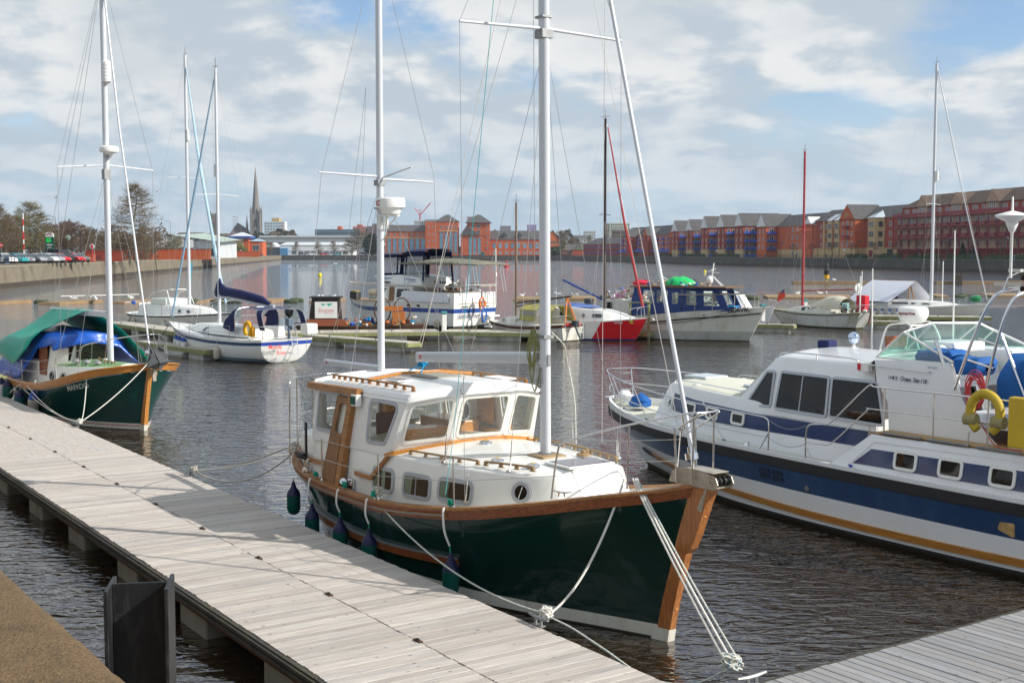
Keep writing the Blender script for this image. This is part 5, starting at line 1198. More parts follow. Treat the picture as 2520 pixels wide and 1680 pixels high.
for side in(-1,1):
 f=TS1(side)
 for k,(xa,xb,za,zb_)in enumerate(((-5.56,-4.93,1.29,1.63),(-4.62,-3.94,1.33,1.66),(-3.72,-3.0,1.41,1.71))):
  poly=rpoly([(xa,za-.01),(xb,za+.02),(xb,zb_+.01),(xa,zb_-.01)],.09)
  w=window(hero,poly,f,.055,grey,glass('port_glass',(.55,.6,.55),haze=.02),.014,mull=[((xa+.33,za),(xa+.33,zb_),.016)]if k==1 else None,pane_w=.012)
  inn=inset(poly,.02)
  MB().slab(inn,[],.002,lambda u,v,w_:f(u,v,w_+.002)).build('lining',cabdark,w)
  MB().slab([(xa+.03,za+.02),(xa+.2,za+.02),(xa+.24,zb_-.02),(xa+.03,zb_-.02)],[],.002,lambda u,v,w_:f(u,v,w_+.006)).build('curtain',curtain,w)
 c=(-2.14,1.70);pl=[(c[0]+.125*math.cos(a*math.pi/8),c[1]+.125*math.sin(a*math.pi/8))for a in range(16)]
 w=window(hero,pl,f,.05,grey,dgl,.014,name='porthole')
 MB().tube([f(c[0]-.02,c[1]-.08,.02),f(c[0]+.02,c[1]+.08,.02)],.007,5).build('handle',steel,w)
 # aft cabin
ah=MB();house(ah,[(-9.55,.5,1.12,-9.52,.46,1.64,.06),(-9.42,.82,1.1,-9.40,.78,1.68,.10),(-9.0,1.12,1.05,-9.0,1.08,1.74,.12),(-7.8,1.34,1.0,-7.8,1.28,1.80,.13)],cream,white)
ah.build('aft_cabin',None,hero,bevel=.04,smooth=50)
MB().box((-9.05,-.55,1.84),(.16,.05,.03)).build('louvre',black,hero)
W0=set(hero.children)
# wheelhouse: hollow, with real openings
def yw(z,base=1.36):return base-.135*(z-1.84)
def wside(side):return lambda u,v,w:Vector((u,side*(yw(v)+w),v))
SF=[(-8.22,1.72),(-5.42,1.80),(-5.02,2.72),(-8.30,2.66)]
W1=rpoly([(-8.08,1.93),(-7.28,1.93),(-7.28,2.56),(-8.12,2.55)],.08)
WD=rpoly([(-7.14,2.02),(-6.98,2.02),(-6.86,2.52),(-7.12,2.52)],.05)
W2=rpoly([(-6.20,1.93),(-5.60,1.97),(-5.28,2.60),(-6.22,2.60)],.10)
whm=white
for side in(-1,1):
 f=wside(side);holes=[W1,W2]
 MB().slab(SF,holes,.05,f,whm).build('wheelhouse_side',whm,hero,bevel=.012,seg=2)
 window(hero,W1,f,.07,grey,clear,.014,inner=inset(W1,.02));window(hero,W2,f,.07,grey,clear,.014,inner=inset(W2,.02))
fb=[(-5.42,-1.365,1.80),(-5.0,-.50,1.96),(-5.0,.50,1.96),(-5.42,1.365,1.80)]
ft=[(-5.02,-1.24,2.72),(-4.66,-.51,2.83),(-4.66,.51,2.83),(-5.02,1.24,2.72)]
for i in range(3):
 A,B,C,D_=Vector(fb[i]),Vector(fb[i+1]),Vector(ft[i+1]),Vector(ft[i])
 nn=(B-A).cross(D_-A).normalized()
 if nn.x<0:nn=-nn
 def f(u,v,w,A=A,B=B,C=C,D_=D_,nn=nn):
  return A*(1-u)*(1-v)+B*u*(1-v)+C*u*v+D_*(1-u)*v+nn*w
 if i==0:hp=[(.16,.20),(.90,.15),(.90,.87),(.13,.86)]
 elif i==2:hp=[(.10,.15),(.84,.20),(.87,.86),(.10,.87)]
 else:hp=[(.09,.14),(.91,.14),(.91,.86),(.09,.86)]
 hp=rpoly(hp,.09)
 MB().slab([(0,0),(1,0),(1,1),(0,1)],[hp],.05,f,whm).build('wheelhouse_front',whm,hero)
 mbx=MB();mbx.slab(inset(hp,-.035),[inset(hp,.012)],.012,lambda u,v,w:f(u,v,w+.010));fo=mbx.build('windscreen_frame',cream,hero)
 MB().slab(inset(hp,.005),[],.004,lambda u,v,w:f(u,v,w+.002),sheet=True).build('pane',clear,fo)
tb=[Vector((p[0]+.05,p[1]*1.02,p[2]+.03))for p in fb]
MB().sweep([(-5.45,-1.41,1.80)]+[tuple(p)for p in tb]+[(-5.45,1.41,1.80)],[(-.02,-.03),(.03,-.03),(.03,.04),(-.02,.04)]).build('windscreen_trim',owd,hero,bevel=.006,seg=1)
for s in(-1,1):
 g=MB();g.sweep([(-5.40,s*1.39,1.83),(-5.9,s*1.44,1.42),(-6.45,s*1.44,1.42)],[(-.022,-.035),(.022,-.035),(.022,.035),(-.022,.035)])
 g.sweep([(-7.55,s*1.44,1.42),(-8.2,s*1.40,1.38),(-9.3,s*1.16,1.38),(-9.75,s*.86,1.40)],[(-.02,-.04),(.02,-.04),(.02,.04),(-.02,.04)])
 g.build('side_trim',teak,hero,bevel=.005,seg=1)
rf=MB();rs=[(-8.42,1.27,2.60,-8.40,1.20,2.72,.10),(-6.8,1.27,2.62,-6.8,1.20,2.76,.15),(-5.00,1.265,2.66,-5.05,1.19,2.79,.14),(-4.80,.86,2.74,-4.83,.80,2.85,.10),(-4.63,.52,2.78,-4.67,.50,2.89,.05)]
house(rf,rs,white,white,nc=10);rf.build('roof',None,hero,bevel=.03,smooth=50)
MB().slab([(-8.25,-1.18),(-5.2,-1.18),(-4.9,0),(-5.2,1.18),(-8.25,1.18)],[],.02,lambda u,v,w:Vector((u,v,2.69+w))).build('headlining',cream,hero)
for s in(-1,1):
 f=wside(s)
 dp=[(-7.62,1.06),(-7.02,1.06),(-6.86,2.62),(-7.28,2.62)]
 dh=rpoly([(-7.27,1.98),(-6.99,1.98),(-6.91,2.48),(-7.18,2.48)],.06)
 d=MB().slab([(-7.56,1.06),(-7.0,1.06),(-6.86,2.60),(-7.28,2.60)],[dh],.045,lambda u,v,w:f(u,v,w+.075)).build('door',teakdoor,hero,bevel=.005,seg=1)
 MB().slab(inset(dh,-.005),[],.004,lambda u,v,w:f(u,v,w+.05),sheet=True).build('door_pane',clear,d)
 for(za,zb_)in((1.10,1.42),(1.46,1.92)):
  MB().slab([(-7.49+(za-1.06)*.17,za),(-7.07+(za-1.06)*.09,za),(-7.07+(zb_-1.06)*.09,zb_),(-7.49+(zb_-1.06)*.17,zb_)],[],.008,lambda u,v,w:f(u,v,w+.081)).build('door_panel',teakdoor,d,bevel=.003,seg=1)
 MB().slab([(-6.99,1.03),(-6.84,1.03),(-6.70,2.66),(-6.85,2.66)],[],.10,lambda u,v,w:f(u,v,w+.10)).build('door_post',teak,hero,bevel=.006,seg=1)
 MB().slab([(-8.40,2.60),(-6.52,2.64),(-6.52,2.74),(-8.40,2.70)],[],.10,lambda u,v,w:f(u,v,w+.12)).build('door_header',teak,hero,bevel=.006,seg=1)
 MB().box((-7.2,s*1.54,1.03),(.9,.05,.03)).build('door_track',black,hero)
 l=MB().box((-6.55,s*1.36,2.56),(.20,.10,.19)).build('navigation_light',pls,hero,bevel=.01)
 MB().box((-6.56,s*1.415,2.56),(.15,.02,.13)).build('lens',M('green_lens',(.0,.10,.07),.15)if s<0 else red,l)
 MB().box((-6.62,s*1.44,1.22),(.22,.05,.17)).build('deck_light',steel,hero,bevel=.015)
MB().slab([(-1.34,1.72),(1.34,1.72),(1.24,2.68),(-1.24,2.68)],[rpoly([(-1.18,1.93),(-.1,1.93),(-.1,2.56),(-1.12,2.56)],.08),rpoly([(.1,1.93),(1.18,1.93),(1.12,2.56),(.1,2.56)],.08)],.05,lambda u,v,w:Vector((-8.2-w,u,v))).build('aft_bulkhead',white,hero)
for a,b in((-1.16,-.1),(.1,1.16)):
 MB().slab([(a,1.93),(b,1.93),(b,2.56),(a,2.56)],[],.004,lambda u,v,w:Vector((-8.18-w,u,v)),sheet=True).build('aft_pane',clear,hero)
 hq=rpoly([(a,1.93),(b,1.93),(b,2.56),(a,2.56)],.08);MB().slab(inset(hq,-.04),[inset(hq,.015)],.02,lambda u,v,w:Vector((-8.13-w,u,v))).build('aft_window_frame',grey,hero)
ins=MB();ins.box((-7.2,.80,1.95),(1.2,.5,.22));ins.box((-5.75,0,1.75),(.75,2.5,.12));ins.box((-5.95,-.45,1.95),(.35,.8,.34));ins.box((-6.1,.9,1.7),(2.2,.35,.2));ins.box((-6.6,-1.16,1.62),(2.9,.12,.34));ins.box((-6.6,1.16,1.80),(2.9,.12,.24))
ins.build('dashboard',owd,hero,bevel=.02)
MB().box((-6.7,0,1.25),(3.0,2.4,.04)).build('wheelhouse_sole',mahog,hero)
MB().box((-6.9,-.45,1.72),(.42,.5,.10)).box((-7.1,-.45,2.0),(.09,.5,.5)).build('helm_seat',M('seat_vinyl',(.10,.05,.08),.6),hero,bevel=.03)
MB().box((-7.9,.0,2.15),(.12,.22,.9)).box((-5.9,1.2,2.25),(.10,.06,.85)).box((-6.62,1.19,2.3),(.5,.04,.6)).build('interior_post',owd,hero)
hl=MB().lathe((0,0,0),[(.03,-.13),(.11,-.10),(.145,0),(.145,.03)],18,axis='x').build('searchlight',M('chrome_blue',(.5,.55,.6),.12,.9),hero,smooth=50,loc=(-5.12,-.22,2.46))
MB().lathe((0,0,0),[(.13,.03),(.10,.05),(.02,.055)],18,axis='x').build('lens',dgl,hl,smooth=40)
for o in set(hero.children)-W0:o.location=o.location+Vector((.33,0,.05 if o.name.split('.')[0]not in('door','door_post','door_track','side_trim','deck_light')else .02))
def HRL(parent,pts,n,mat,w=.035,h=.075,name='handrail'):
 P=[Vector(p)for p in pts];mb=MB()
 mb.sweep([p+Vector((0,0,h-.012))for p in P],[(-w/2,-.014),(w/2,-.014),(w/2,.014),(-w/2,.014)])
 a,b=P[0],P[-1]
 for i in range(n):
  t=(i+.0)/(n-1);k=t*(len(P)-1);j=min(int(k),len(P)-2);c=P[j].lerp(P[j+1],k-j);d=(P[j+1]-P[j]).normalized()
  mb.sweep([c-d*.055,c-d*.025,c+d*.025,c+d*.055],[(-w/2,0),(w/2,0),(w/2,.012),(-w/2,.012)])
  mb.box(c+Vector((0,0,h/2)),(.06,w,h-.02),rz=math.atan2(d.y,d.x))
 return mb.build(name,mat,parent,bevel=.004,seg=1)
for s in(-1,1):
 HRL(hero,[(-7.65,s*1.06,2.83),(-6.4,s*1.09,2.86),(-4.85,s*1.06,2.87)],12,teak)
 HRL(hero,[(-4.75,s*1.17,1.90),(-3.9,s*1.12,1.93),(-3.1,s*.99,1.955)],5,tkg)
 HRL(hero,[(-2.95,s*.95,1.96),(-2.08,s*.74,1.985)],4,tkg)
MB().sweep([(-6.5,-1.0,2.90),(-6.45,-.4,2.98),(-6.4,.3,2.98),(-6.3,.9,2.92)],[(-.05,-.02),(.05,-.02),(.05,.03),(-.05,.03)]).build('mainsheet_horse',owd,hero,bevel=.008)
MB().box((-5.9,-.05,2.975),(.75,.6,.02)).build('roof_hatch',M('grey_tread',(.30,.28,.24),.7),hero,bevel=.01)
MB().box((-5.95,-.72,2.93),(.45,.28,.025)).build('solar_panel',pls,hero,bevel=.01)
MB().box((-5.95,-.72,2.946),(.38,.22,.008)).build('solar_cells',navyv,hero)
MB().box((-5.15,.75,2.95),(.55,.28,.03)).build('roof_vent',pls,hero,bevel=.01)
hh=MB().sweep([(-1.98,-.40,2.03),(-1.98,.40,2.03)],[(-.30,0),(.30,0),(.30,.035),(-.30,.035)]).build('foredeck_hatch',pls,hero,bevel=.012)
MB().box((-1.98,0,2.068),(.50,.70,.01)).build('hatch_glass',M('smoked_acrylic',(.05,.03,.07),.08,coat=.5),hh)
for(x,y,z)in((-4.2,-.15,2.05),(-3.0,-.72,1.99),(-2.3,-.58,2.0)):
 v=MB().lathe((x,y,z),[(.10,0),(.10,.012),(.085,.04),(.05,.055),(.001,.06)],16).build('mushroom_vent',steel,hero,smooth=40)
 MB().lathe((x,y,z+.052),[(.045,0),(.02,.012)],12).build('vent_cap',yellowm,v)
 for k in range(10):
  a=k*.628;MB().box((x+.093*math.cos(a),y+.093*math.sin(a),z+.022),(.012,.012,.012)).build('vent_hole',black,v)if k%2==0 else None
MB().box((-2.74,-.03,2.05),(.42,.44,.055)).build('mast_pad',tkg,hero,bevel=.03)
MB().lathe((-2.45,.42,2.05),[(.10,0),(.10,.03),(.04,.04),(.04,.08),(.001,.085)],12).build('deck_fill',tkg,hero)
def hcleat(x,y,z,rz=0.,s=1.):
 m=MB();m.tube([(-.15,0,.075),(-.05,0,.06),(.05,0,.06),(.15,0,.075)],[.007,.014,.014,.007],6);m.tube([(-.045,0,0),(-.035,0,.06)],.01,5);m.tube([(.045,0,0),(.035,0,.06)],.01,5)
 return m.build('deck_cleat',steel,hero,smooth=50,loc=(x,y,z),rot=(0,0,rz))
hcleat(-1.05,-1.0,1.83,.45);hcleat(-6.4,-1.52,1.21,0);hcleat(-5.05,-1.60,1.22,.1)
MB().lathe((-7.95,-1.45,1.2),[(.085,0),(.085,.05),(.055,.07),(.05,.15),(.07,.17),(.07,.21),(.02,.22)],16).build('winch',steel,hero,smooth=35)
MB().tube([(-6.5,-1.50,1.14),(-6.45,-1.50,1.24),(-6.38,-1.53,1.27)],[.03,.045,.055],12).build('cowl',steel,hero,smooth=50)
pp=MB();zt=2.93
sidep=lambda s:[(-1.15,s*1.09,1.80),(-1.06,s*1.06,2.40),(-.96,s*1.0,2.56),(-.4,s*.66,2.78),(.15,s*.36,2.94),(.50,s*.24,3.03),(.62,s*.19,3.05),(.60,s*.17,3.0),(.30,s*.17,2.83),(.22,s*.17,2.74),(.26,s*.17,2.14)]
for s in(-1,1):
 pp.tube(SMP(sidep(s),5),.0135,8);pp.tube([(-.22,s*.58,2.02),(-.22,s*.55,2.84)],.012,8);pp.tube([(.55,s*.17,2.15),(.56,s*.17,3.0)],.012,8)
pp.tube([(.62,-.19,3.05),(.66,0,3.05),(.62,.19,3.05)],.0135,8)
pp.build('pulpit',steel,hero,smooth=60)
zs={}
for s in(-1,1):
 for k,x in enumerate((-8.75,-7.1,-4.95,-2.95)):
  y=abs(HH.P(HH.u_at(x,1.3),1,-1).y)-.05;z0=HH.sh(HH.u_at(x,1.3))+.02
  if k==0:continue
  o=MB().tube([(x,s*y,z0),(x-.03,s*(y-.01),z0+.70)],.0125,8).lathe((x,s*y,z0),[(.03,0),(.03,.012),(.016,.03)],8).build('stanchion',steel,hero,smooth=50)
  zs[(s,k)]=(x-.03,s*(y-.01),z0)
for s in(-1,1):
 gw=MB()
 for h in(.68,.36):
  P=[(-9.05,s*1.08,1.3+h+.1)]+[(zs[(s,k)][0],zs[(s,k)][1],zs[(s,k)][2]+h)for k in(1,2,3)]+[(-1.08,s*1.06,1.76+h*.95)]
  gw.tube(P,.0045,4)
 gw.build('guard_wire',wire,hero)
pu=MB()
q=SMP([(-8.75,-1.42,1.22),(-8.76,-1.40,2.55),(-8.85,-1.33,2.68),(-9.3,-1.02,2.70),(-9.8,-.45,2.68),(-9.92,0,2.68),(-9.8,.45,2.68),(-9.3,1.02,2.70),(-8.85,1.33,2.68),(-8.76,1.40,2.55),(-8.75,1.42,1.22)],5)
pu.tube(q,.0135,8)
q=SMP([(-8.76,-1.41,2.0),(-9.3,-1.03,2.0),(-9.85,-.4,2.0),(-9.95,0,2.0),(-9.85,.4,2.0),(-9.3,1.03,2.0),(-8.76,1.41,2.0)],5);pu.tube(q,.010,6)
for x,y in((-9.3,-1.02),(-9.75,-.5),(-9.75,.5),(-9.3,1.02)):pu.tube([(x,y,1.3),(x,y,2.69)],.012,8)
pu.build('pushpit',steel,hero,smooth=60)
lb=MB().box((-7.98,-1.45,1.75),(.05,.03,.62)).box((-8.15,-1.47,1.48),(.32,.10,.05)).box((-8.15,-1.47,1.42),(.28,.09,.02)).build('ladder_bracket',black,hero)
# masts and rigging
MX=-2.78
ms=MB().lathe((0,0,0),[(.080,0),(.080,9.2)],18,sx=1.15,sy=.92)
mast=ms.build('mainmast',wmt,hero,smooth=60,loc=(MX,-.02,2.07),rot=(0,-.010,0))
for c,d in(((0,0,1.72),(.2,.17,.05)),((0,-.08,1.15),(.06,.012,.24)),((.09,0,1.38),(.03,.05,.16)),((-.10,0,1.43),(.05,.07,.10)),((0,0,6.06),(.20,.19,.12)),((0,0,6.3),(.2,.18,.03))):
 MB().box(c,d).build('mast_fitting',galv,mast)
MB().lathe((0,0,0),[(.11,0),(.11,.03)],14).build('mast_heel',galv,mast)
MB().box((-.095,0,4.6),(.02,.025,9.0)).build('sail_track',grey,mast)
for q_ in(.9,1.0):MB().box((-.02,-.078,q_),(.05,.02,.035)).build('halyard_cleat',steel,mast)
sp=MB().tube([(0,-1.42,6.10),(0,0,6.14)],[.018,.028],8).tube([(0,1.42,6.10),(0,0,6.14)],[.018,.028],8)
sp.build('spreader',wmt,mast,smooth=50)
bm_=MB().sweep([(-3.70,0,1.20),(-.14,0,1.40)],[(-.055,-.08),(.055,-.08),(.065,-.02),(.06,.06),(.04,.09),(-.04,.09),(-.06,.06),(-.065,-.02)]).build('boom',alu,mast,smooth=30)
MB().box((-3.72,0,1.20),(.06,.11,.16)).build('boom_end',grey,bm_,bevel=.02)
MB().lathe((-3.55,-.064,1.215),[(.035,0),(.035,-.006)],14,axis='y').build('boom_emblem',M('faded_red',(.55,.08,.10),.5),bm_)
mz=MB().lathe((0,0,0),[(.068,0),(.062,9.0)],16,sx=1.15,sy=.92).build('mizzen_mast',wmt,hero,smooth=60,loc=(-7.90,0,1.7))
for z,h in((4.55,.1),(1.1,.06),(4.1,.03)):MB().box((0,0,z),(.17,.155,h)).build('mast_fitting',galv,mz)
MB().tube([(0,0,4.66),(-.02,-1.18,4.70)],[.024,.014],8).tube([(0,0,4.62),(-.02,1.10,4.60)],[.024,.014],8).tube([(0,0,4.62),(.7,.25,4.80)],[.02,.012],8).build('spreader',wmt,mz,smooth=50)
mbm=MB().sweep([(-2.30,0,1.18),(-.1,0,1.22)],[(-.04,-.05),(.04,-.05),(.045,.03),(.02,.06),(-.02,.06),(-.045,.03)]).build('mizzen_boom',alu,mz,smooth=30)
MB().lathe((-2.18,-.045,1.185),[(.03,0),(.03,-.006)],12,axis='y').build('boom_emblem',M('faded_red',(.55,.08,.10),.5),mbm)
rg=MB()
def stay(mb,a,b,r=.0045):mb.tube([a,b],r,4)
top=Vector((MX-.09,-.02,11.2));sprL=Vector((MX-.06,-1.44,8.17));sprR=Vector((MX-.06,1.40,8.17))
for s,e in((-1,sprL),(1,sprR)):
 stay(rg,top,e);stay(rg,e,(-2.80,s*1.40,1.50));stay(rg,(MX-.06,0,8.05),(-2.3,s*.98,1.98));stay(rg,(MX-.06,0,8.05),(-3.7,s*1.2,1.93))
stay(rg,(-1.0,0,9.2),(-1.0,0,9.2))
stay(rg,top,(-7.9,0,10.6))
stay(rg,(-9.7,-.3,1.4),(-8.4,0,8.0),.004);stay(rg,(-9.7,.3,1.4),(-8.4,0,8.0),.004)
mzt=Vector((-7.9,0,10.5))
for s in(-1,1):
 e=Vector((-7.92,s*1.13,6.38));stay(rg,mzt,e);stay(rg,e,(-8.3,s*1.5,1.25));stay(rg,(-7.9,0,6.2),(-6.9,s*1.15,2.8));stay(rg,(-7.9,0,6.2),(-8.9,s*1.3,1.3))
rg.build('standing_rigging',wire,hero)
for(x,y,z,dx)in((-2.80,-1.40,1.52,0),(-2.3,-.98,1.98,0),(-3.7,-1.2,1.93,0),(-2.80,1.40,1.5,0),(-2.3,.98,1.98,0),(-3.7,1.2,1.93,0)):
 MB().tube([(x,y,z),(x,y*.985,z+.10)],.014,6).tube([(x,y*.985,z+.10),(x,y*.97,z+.30)],.010,6).tube([(x,y*.97,z+.30),(x,y*.96,z+.42)],.006,5).lathe((x,y,z-.01),[(.05,0),(.05,.02),(.02,.025)],8).build('bottlescrew',steel,hero)
fs=MB().tube([(.36,0,2.42),(.25,0,2.90),(-1.50,0,8.9),(-2.6,0,12.4)],.028,10).build('forestay_foil',wmt,hero,smooth=60)
MB().tube([(.245,0,2.80),(.20,0,2.96)],.042,12).tube([(.355,0,2.42),(.335,0,2.50)],.085,16).tube([(.345,0,2.50),(.325,0,2.58)],.05,12).tube([(.44,0,2.14),(.36,0,2.42)],.022,8).build('furling_drum',steel,fs,smooth=40)
hal=MB()
for a,b in(((-.0,.02,3.0),(-1.9,.03,8.9)),((MX-.12,-.12,3.0),(MX-.16,-.14,9.3)),((MX-.12,.10,3.0),(MX-.2,.1,9.6)),((-6.5,0,3.5),(MX-.2,0,9.8)),((-3.0,1.2,2.1),(-3.05,1.25,9.5))):hal.tube([a,b],.005,4)
hal.build('halyards',ropew,hero)
rd=thing('radar','white radome with red lettering bracketed to the second mast of the foreground green boat','radar');rd.location=(0,0,0)
def LW(b,p):
 a=b.rotation_euler.z;return Vector((b.location.x+p[0]*math.cos(a)-p[1]*math.sin(a),b.location.y+p[0]*math.sin(a)+p[1]*math.cos(a),b.location.z+p[2]))
rd.location=LW(hero,(-7.50,0,5.68));rd.rotation_euler=hero.rotation_euler
MB().lathe((0,0,0),[(.15,0),(.17,.03),(.19,.09),(.25,.12),(.258,.16),(.25,.27),(.23,.29),(.001,.30)],28).build('radome',pls,rd,smooth=35)
MB().box((-.12,0,-.02),(.42,.26,.025)).box((-.29,-.08,-.13),(.05,.03,.22)).box((-.29,.08,-.13),(.05,.03,.22)).tube([(-.29,-.08,-.22),(.08,-.08,-.03)],.015,6).tube([(-.29,.08,-.22),(.08,.08,-.03)],.015,6).build('bracket',pls,rd,bevel=.004,seg=1)
def cylmap(r,z0,a0):return lambda u,v,w:Vector(((r+w)*math.cos(a0+u/r),(r+w)*math.sin(a0+u/r),z0+v))
text('RC',.13,cylmap(.256,.150,R(-112)),M('crimson_print',(.45,.02,.06),.5),rd,bold=.003)
MB().tube(SMP([(-.1,-.02,-.03),(-.2,.0,-.35),(-.4,.03,-.42),(-.34,.1,.0)],5),.010,6).build('cable',ropew,rd)
fgreen=M('fender_green',(.0,.10,.075),.45,var=.1);fnavy=M('fender_navy',(.012,.015,.065),.5,var=.1)
for k,(x,lab)in enumerate(((-8.72,'navy and green fender under the stern of the foreground boat, leftmost of its five'),(-7.35,'fender below the winch of the foreground boat, second from its stern'),(-6.15,'fender below the teak door of the foreground boat, half hidden by the pontoon'),(-5.10,'navy fender top of the foreground boat, second from the front of its five'),(-3.02,'foremost fender of the foreground boat, navy top and green body beside the lower rub rail'))):
 u=HH.u_at(x,1.3);y=abs(HH.P(u,.5,-1).y)+.16;zr=HH.sh(u)
 zc=.28 if k else .42
 t=thing('fender',lab,'fender',LW(hero,(x,-y,zc)),hero.rotation_euler.z,'fenders on the foreground boat')
 MB().lathe((0,0,0),[(.04,-.13),(.095,-.1),(.122,-.02),(.122,.22)],18).build('body',fgreen,t,smooth=60)
 MB().lathe((0,0,0),[(.123,.22),(.108,.29),(.062,.35),(.036,.41),(.025,.47)],18).build('cap',fnavy,t,smooth=60)
 yr=abs(HH.P(u,1,-1).y)+.02
 a=Vector((0,0,.46));b=Vector((.02,y-yr-.05,zr-zc+.03))
 if k:MB().tube(SMP([a+(b-a)*.18,a+(b-a)*.5+Vector((0,-.05,0)),a+(b-a)*.9+Vector((0,-.03,0)),b],5),.017,8).build('sleeve',pls,t,smooth=60)
 MB().tube([a,a+(b-a)*.2],.011,6).build('lanyard',ropegreen if k else ropeg,t)
 if k:knot(MB(),b+Vector((.0,.1,.04)),.07,ropegreen,16,.010,k).build('knot',ropegreen,t)
def rope(name,label,pts,r=.012,mat=None,laid=False,pitch=.075,knots=()):
 mb=MB()
 if laid:strands(mb,pts,r,pitch)
 else:mb.tube(pts,r,6)
 for c,kr,sd in knots:knot(mb,c,kr,None,30,r*.95,sd)
 o=mb.build(name,mat or ropew,None,smooth=80);return tag(o,label,'rope')
cleatA=Vector((.42,14.83,.60));cleatB=Vector((2.33,12.90,.62));cleatC=Vector((-6.45,24.9,.60))
bowf=LW(hero,(-.42,-.46,2.10));bowf2=LW(hero,(-.30,-.42,2.12))
fleck=M('flecked_rope',(.60,.60,.52),.8,var=.1,scale=80,dirt=(.02,.22,.40),dirt_amt=1,dirt_scale=24)
rope('bow_rope','thick white twisted rope sagging from the foreground bow to the near pontoon cleat',sag(bowf,cleatA,.30,26),.016,ropew,True,knots=((cleatA,.10,3),))
rope('bow_rope','left one of the two twisted white ropes running down to the bottom edge',sag(bowf2,cleatB+Vector((-.03,.02,0)),.05),.0145,ropew,True)
rope('bow_rope','right one of the two twisted white ropes running down to the bottom edge',sag(bowf2+Vector((.03,-.02,0)),cleatB+Vector((.03,-.02,.02)),.05),.0145,ropew,True)
rope('bow_rope','thin blue flecked rope beside the twisted pair at the foreground bow',sag(bowf2+Vector((.05,0,.01)),cleatB+Vector((.10,.0,.03)),-.03+.08),.012,fleck,knots=((cleatB,.13,5),(cleatB+Vector((.03,0,.03)),.10,9)))
rope('spring_rope','blue flecked rope leading diagonally from midships of the foreground boat to the near cleat',sag(LW(hero,(-5.1,-1.66,1.25)),cleatA+Vector((-.05,.05,.02)),.28,22),.013,fleck,knots=((LW(hero,(-5.05,-1.58,1.30)),.09,6),))
rope('slack_rope','slack flecked rope drooping over the water between the near cleat and the bottom knot',SMP([cleatA,cleatA+Vector((.30,-.36,-.05)),Vector((1.05,13.85,.50)),Vector((1.5,13.35,.34)),Vector((1.95,13.0,.40)),cleatB],8),.012,fleck)
sR=LW(hero,(-9.55,-.95,1.35));sR2=LW(hero,(-9.15,-1.2,1.32))
rope('stern_rope','pair of grey ropes from the foreground stern to the mid pontoon cleat, upper one',sag(cleatC,sR+Vector((0,0,.08)),.10),.014,ropeg,knots=((cleatC,.09,7),(sR,.12,8)))
rope('stern_rope','middle grey rope from the foreground stern rail to the mid pontoon cleat',sag(cleatC,sR2,.05),.014,ropew,knots=((sR2+Vector((0,0,.05)),.1,18),))
rope('stern_rope','lowest sagging rope between the mid pontoon cleat and the foreground stern',sag(cleatC,sR2,.36),.014,ropeg)
rp=LW(hero,(MX-.12,-.16,3.9))
cm=MB();g=random.Random(4)
for k in range(7):
 w=g.uniform(.03,.09);h=g.uniform(.5,1.0);ox=g.uniform(-.04,.04)
 cm.tube(SMP([rp+Vector((ox,0,0)),rp+Vector((ox-w,0,-h*.5)),rp+Vector((ox,0,-h)),rp+Vector((ox+w,0,-h*.5)),rp+Vector((ox,0,0))],6),.009,5)
tag(cm.build('coiled_rope',M('olive_rope',(.22,.22,.08),.85,var=.3,scale=40),None,smooth=80),'olive and white coiled lines hanging on the mainmast of the foreground boat','rope')
bs=LW(hero,(-6.5,.05,3.12))
cm=MB().tube([LW(hero,(-6.5,0,3.25)),bs],.012,5).tube([bs,LW(hero,(-7.0,.05,2.95))],.012,5).tube([bs+Vector((.03,0,0)),LW(hero,(-6.3,-.1,2.96))],.012,5)
knot(cm,bs+Vector((0,0,-.02)),.09,None,30,.014,2);tag(cm.build('mainsheet',ropeblue,None,smooth=80),'bright blue rope knotted below the boom end above the white wheelhouse roof','rope')
tl=MB().tube([LW(hero,(-6.45,0,3.4)),LW(hero,(-3.0,0,11.0))],.005,4);tag(tl.build('topping_lift',ropew),'thin line rising from the boom end of the foreground boat','rope')
tq=MB().tube([LW(hero,(-3.25,-1.45,1.55)),LW(hero,(-3.6,-1.1,2.3)),LW(hero,(-3.1,-.6,9.6))],.005,4);tag(tq.build('turquoise_line',M('turquoise_line',(.03,.30,.32),.7)),'thin turquoise halyard beside the windscreens of the foreground boat','rope')
lr=LW(hero,(-3.91,1.2,3.35))
tag(MB().tube(SMP([LW(hero,(-2.8,.1,3.85)),LW(hero,(-3.3,.7,3.6)),lr,LW(hero,(-3.8,1.2,3.03)),LW(hero,(-3.69,1.2,2.62)),LW(hero,(-3.66,1.2,2.0))],6),.008,5).build('slack_halyard',ropew,None),'slack cream line looping from the mainmast to the far shroud of the foreground boat','rope')
# the white and blue cruiser on the right
cr=boat('motor_cruiser','big white motor cruiser with navy bands and rubber strake filling the right side','boat',6.58,24.06,-.5593,.829)
cus=[0,.06,.2,.4,.6,.75,.86,.94,.98,1]
CH=Hull((-6.3,-6.5),(5.9,7.30),cus,[1.12,1.12,1.13,1.15,1.18,1.21,1.25,1.28,1.30,1.31],[1.95,2.0,2.05,2.06,1.98,1.72,1.28,.76,.40,.10],[1.85,1.9,1.95,1.92,1.70,1.25,.72,.32,.14,.04],p=1.2,q=.85,n=40)
crw=M('cruiser_white',(.78,.79,.80),.2,var=.02,coat=.2,dirt=(.62,.60,.54),dirt_amt=.2)
mb=MB()
CH.mesh(mb,[(0,-.4,2),(0,.07,1),(0,.12,8),(1,-.51,4),(1,-.14,1),(1,0,1)],[weed,black,crw,navy,black])
mb.build('hull',None,cr,smooth=35)
def ctop(u):return CH.sh(u)+.13+.10*max(0,(u-.5)*2)**2
rows=[]
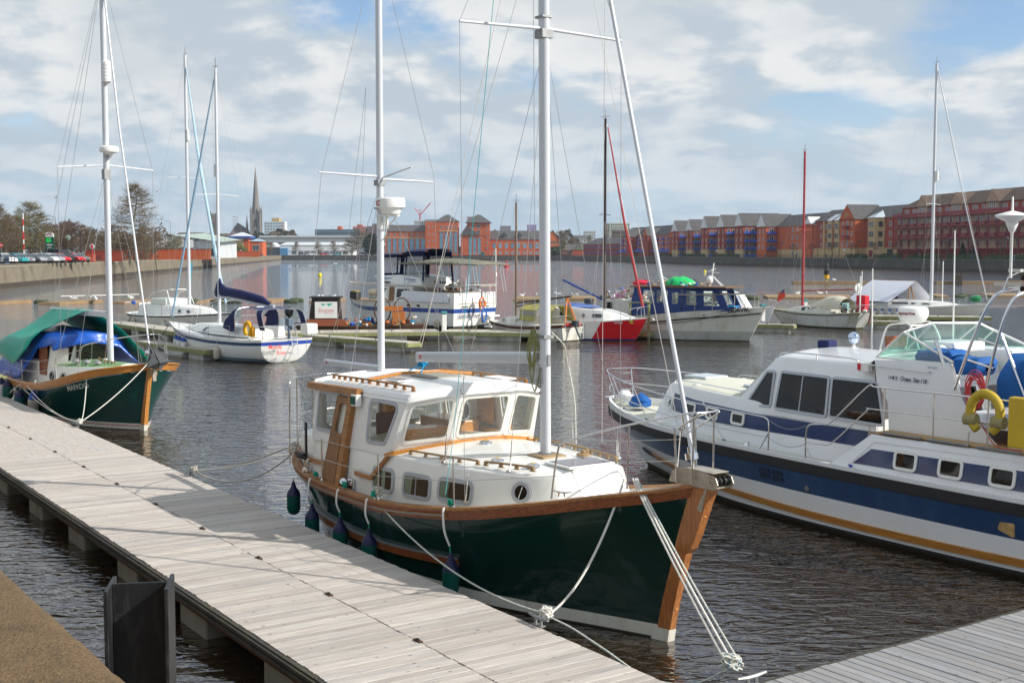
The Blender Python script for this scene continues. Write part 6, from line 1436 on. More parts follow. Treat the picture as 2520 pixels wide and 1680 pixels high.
for side in(-1,1):
 a,b,c,d=[],[],[],[]
 for u in CH.us:
  p=CH.P(u,1,side,-.02);a.append(p+Vector((0,0,-.02)));b.append(Vector((p.x,p.y*1.0,ctop(u))));q=CH.P(u,1,side,-.10);q.y=q.y if q.y*side>0 else 0
  c.append(Vector((q.x,q.y,ctop(u))));d.append(Vector((q.x,q.y,CH.sh(u)+.02)))
 rows.append((a,b,c,d))
mb=MB()
for r in rows:mb.grid(list(r))
mb.build('bulwark',crw,cr,smooth=40)
mb=MB();CH.deck(mb,-.04,deckcream,camber=.05,inn=.10);mb.build('deck',deckcream,cr,smooth=40)
rb=MB()
for side in(-1,1):
 rb.sweep([CH.P(u,1,side,.0)+Vector((0,0,-.03))for u in CH.us],[(0,-.09),(side*.07,-.07),(side*.10,0),(side*.07,.07),(0,.09)])
rb.sweep([CH.P(1,1,-1,.05)+Vector((-.03,0,-.03)),Vector((7.42,0,1.32)),CH.P(1,1,1,.05)+Vector((-.03,0,-.03))],[(0,-.09),(-.07,-.07),(-.10,0),(-.07,.07),(0,.09)])
rb.build('rubber_strake',black,cr,smooth=50)
ochre=wood('ochre_timber',(.50,.22,.03),(.33,.13,.02),.4,coat=.2)
wdz=curve([0,.1,.3,.5,.7,.85,1],[.24,.20,.19,.22,.30,.42,.55])
wd=MB();CH.strip(wd,wdz,.12,.05,ochre,0,.86,40);wd.build('timber_rub_rail',ochre,cr,smooth=40)
CH.strip(MB(),lambda u:wdz(u)+.01,.11,.055,navy,.862,.90,4).build('rub_rail_end',black,cr)
f=CH.mp(1)
for k,(x,z)in enumerate(((-.05,.87),(.30,.88))):
 for dz in(0,-.11):
  MB().slab(rpoly([(x-.14,z+dz),(x+.14,z+dz),(x+.14,z+dz+.08),(x-.14,z+dz+.08)],.02),[],.01,lambda u,v,w:f(u,v,w+.012)).build('hull_vent',black,cr)
  for j in range(6):MB().slab([(x-.12+j*.045,z+dz+.01),(x-.105+j*.045,z+dz+.01),(x-.105+j*.045,z+dz+.07),(x-.12+j*.045,z+dz+.07)],[],.008,lambda u,v,w:f(u,v,w+.018)).build('vent_bar',navy,cr)
MB().slab([(.05*math.cos(a*.5236)-.80,.74+.05*math.sin(a*.5236))for a in range(12)],[],.02,lambda u,v,w:f(u,v,w+.025)).build('exhaust_outlet',galv,cr)
MB().slab([(.03*math.cos(a*.5236)-4.15,.24+.03*math.sin(a*.5236))for a in range(12)],[],.02,lambda u,v,w:f(u,v,w+.02)).build('skin_fitting',pls,cr)
MB().slab(rpoly([(-5.0,.86),(-4.75,.84),(-4.7,.72),(-5.0,.62)],.04),[],.01,lambda u,v,w:f(u,v,w+.006)).build('worn_patch',M('rusty_patch',(.45,.30,.12),.6,var=.5,scale=9,dirt=(.16,.04,.01),dirt_amt=1,dirt_scale=6),cr)
cs=[(-1.7,1.50,1.10,-1.7,1.38,2.03,.03),(1.2,1.50,1.15,1.2,1.36,2.10,.05),(3.0,1.38,1.22,2.95,1.22,2.16,.07),(4.1,1.16,1.28,4.0,.98,2.18,.08),(4.75,.95,1.30,4.35,.78,2.14,.08),(5.2,.45,1.32,4.55,.40,2.11,.06)]
mb=MB();house(mb,cs,crw,deckcream,nc=10);mb.build('fore_coachroof',None,cr,bevel=.04,smooth=50)
def cside(st,side=1):
 xs=[s[0]for s in st];ys=curve(xs,[s[1]for s in st]);yt=curve([s[3]for s in st],[s[4]for s in st]);zb=curve(xs,[s[2]for s in st]);zt=curve([s[3]for s in st],[s[5]for s in st])
 def f(u,v,w):
  t=(v-zb(u))/(zt(u)-zb(u));return Vector((u,side*(ys(u)+(yt(u)-ys(u))*t+w),v))
 return f
for side in(1,-1):
 f=cside(cs,side)
 bd=[(-1.66,1.55),(-.5,1.55),(1.2,1.55),(2.2,1.56),(3.0,1.58),(3.8,1.62),(4.62,1.66)];tp=[(4.30,2.0),(3.8,1.98),(3.0,1.93),(2.2,1.90),(1.2,1.86),(-.5,1.84),(-1.66,1.84)]
 mb=MB();mb.grid([[f(u,v,.006)for u,v in bd],[f(u,v,.006)for u,v in reversed(tp)]]);mb.build('navy_band',navyv,cr,smooth=60)
 for x in(4.10,3.15,2.40,1.60):
  pl=rpoly([(x-.17,1.60+(x-1.6)*.02),(x+.17,1.61+(x-1.6)*.02),(x+.17,1.82+(x-1.6)*.02),(x-.17,1.81+(x-1.6)*.02)],.05)
  window(cr,pl,f,.05,pls,dgl,.03,name='cabin_window',pane_w=.012)
ss=[(-1.85,1.42,1.85,-1.70,1.25,2.99,.13),(.4,1.42,1.88,.45,1.27,3.01,.14),(.95,1.40,1.88,.78,1.20,2.98,.13),(1.9,1.26,1.98,.95,1.05,2.92,.09)]
mb=MB();house(mb,ss,crw,crw,nc=10);mb.build('saloon',None,cr,bevel=.05,smooth=50)
def sal(side):
 def f(u,v,w):
  y=1.44-.15*(v-1.87)/1.1-max(0,(u-.6))*.13;return Vector((u,side*(y+w),v))
 return f
for side in(1,-1):
 f=sal(side)
 window(cr,rpoly([(1.50,1.99),(.74,2.04),(.72,2.72),(.94,2.70)],.06),f,.05,grey,dgl,.012,name='saloon_window')
 window(cr,rpoly([(.60,2.02),(-.68,2.00),(-.66,2.72),(.52,2.73)],.05),f,.05,grey,dgl,.012,name='saloon_window',mull=[((-.02,2.0),(-.04,2.73),.022)])
 window(cr,rpoly([(-.76,2.00),(-2.02,1.98),(-1.78,2.72),(-.74,2.72)],.07),f,.05,grey,dgl,.012,name='saloon_window')
for i in range(3):
 ya,yb_=-1.0+i*.68,-.36+i*.68
 MB().add([(1.86,ya*1.12,2.06),(1.86,yb_*1.12,2.06),(1.06,yb_,2.82),(1.06,ya,2.82)],[(0,1,2,3)]).build('windscreen',dgl,cr)
ab=[(-6.4,1.96,1.04,-6.4,1.84,1.92,.04),(-2.10,2.02,1.04,-2.10,1.88,1.88,.04),(-1.0,2.02,1.05,-1.05,1.90,1.12,.01)]
mb=MB();house(mb,ab,crw,teak,nc=6)
mb.build('aft_cabin',None,cr,bevel=.03,smooth=45)
def aft(side):
 return lambda u,v,w:Vector((u,side*(2.02-.14*(v-1.04)/.86-max(0,-2.1-u)*.010+w),v))
for side in(1,-1):
 f=aft(side)
 MB().slab([(-1.81,1.35),(-2.17,1.64),(-6.35,1.68),(-6.35,1.36)],[],.004,lambda u,v,w:f(u,v,w+.006)).build('navy_band',navyv,cr)
 for x in(-2.90,-3.78,-4.72,-5.7):window(cr,rpoly([(x-.21,1.39),(x+.21,1.39),(x+.21,1.67),(x-.21,1.67)],.07),f,.05,pls,dgl,.03,name='cabin_window',pane_w=.012)
 MB().slab([(-1.55,1.16),(-2.22,1.78),(-6.35,1.83),(-6.35,1.81),(-2.20,1.755),(-1.60,1.15)],[],.006,lambda u,v,w:f(u,v,w+.006)).build('moulding',crw,cr)
 MB().slab([(-1.75,1.21),(-6.35,1.24),(-6.35,1.22),(-1.75,1.19)],[],.01,lambda u,v,w:f(u,v,w+.008)).build('moulding',crw,cr)
 MB().box((-4.3,side*1.66,1.925),(4.2,.36,.02)).build('teak_side_deck',wood('side_deck_teak',(.50,.33,.14),(.36,.22,.08),.6),cr)
 for k in range(4):MB().box((-2.75-k*.92,side*1.86,1.935),(.78,.05,.03)).build('toe_rail',galv,cr)
fs_=[(-4.35,1.46,1.90,-4.15,1.40,3.18,0),(-2.0,1.46,1.90,-2.05,1.38,3.14,0),(-1.72,1.38,2.6,-1.84,1.34,3.10,.02)]
for side in(1,-1):
 y_=lambda r,w:[(x,side*(w-.0),z)for x,z in r]
 MB().grid([y_([(-4.35,1.9),(-3.2,1.9),(-2.16,1.9)],1.47),y_([(-3.75,2.4),(-3.0,2.4),(-2.12,2.4)],1.455),y_([(-3.5,2.78),(-2.8,2.78),(-1.84,2.76)],1.43),y_([(-3.30,3.18),(-2.6,3.17),(-1.75,3.12)],1.38),y_([(-3.30,3.18),(-2.6,3.17),(-1.75,3.12)],1.28),y_([(-3.5,2.6),(-2.6,2.6),(-1.85,2.6)],1.28)]).build('flybridge_side',crw,cr,smooth=40)
MB().grid([[(-1.42,-1.38,2.95),(-1.42,0,3.02),(-1.42,1.38,2.95)],[(-1.75,-1.36,3.12),(-1.70,0,3.18),(-1.75,1.36,3.12)],[(-2.3,-1.28,3.14),(-2.2,0,3.2),(-2.3,1.28,3.14)],[(-2.5,-1.28,2.6),(-2.4,0,2.6),(-2.5,1.28,2.6)]]).build('flybridge_dash',crw,cr,smooth=40)
MB().box((-4.6,0,2.2),(3.4,2.6,.08)).build('aft_deck',crw,cr)
MB().box((-5.0,1.3,2.1),(.9,.5,.42)).build('deck_box',crw,cr,bevel=.05)
SB=[(-3.34,1.36,3.15),(-1.77,1.36,3.17),(-1.80,.62,3.24),(-1.80,-.62,3.24),(-1.77,-1.36,3.17),(-3.34,-1.36,3.15)]
ST=[(-3.34,1.34,3.19),(-2.28,1.28,3.63),(-2.40,.66,3.78),(-2.40,-.66,3.74),(-2.28,-1.28,3.58),(-3.34,-1.34,3.19)]
for i in range(5):
 MB().add([SB[i],SB[i+1],ST[i+1],ST[i]],[(0,1,2,3)]).build('tinted_screen',greenglass,cr)
fm=MB()
fm.tube(SB,.018,6);fm.tube(ST,.022,6)
for a,b in zip(SB[1:5],ST[1:5]):fm.tube([a,b],.018,6)
fm.build('screen_frame',pls,cr,smooth=50)
MB().box((-2.35,.0,3.35),(.7,.9,.18)).lathe((-2.5,.55,3.2),[(.15,0),(.15,.10),(.05,.2)],12).build('instrument_pod',crw,cr,bevel=.05)
MB().box((-2.6,-.9,3.18),(.9,.5,.25),rz=.1).build('seat',crw,cr,bevel=.08)
f=sal(1)
MB().tube(SMP([(.75,1.15,3.0),(.68,1.15,3.07),(.3,1.18,3.10),(-.7,1.20,3.10),(-1.15,1.20,3.08),(-1.22,1.2,3.0)],4),.012,6).tube([(-.25,1.2,3.0),(-.25,1.2,3.1)],.012,6).build('roof_rail',steel,cr,smooth=60)
MB().tube([(-1.75,1.47,3.03),(-2.2,1.47,3.02),(-2.95,1.47,3.0)],.012,6).tube([(-1.75,1.40,3.03),(-1.75,1.47,3.03)],.015,6).tube([(-2.95,1.40,3.0),(-2.95,1.47,3.0)],.015,6).build('grab_rail',steel,cr,smooth=60)
MB().box((-1.58,1.42,2.98),(.22,.12,.16)).build('port_light',pls,cr,bevel=.01)
MB().box((-1.49,1.485,2.985),(.07,.012,.12)).build('port_lens',red,cr)
nm=lambda u,v,w:Vector((-2.12-u,1.455,2.82+v+w*0))+Vector((0,w,-.02*u))
dk=M('navy_print',(.012,.03,.08),.4)
text('H',.085,nm,dk,cr,bold=.002);text('S',.085,lambda u,v,w:nm(u+.155,v,w),dk,cr,bold=.002)
star=MB();pts=[(.105+.045*(1 if k%2==0 else .4)*math.sin(k*math.pi/5),.032+.045*(1 if k%2==0 else .4)*math.cos(k*math.pi/5))for k in range(10)]
star.slab(pts,[],.002,lambda u,v,w:nm(u,v,.008+w));star.build('star_emblem',dk,cr)
text('Ocean  Star 118',.10,lambda u,v,w:nm(u+.25,v,w),dk,cr,shear=.25,bold=.003,sx=.82)
text('SSR F5670',.055,lambda u,v,w:Vector((-2.92-u,1.44,3.06+v+w*0))+Vector((0,w,0)),dk,cr,sx=.8)
tri=M('blue_print',(.04,.08,.5),.4)
MB().add([(-1.75,2.035,1.33),(-1.87,2.035,1.32),(-1.81,2.035,1.24)],[(0,1,2)]).build('blue_triangle',tri,cr)
MB().add([(3.15,1.76,1.36),(3.05,1.77,1.36),(3.10,1.77,1.27)],[(0,1,2)]).build('blue_triangle',tri,cr)
for s in(1,-1):
 e=lambda x:abs(CH.P(CH.u_at(x,1.1),1).y)-.08
 tp=SMP([(7.25,s*.10,2.20),(7.05,s*.42,2.21),(6.4,s*.85,2.18),(5.3,s*1.32,2.12),(4.0,s*1.66,2.05),(2.4,s*1.88,1.98),(.7,s*1.96,1.93),(.30,s*1.96,1.90),(.22,s*1.96,1.75),(.22,s*1.97,1.2)],4)
 md=SMP([(7.1,s*.12,1.86),(6.9,s*.45,1.83),(6.2,s*.95,1.78),(5.0,s*1.42,1.72),(3.6,s*1.76,1.65),(1.8,s*1.94,1.58),(.22,s*1.96,1.55)],4)
 MB().tube(tp,.0155,8).build('bow_rail',steel,cr,smooth=60);MB().tube(md,.012,8).build('mid_rail',steel,cr,smooth=60)
 for xb,xt in((6.9,7.1),(5.6,6.15),(4.25,4.85),(2.85,3.5),(1.45,2.1)):
  zb_=ctop(CH.u_at(xb,1.1));zt_=2.0+(xt)*.028
  yt_=curve([-1,.7,2.4,4.0,5.3,6.4,7.05,7.3],[1.96,1.96,1.88,1.66,1.32,.85,.42,.1])(xt)
  MB().tube([(xb,s*(e(xb)),zb_),(xt,s*yt_,zt_-.03)],.013,8).box((xb,s*e(xb),zb_+.02),(.08,.05,.06)).build('stanchion',steel,cr,smooth=50)
 MB().tube([(.22,s*1.97,1.62),(.50,s*1.97,1.2)],.012,8).build('gate_strut',steel,cr,smooth=50)
 MB().tube(SMP([(-.72,s*1.98,1.16),(-.72,s*1.97,1.75),(-.80,s*1.96,1.90),(-1.05,s*1.95,1.94),(-1.3,s*1.95,2.02),(-2.0,s*1.88,2.68),(-2.15,s*1.88,2.71),(-2.4,s*1.88,2.71),(-4.4,s*1.86,2.72),(-6.2,s*1.84,2.72)],4),.0155,8).build('side_rail',steel,cr,smooth=60)
 MB().tube(SMP([(-.72,s*1.98,1.58),(-1.1,s*1.97,1.58),(-1.35,s*1.96,1.66),(-2.0,s*1.88,2.26),(-2.2,s*1.88,2.32),(-4.4,s*1.86,2.32),(-6.2,s*1.84,2.32)],4),.012,8).build('side_rail',steel,cr,smooth=60)
 for x in(-2.38,-3.38,-4.40,-5.4):MB().tube([(x,s*1.87,1.93),(x,s*1.87,2.71)],.015,8).build('stanchion',steel,cr,smooth=50)
 MB().tube([(-.72,s*1.98,1.5),(-1.02,s*2.0,1.15)],.012,8).build('gate_strut',steel,cr,smooth=50)
 for h,sg in((1.88,.12),(1.55,.12)):MB().tube(sag((.22,s*1.965,h),(-.72,s*1.965,h),sg),.006,4).build('gate_chain',galv,cr)
 MB().lathe((.95,s*1.80,1.14),[(.055,0),(.055,.2),(.045,.21)],12).build('bollard',steel,cr,smooth=50)
MB().tube([(7.25,.10,2.20),(7.32,0,2.2),(7.25,-.10,2.20)],.0155,8).build('bow_rail',steel,cr)
ar=MB().lathe((6.9,.0,1.50),[(.16,0),(.17,.12),(.10,.2)],12).box((6.5,0,1.5),(.5,.25,.2)).box((7.35,0,1.48),(.45,.22,.04)).build('windlass',crw,cr,bevel=.03)
an=MB()
for k in range(3):
 zz=1.72+k*.2;an.tube([(6.95+.13*math.cos(a*.7),-.05+.16*math.sin(a*.7),zz)for a in range(10)],.007,5)
an.tube([(6.95,.1,1.5),(6.95,.1,2.1)],.012,6);an.build('fender_basket',steel,cr)
MB().box((4.05,0,2.27),(.7,.7,.07)).build('hatch',M('pale_hatch',(.50,.56,.60),.4),cr,bevel=.03)
MB().box((2.2,.1,2.23),(.6,.6,.05)).build('hatch',M('pale_hatch',(.50,.56,.60),.4),cr,bevel=.02)
for x,y in((3.4,.85),(1.9,.95),(3.6,-.7)):MB().lathe((x,y,2.18),[(.09,0),(.09,.03),(.03,.05)],12).build('deck_vent',pls,cr)
MB().tube(SMP([(4.0,.95,2.19),(3.85,.97,2.26),(2.6,1.06,2.24),(1.7,1.12,2.21),(1.6,1.12,2.12)],4),.011,6).build('coachroof_rail',steel,cr)
MB().tube(SMP([(4.0,-.95,2.19),(3.85,-.97,2.26),(2.6,-1.06,2.24),(1.7,-1.12,2.21),(1.6,-1.12,2.12)],4),.011,6).build('coachroof_rail',steel,cr)
MB().box((.62,-.05,3.20),(.26,.34,.16),rz=.2).build('covered_searchlight',navyc,cr,bevel=.03)
fl=MB().lathe((.55,-.75,3.08),[(.10,0),(.10,.02),(.03,.04),(.03,.10)],14).build('floodlight',pls,cr)
MB().lathe((0,0,0),[(.02,-.12),(.09,-.09),(.125,0),(.09,.09),(.02,.12)],18).build('globe',M('chrome_globe',(.6,.7,.85),.06,1),fl,smooth=180,loc=(.55,-.75,3.30))
arch=MB()
for s in(1,-1):
 arch.tube(SMP([(-3.45,s*1.44,2.75),(-3.75,s*1.40,3.6),(-3.98,s*1.30,4.22),(-4.08,s*1.05,4.40),(-4.1,s*.6,4.43),(-4.1,0,4.43)],5),.025,10)
 arch.tube(SMP([(-4.0,s*1.44,2.65),(-4.2,s*1.40,3.6),(-4.34,s*1.30,4.18),(-4.38,s*1.05,4.36),(-4.4,s*.6,4.38),(-4.4,0,4.38)],5),.025,10)
 for h in(.18,.42,.72):arch.tube([(-3.45-.45*h*1.2,s*(1.45-.1*h),2.75+1.2*h),(-4.0-.3*h*1.2,s*(1.45-.1*h),2.65+1.2*h)],.018,6)
 arch.tube([(-3.2,s*1.36,3.1),(-3.0,s*1.36,3.55)],.034,8)
 arch.tube([(-4.2,s*1.3,3.7),(-4.9,s*1.35,2.3)],.022,6)
arch.build('radar_arch',steel,cr,smooth=60)
mq=MB().tube(SMP([(-4.35,.55,4.40),(-4.35,.55,4.95),(-4.38,.45,5.12),(-4.4,.2,5.2),(-4.4,0,5.2)],4),.028,8).tube([(-4.05,1.05,4.42),(-4.1,1.0,4.62),(-4.3,.6,4.8)],.012,6).build('light_mast',steel,cr,smooth=60)
MB().lathe((-4.15,1.02,4.60),[(.022,0),(.022,.72),(.05,.76),(.10,.88),(.09,.90),(.26,.985),(.27,1.0),(.25,1.02),(.10,1.06),(.02,1.08),(.012,1.3),(.001,1.31)],24).build('antenna',pls,cr,smooth=50)
MB().lathe((-4.38,.45,5.16),[(.02,0),(.02,.1),(.07,.13),(.08,.18),(.05,.22)],14).build('light',pls,cr,smooth=50)
MB().box((-4.16,.85,4.72),(.32,.04,.05)).box((-4.1,1.0,4.50),(.5,.05,.06)).build('antenna_bracket',steel,cr)
MB().box((-4.32,.78,4.52),(.12,.10,.30)).build('orange_horn',M('orange_plastic',(.70,.16,.03),.45),cr,bevel=.02)
for dz in(-.09,.09):MB().lathe((-4.25,.84,4.52+dz),[(.05,0),(.05,.012)],10,axis='x').build('speaker_cone',black,cr)
MB().lathe((-4.05,.35,4.33),[(.02,0),(.025,.12),(.05,.18)],12,axis='x').build('trumpet_horn',steel,cr,smooth=60)
rdm=thing('radar','white radome with maroon lettering on the steel arch at the right edge','radar',LW(cr,(-4.62,.15,4.52)),cr.rotation_euler.z)
MB().lathe((0,0,0),[(.28,0),(.36,.06),(.38,.15),(.36,.27),(.30,.31),(.001,.32)],28).build('radome',pls,rdm,smooth=40)
text('Raymarine',.13,cylmap(.38,.10,R(58)),M('maroon_print',(.25,.01,.03),.5),rdm,bold=.003)
blue1=put('folded_cover','folded bright blue canvas on the foredeck of the right hand cruiser','cover',crumple((5.95,.30,1.44),.30,.24,.30,8),bluec,cr,smooth=60)
for(x,y,z,d,lab)in((-2.75,.85,3.22,(.70,.7,.26),'blue canvas bundle behind the tinted flybridge screen of the cruiser'),(-3.35,.75,3.10,(.55,.6,.30),'crumpled blue cover between the flybridge screen and the steel arch')):
 m_=MB();g=random.Random(int(x*100));rr=[]
 for i in range(11):
  t=i/10;w=min(1,2.4*math.sin(math.pi*(.06+.88*t)))
  rr.append([Vector((x-d[0]/2+d[0]*t+g.uniform(-.03,.03),y+d[1]/2*math.copysign(abs(math.cos(a))**.5,math.cos(a))*w,z+d[2]/2*math.copysign(abs(math.sin(a))**.6,math.sin(a))*w*g.uniform(.75,1.2)))for a in[k*.449 for k in range(14)]])
 m_.grid(rr,close=True);put('canvas_bundle',lab,'cover',m_,bluec,cr,smooth=60)
bc_=MB();g=random.Random(5);rr=[]
for i in range(12):
 t=i/11;x=-4.15-1.6*t;rr.append([(x,1.28+g.uniform(-.015,.015),2.55),(x,1.30+g.uniform(-.02,.02),2.95),(x,1.22,3.30+g.uniform(-.02,.02)-.22*(1-min(1,t*4))),(x,.9,3.36+g.uniform(-.02,.02)),(x,.2,3.36),(x,-.6,3.36),(x,-.62,2.6)])
bc_.grid(rr);bc_.add(rr[0],[tuple(range(7))]);put('seat_cover','large royal blue canvas cover on the cruiser aft deck at the right edge','cover',bc_,bluec,cr,smooth=50)
hs=MB();g=random.Random(3)
for k in range(12):
 a0,r_=g.uniform(0,.3),g.uniform(.17,.30);cx_,cz_=-3.98+g.uniform(-.05,.05),2.82+g.uniform(-.08,.03)
 hs.tube([(cx_+r_*.62*math.cos(a),1.60+g.uniform(-.02,.02),cz_+r_*math.sin(a))for a in[j*.3307 for j in range(20)]],.009,5)
hs.tube(SMP([(-3.95,1.6,2.5),(-4.3,1.8,2.2),(-4.5,1.75,1.96),(-4.9,1.7,1.95)],5),.009,5)
put('hose_coil','coil of red hose hung on the steel arch of the cruiser','hose',hs,M('red_hose',(.62,.06,.07),.4),cr,smooth=80)
hb_=MB();pts=[]
for k in range(17):
 a=-1.05+(math.pi+2.1)*k/16;pts.append((-4.42+.27*math.cos(a),1.98,2.50+.31*math.sin(a)))
hb_.tube(SMP(pts,2),.072,12)
lbz=thing('lifebuoy','yellow horseshoe lifebuoy strapped to the side rail of the cruiser','lifebuoy',cr.location,cr.rotation_euler.z)
hb_.build('foam_horseshoe',yellowm,lbz,smooth=60)
for q in(2,14):p=pts[q];MB().tube([(p[0]-.1,p[1],p[2]),(p[0]+.1,p[1]+.01,p[2])],.098,12).build('strap',M('strap_webbing',(.30,.26,.12),.8),lbz)
MB().tube([(-4.16,2.0,2.18),(-4.13,2.0,1.95)],.012,5).build('tail',ropeg,lbz)
put('danbuoy_case','yellow lettered rescue case on the rail at the right edge of the photo','case',MB().box((-5.02,1.98,2.42),(.30,.16,.78)),M('yellow_case',(.62,.42,.02),.5,dirt=(.3,.2,.05)),cr,bevel=.03)
# MAPADO: dark green ketch at the left, bow towards us
mp_=boat('green_ketch','dark green ketch with orange timber rail under green and blue tarpaulins at the left','boat',-10.417,34.879,.66,-.75)
MH=Hull((-7.5,-8.4),(-.02,.46),hus,[1.28,1.22,1.14,1.08,1.10,1.30,1.56,1.75,1.85,1.92],[.50,.90,1.25,1.48,1.60,1.62,1.55,1.28,.86,.09],[.25,.6,.95,1.25,1.36,1.2,.88,.52,.27,.05],p=1.5,q=1.3,n=36)
mb=MB();redl=M('red_boot_line',(.40,.02,.02),.4)
MH.mesh(mb,[(0,-.35,2),(0,.02,1),(0,.11,1),(0,.135,1),(0,.19,8),(1,-.18,2),(1,0,1)],[weed,boot,redl,boot,greenhull2,greenhull2],greenhull2)
mb.build('hull',None,mp_,smooth=35)
mb=MB();MH.deck(mb,.20,cream,camber=.05,inn=.06,bulwark=cream);mb.build('deck',None,mp_,smooth=40)
tk=MB();MH.strip(tk,lambda u:MH.sh(u)-.19,.19,.045,owd,0,1,44);tk.build('bulwark_strake',owd,mp_,smooth=50)
tk=MB();MH.rail(tk,.12,.03,owd,off=-.01,top=.02,n=50);tk.build('cap_rail',owd,mp_,smooth=50)
MH.strip(MB(),lambda u:MH.sh(u)-.215,.012,.012,wmt,0,.985,40).build('cove_line',wmt,mp_)
stt=wood('stem_teak',(.48,.19,.05),(.30,.10,.025),.35,axis=2)
SM=lambda z:MH.P(1,z/1.92).x
z_=[.16,.6,1.1,1.5,1.94]
s_=MB();rr=[[(SM(z)-.12,-.11,z),(SM(z)+.10,-.055,z),(SM(z)+.10,.055,z),(SM(z)-.12,.11,z)]for z in z_];s_.grid(rr,close=True);s_.add(rr[-1],[(0,1,2,3)])
s_.build('stem',owd,mp_)
s_=MB();rr=[[(SM(z)-.12,-.12,z),(SM(z)+.10,-.055,z),(SM(z)+.10,.055,z),(SM(z)-.12,.12,z)]for z in(-.1,.16)];s_.grid(rr,close=True);s_.build('stem_foot',boot,mp_)
MB().box((.62,0,1.88),(.34,.30,.20)).box((.60,0,1.70),(.18,.20,.22)).build('bowsprit_block',tkg,mp_,bevel=.03)
MB().box((.70,0,1.62),(.02,.10,.34)).build('stem_plate',wst,mp_)
outl=M('silver_print',(.45,.50,.48),.4)
def mtext(side,x0,z,size):
 f=MH.mp(side)
 u_sign=1 if side==-1 else-1
 return lambda u,v,w:f(x0+u_sign*u,z(x0+u_sign*u)+v,w+.006)
text('MAPADO',.21,mtext(-1,-1.95,lambda x:1.05+(x+1.95)*.17,1),outl,mp_,shear=.35,sx=1.15,bold=.004)
text('MAPADO',.21,mtext(1,-.42,lambda x:1.30+(x+.42)*.17,1),outl,mp_,shear=.35,sx=1.0,bold=.004)
msn=[(-7.2,1.0,1.0,-7.2,.95,1.62,.08),(-4.6,1.08,.95,-4.6,1.02,1.60,.12),(-2.6,.98,1.05,-2.6,.92,1.66,.12),(-1.0,.66,1.20,-1.15,.60,1.74,.08),(-.7,.3,1.25,-.95,.28,1.76,.04)]
mb=MB();house(mb,msn,cream,deckgreen);mb.build('cabin_trunk',None,mp_,bevel=.03,smooth=50)
wh=[(-6.6,1.0,1.55,-6.5,.90,2.35,.08),(-4.25,1.02,1.55,-4.10,.90,2.38,.10),(-3.75,.6,1.60,-3.60,.5,2.40,.06),(-3.65,.2,1.62,-3.52,.2,2.42,.03)]
mb=MB();house(mb,wh,cream,white);mb.build('wheelhouse',None,mp_,bevel=.03,smooth=50)
def P4(a,b,c,d,name,m_,par,**k):return MB().add([a,b,c,d],[(0,1,2,3)]).build(name,m_,par,**k)
P4((-4.15,-.92,1.74),(-3.74,-.60,1.76),(-3.62,-.52,2.26),(-4.02,-.84,2.24),'windscreen',dgl,mp_)
for a,b in((-.48,-.02),(.02,.48)):MB().box((-3.56,(a+b)/2,2.02),(.02,abs(b-a),.46),ry=.12).build('windscreen',dgl,mp_)
P4((-4.15,.92,1.74),(-3.74,.60,1.76),(-3.62,.52,2.26),(-4.02,.84,2.24),'windscreen',dgl,mp_)
def mside(side):return lambda u,v,w:Vector((u,side*(.985-(v-1.55)*.12+w+.03),v))
for side in(-1,1):
 window(mp_,rpoly([(-5.9,1.72),(-4.4,1.72),(-4.4,2.22),(-5.9,2.20)],.06),mside(side),.05,grey,dgl,.01)
 ft_=lambda u,v,w,side=side:Vector((u,side*(curve([-7.2,-4.6,-2.6,-1.0],[1.0,1.08,.98,.66])(u)-.08*(v-1.0)+w),v))
 for x in(-4.05,-3.30):window(mp_,[(x+.19*math.cos(a*.5236),1.30+.15*math.sin(a*.5236))for a in range(12)],ft_,.04,grey,dgl,.012,name='porthole')
 window(mp_,[(-2.1+.10*math.cos(a*.5236),1.38+.10*math.sin(a*.5236))for a in range(12)],ft_,.03,pls,dgl,.012,name='porthole')
MB().box((-4.75,-1.03,1.75),(.55,.05,.9)).build('cabin_door',mahog,mp_)
for x,y in((-3.0,-.70),(-2.45,-.62),(-1.95,-.50)):MB().lathe((x,y,1.72),[(.06,0),(.06,.06),(.13,.08),(.10,.13),(.001,.18)],12).build('mushroom_vent',galv,mp_,smooth=40)
HRL(mp_,[(-3.3,.1,1.79),(-2.4,-.2,1.80),(-1.3,-.25,1.79)],9,tkg)
mm_=MB().lathe((0,0,0),[(.095,0),(.088,11.5)],16,sx=1.15,sy=.92).build('mainmast',wmt,mp_,smooth=60,loc=(-2.2,0,1.75))
MB().tube([(0,-1.45,5.70),(0,0,5.82)],.022,8).tube([(0,1.45,5.72),(0,0,5.82)],.022,8).build('spreader',wmt,mm_)
MB().lathe((.22,0,6.1),[(.10,0),(.13,.05),(.26,.08),(.28,.14),(.27,.22),(.22,.25),(.001,.26)],22).build('radome',pls,mm_,smooth=40)
MB().box((.12,0,6.05),(.3,.14,.05)).build('radar_bracket',galv,mm_)
MB().box((.0,0,5.55),(.21,.2,.3)).build('mast_fitting',galv,mm_)
rr_=MB().lathe((.17,0,8.15),[(.05,0),(.13,.06),(.135,.62),(.05,.68)],14).build('radar_reflector',pls,mm_,smooth=40)
for k in range(5):MB().lathe((.17,0,8.26+k*.1),[(.137,0),(.137,.012)],14).build('band',grey,rr_)
bm2=MB().sweep([(-4.5,0,1.42),(-.12,0,1.45)],[(-.07,-.09),(.07,-.09),(.07,.09),(-.07,.09)]).build('boom',wmt,mm_,bevel=.02)
MB().tube([(-.6,-1.2,2.0),(-.6,1.2,2.0)],.012,5).build('aerial',pls,mm_)
fo=MB().tube([(.40,0,2.38),(.34,0,2.65),(-1.25,0,8.6),(-2.1,0,12.6)],.03,8).build('forestay_foil',wmt,mp_,smooth=60)
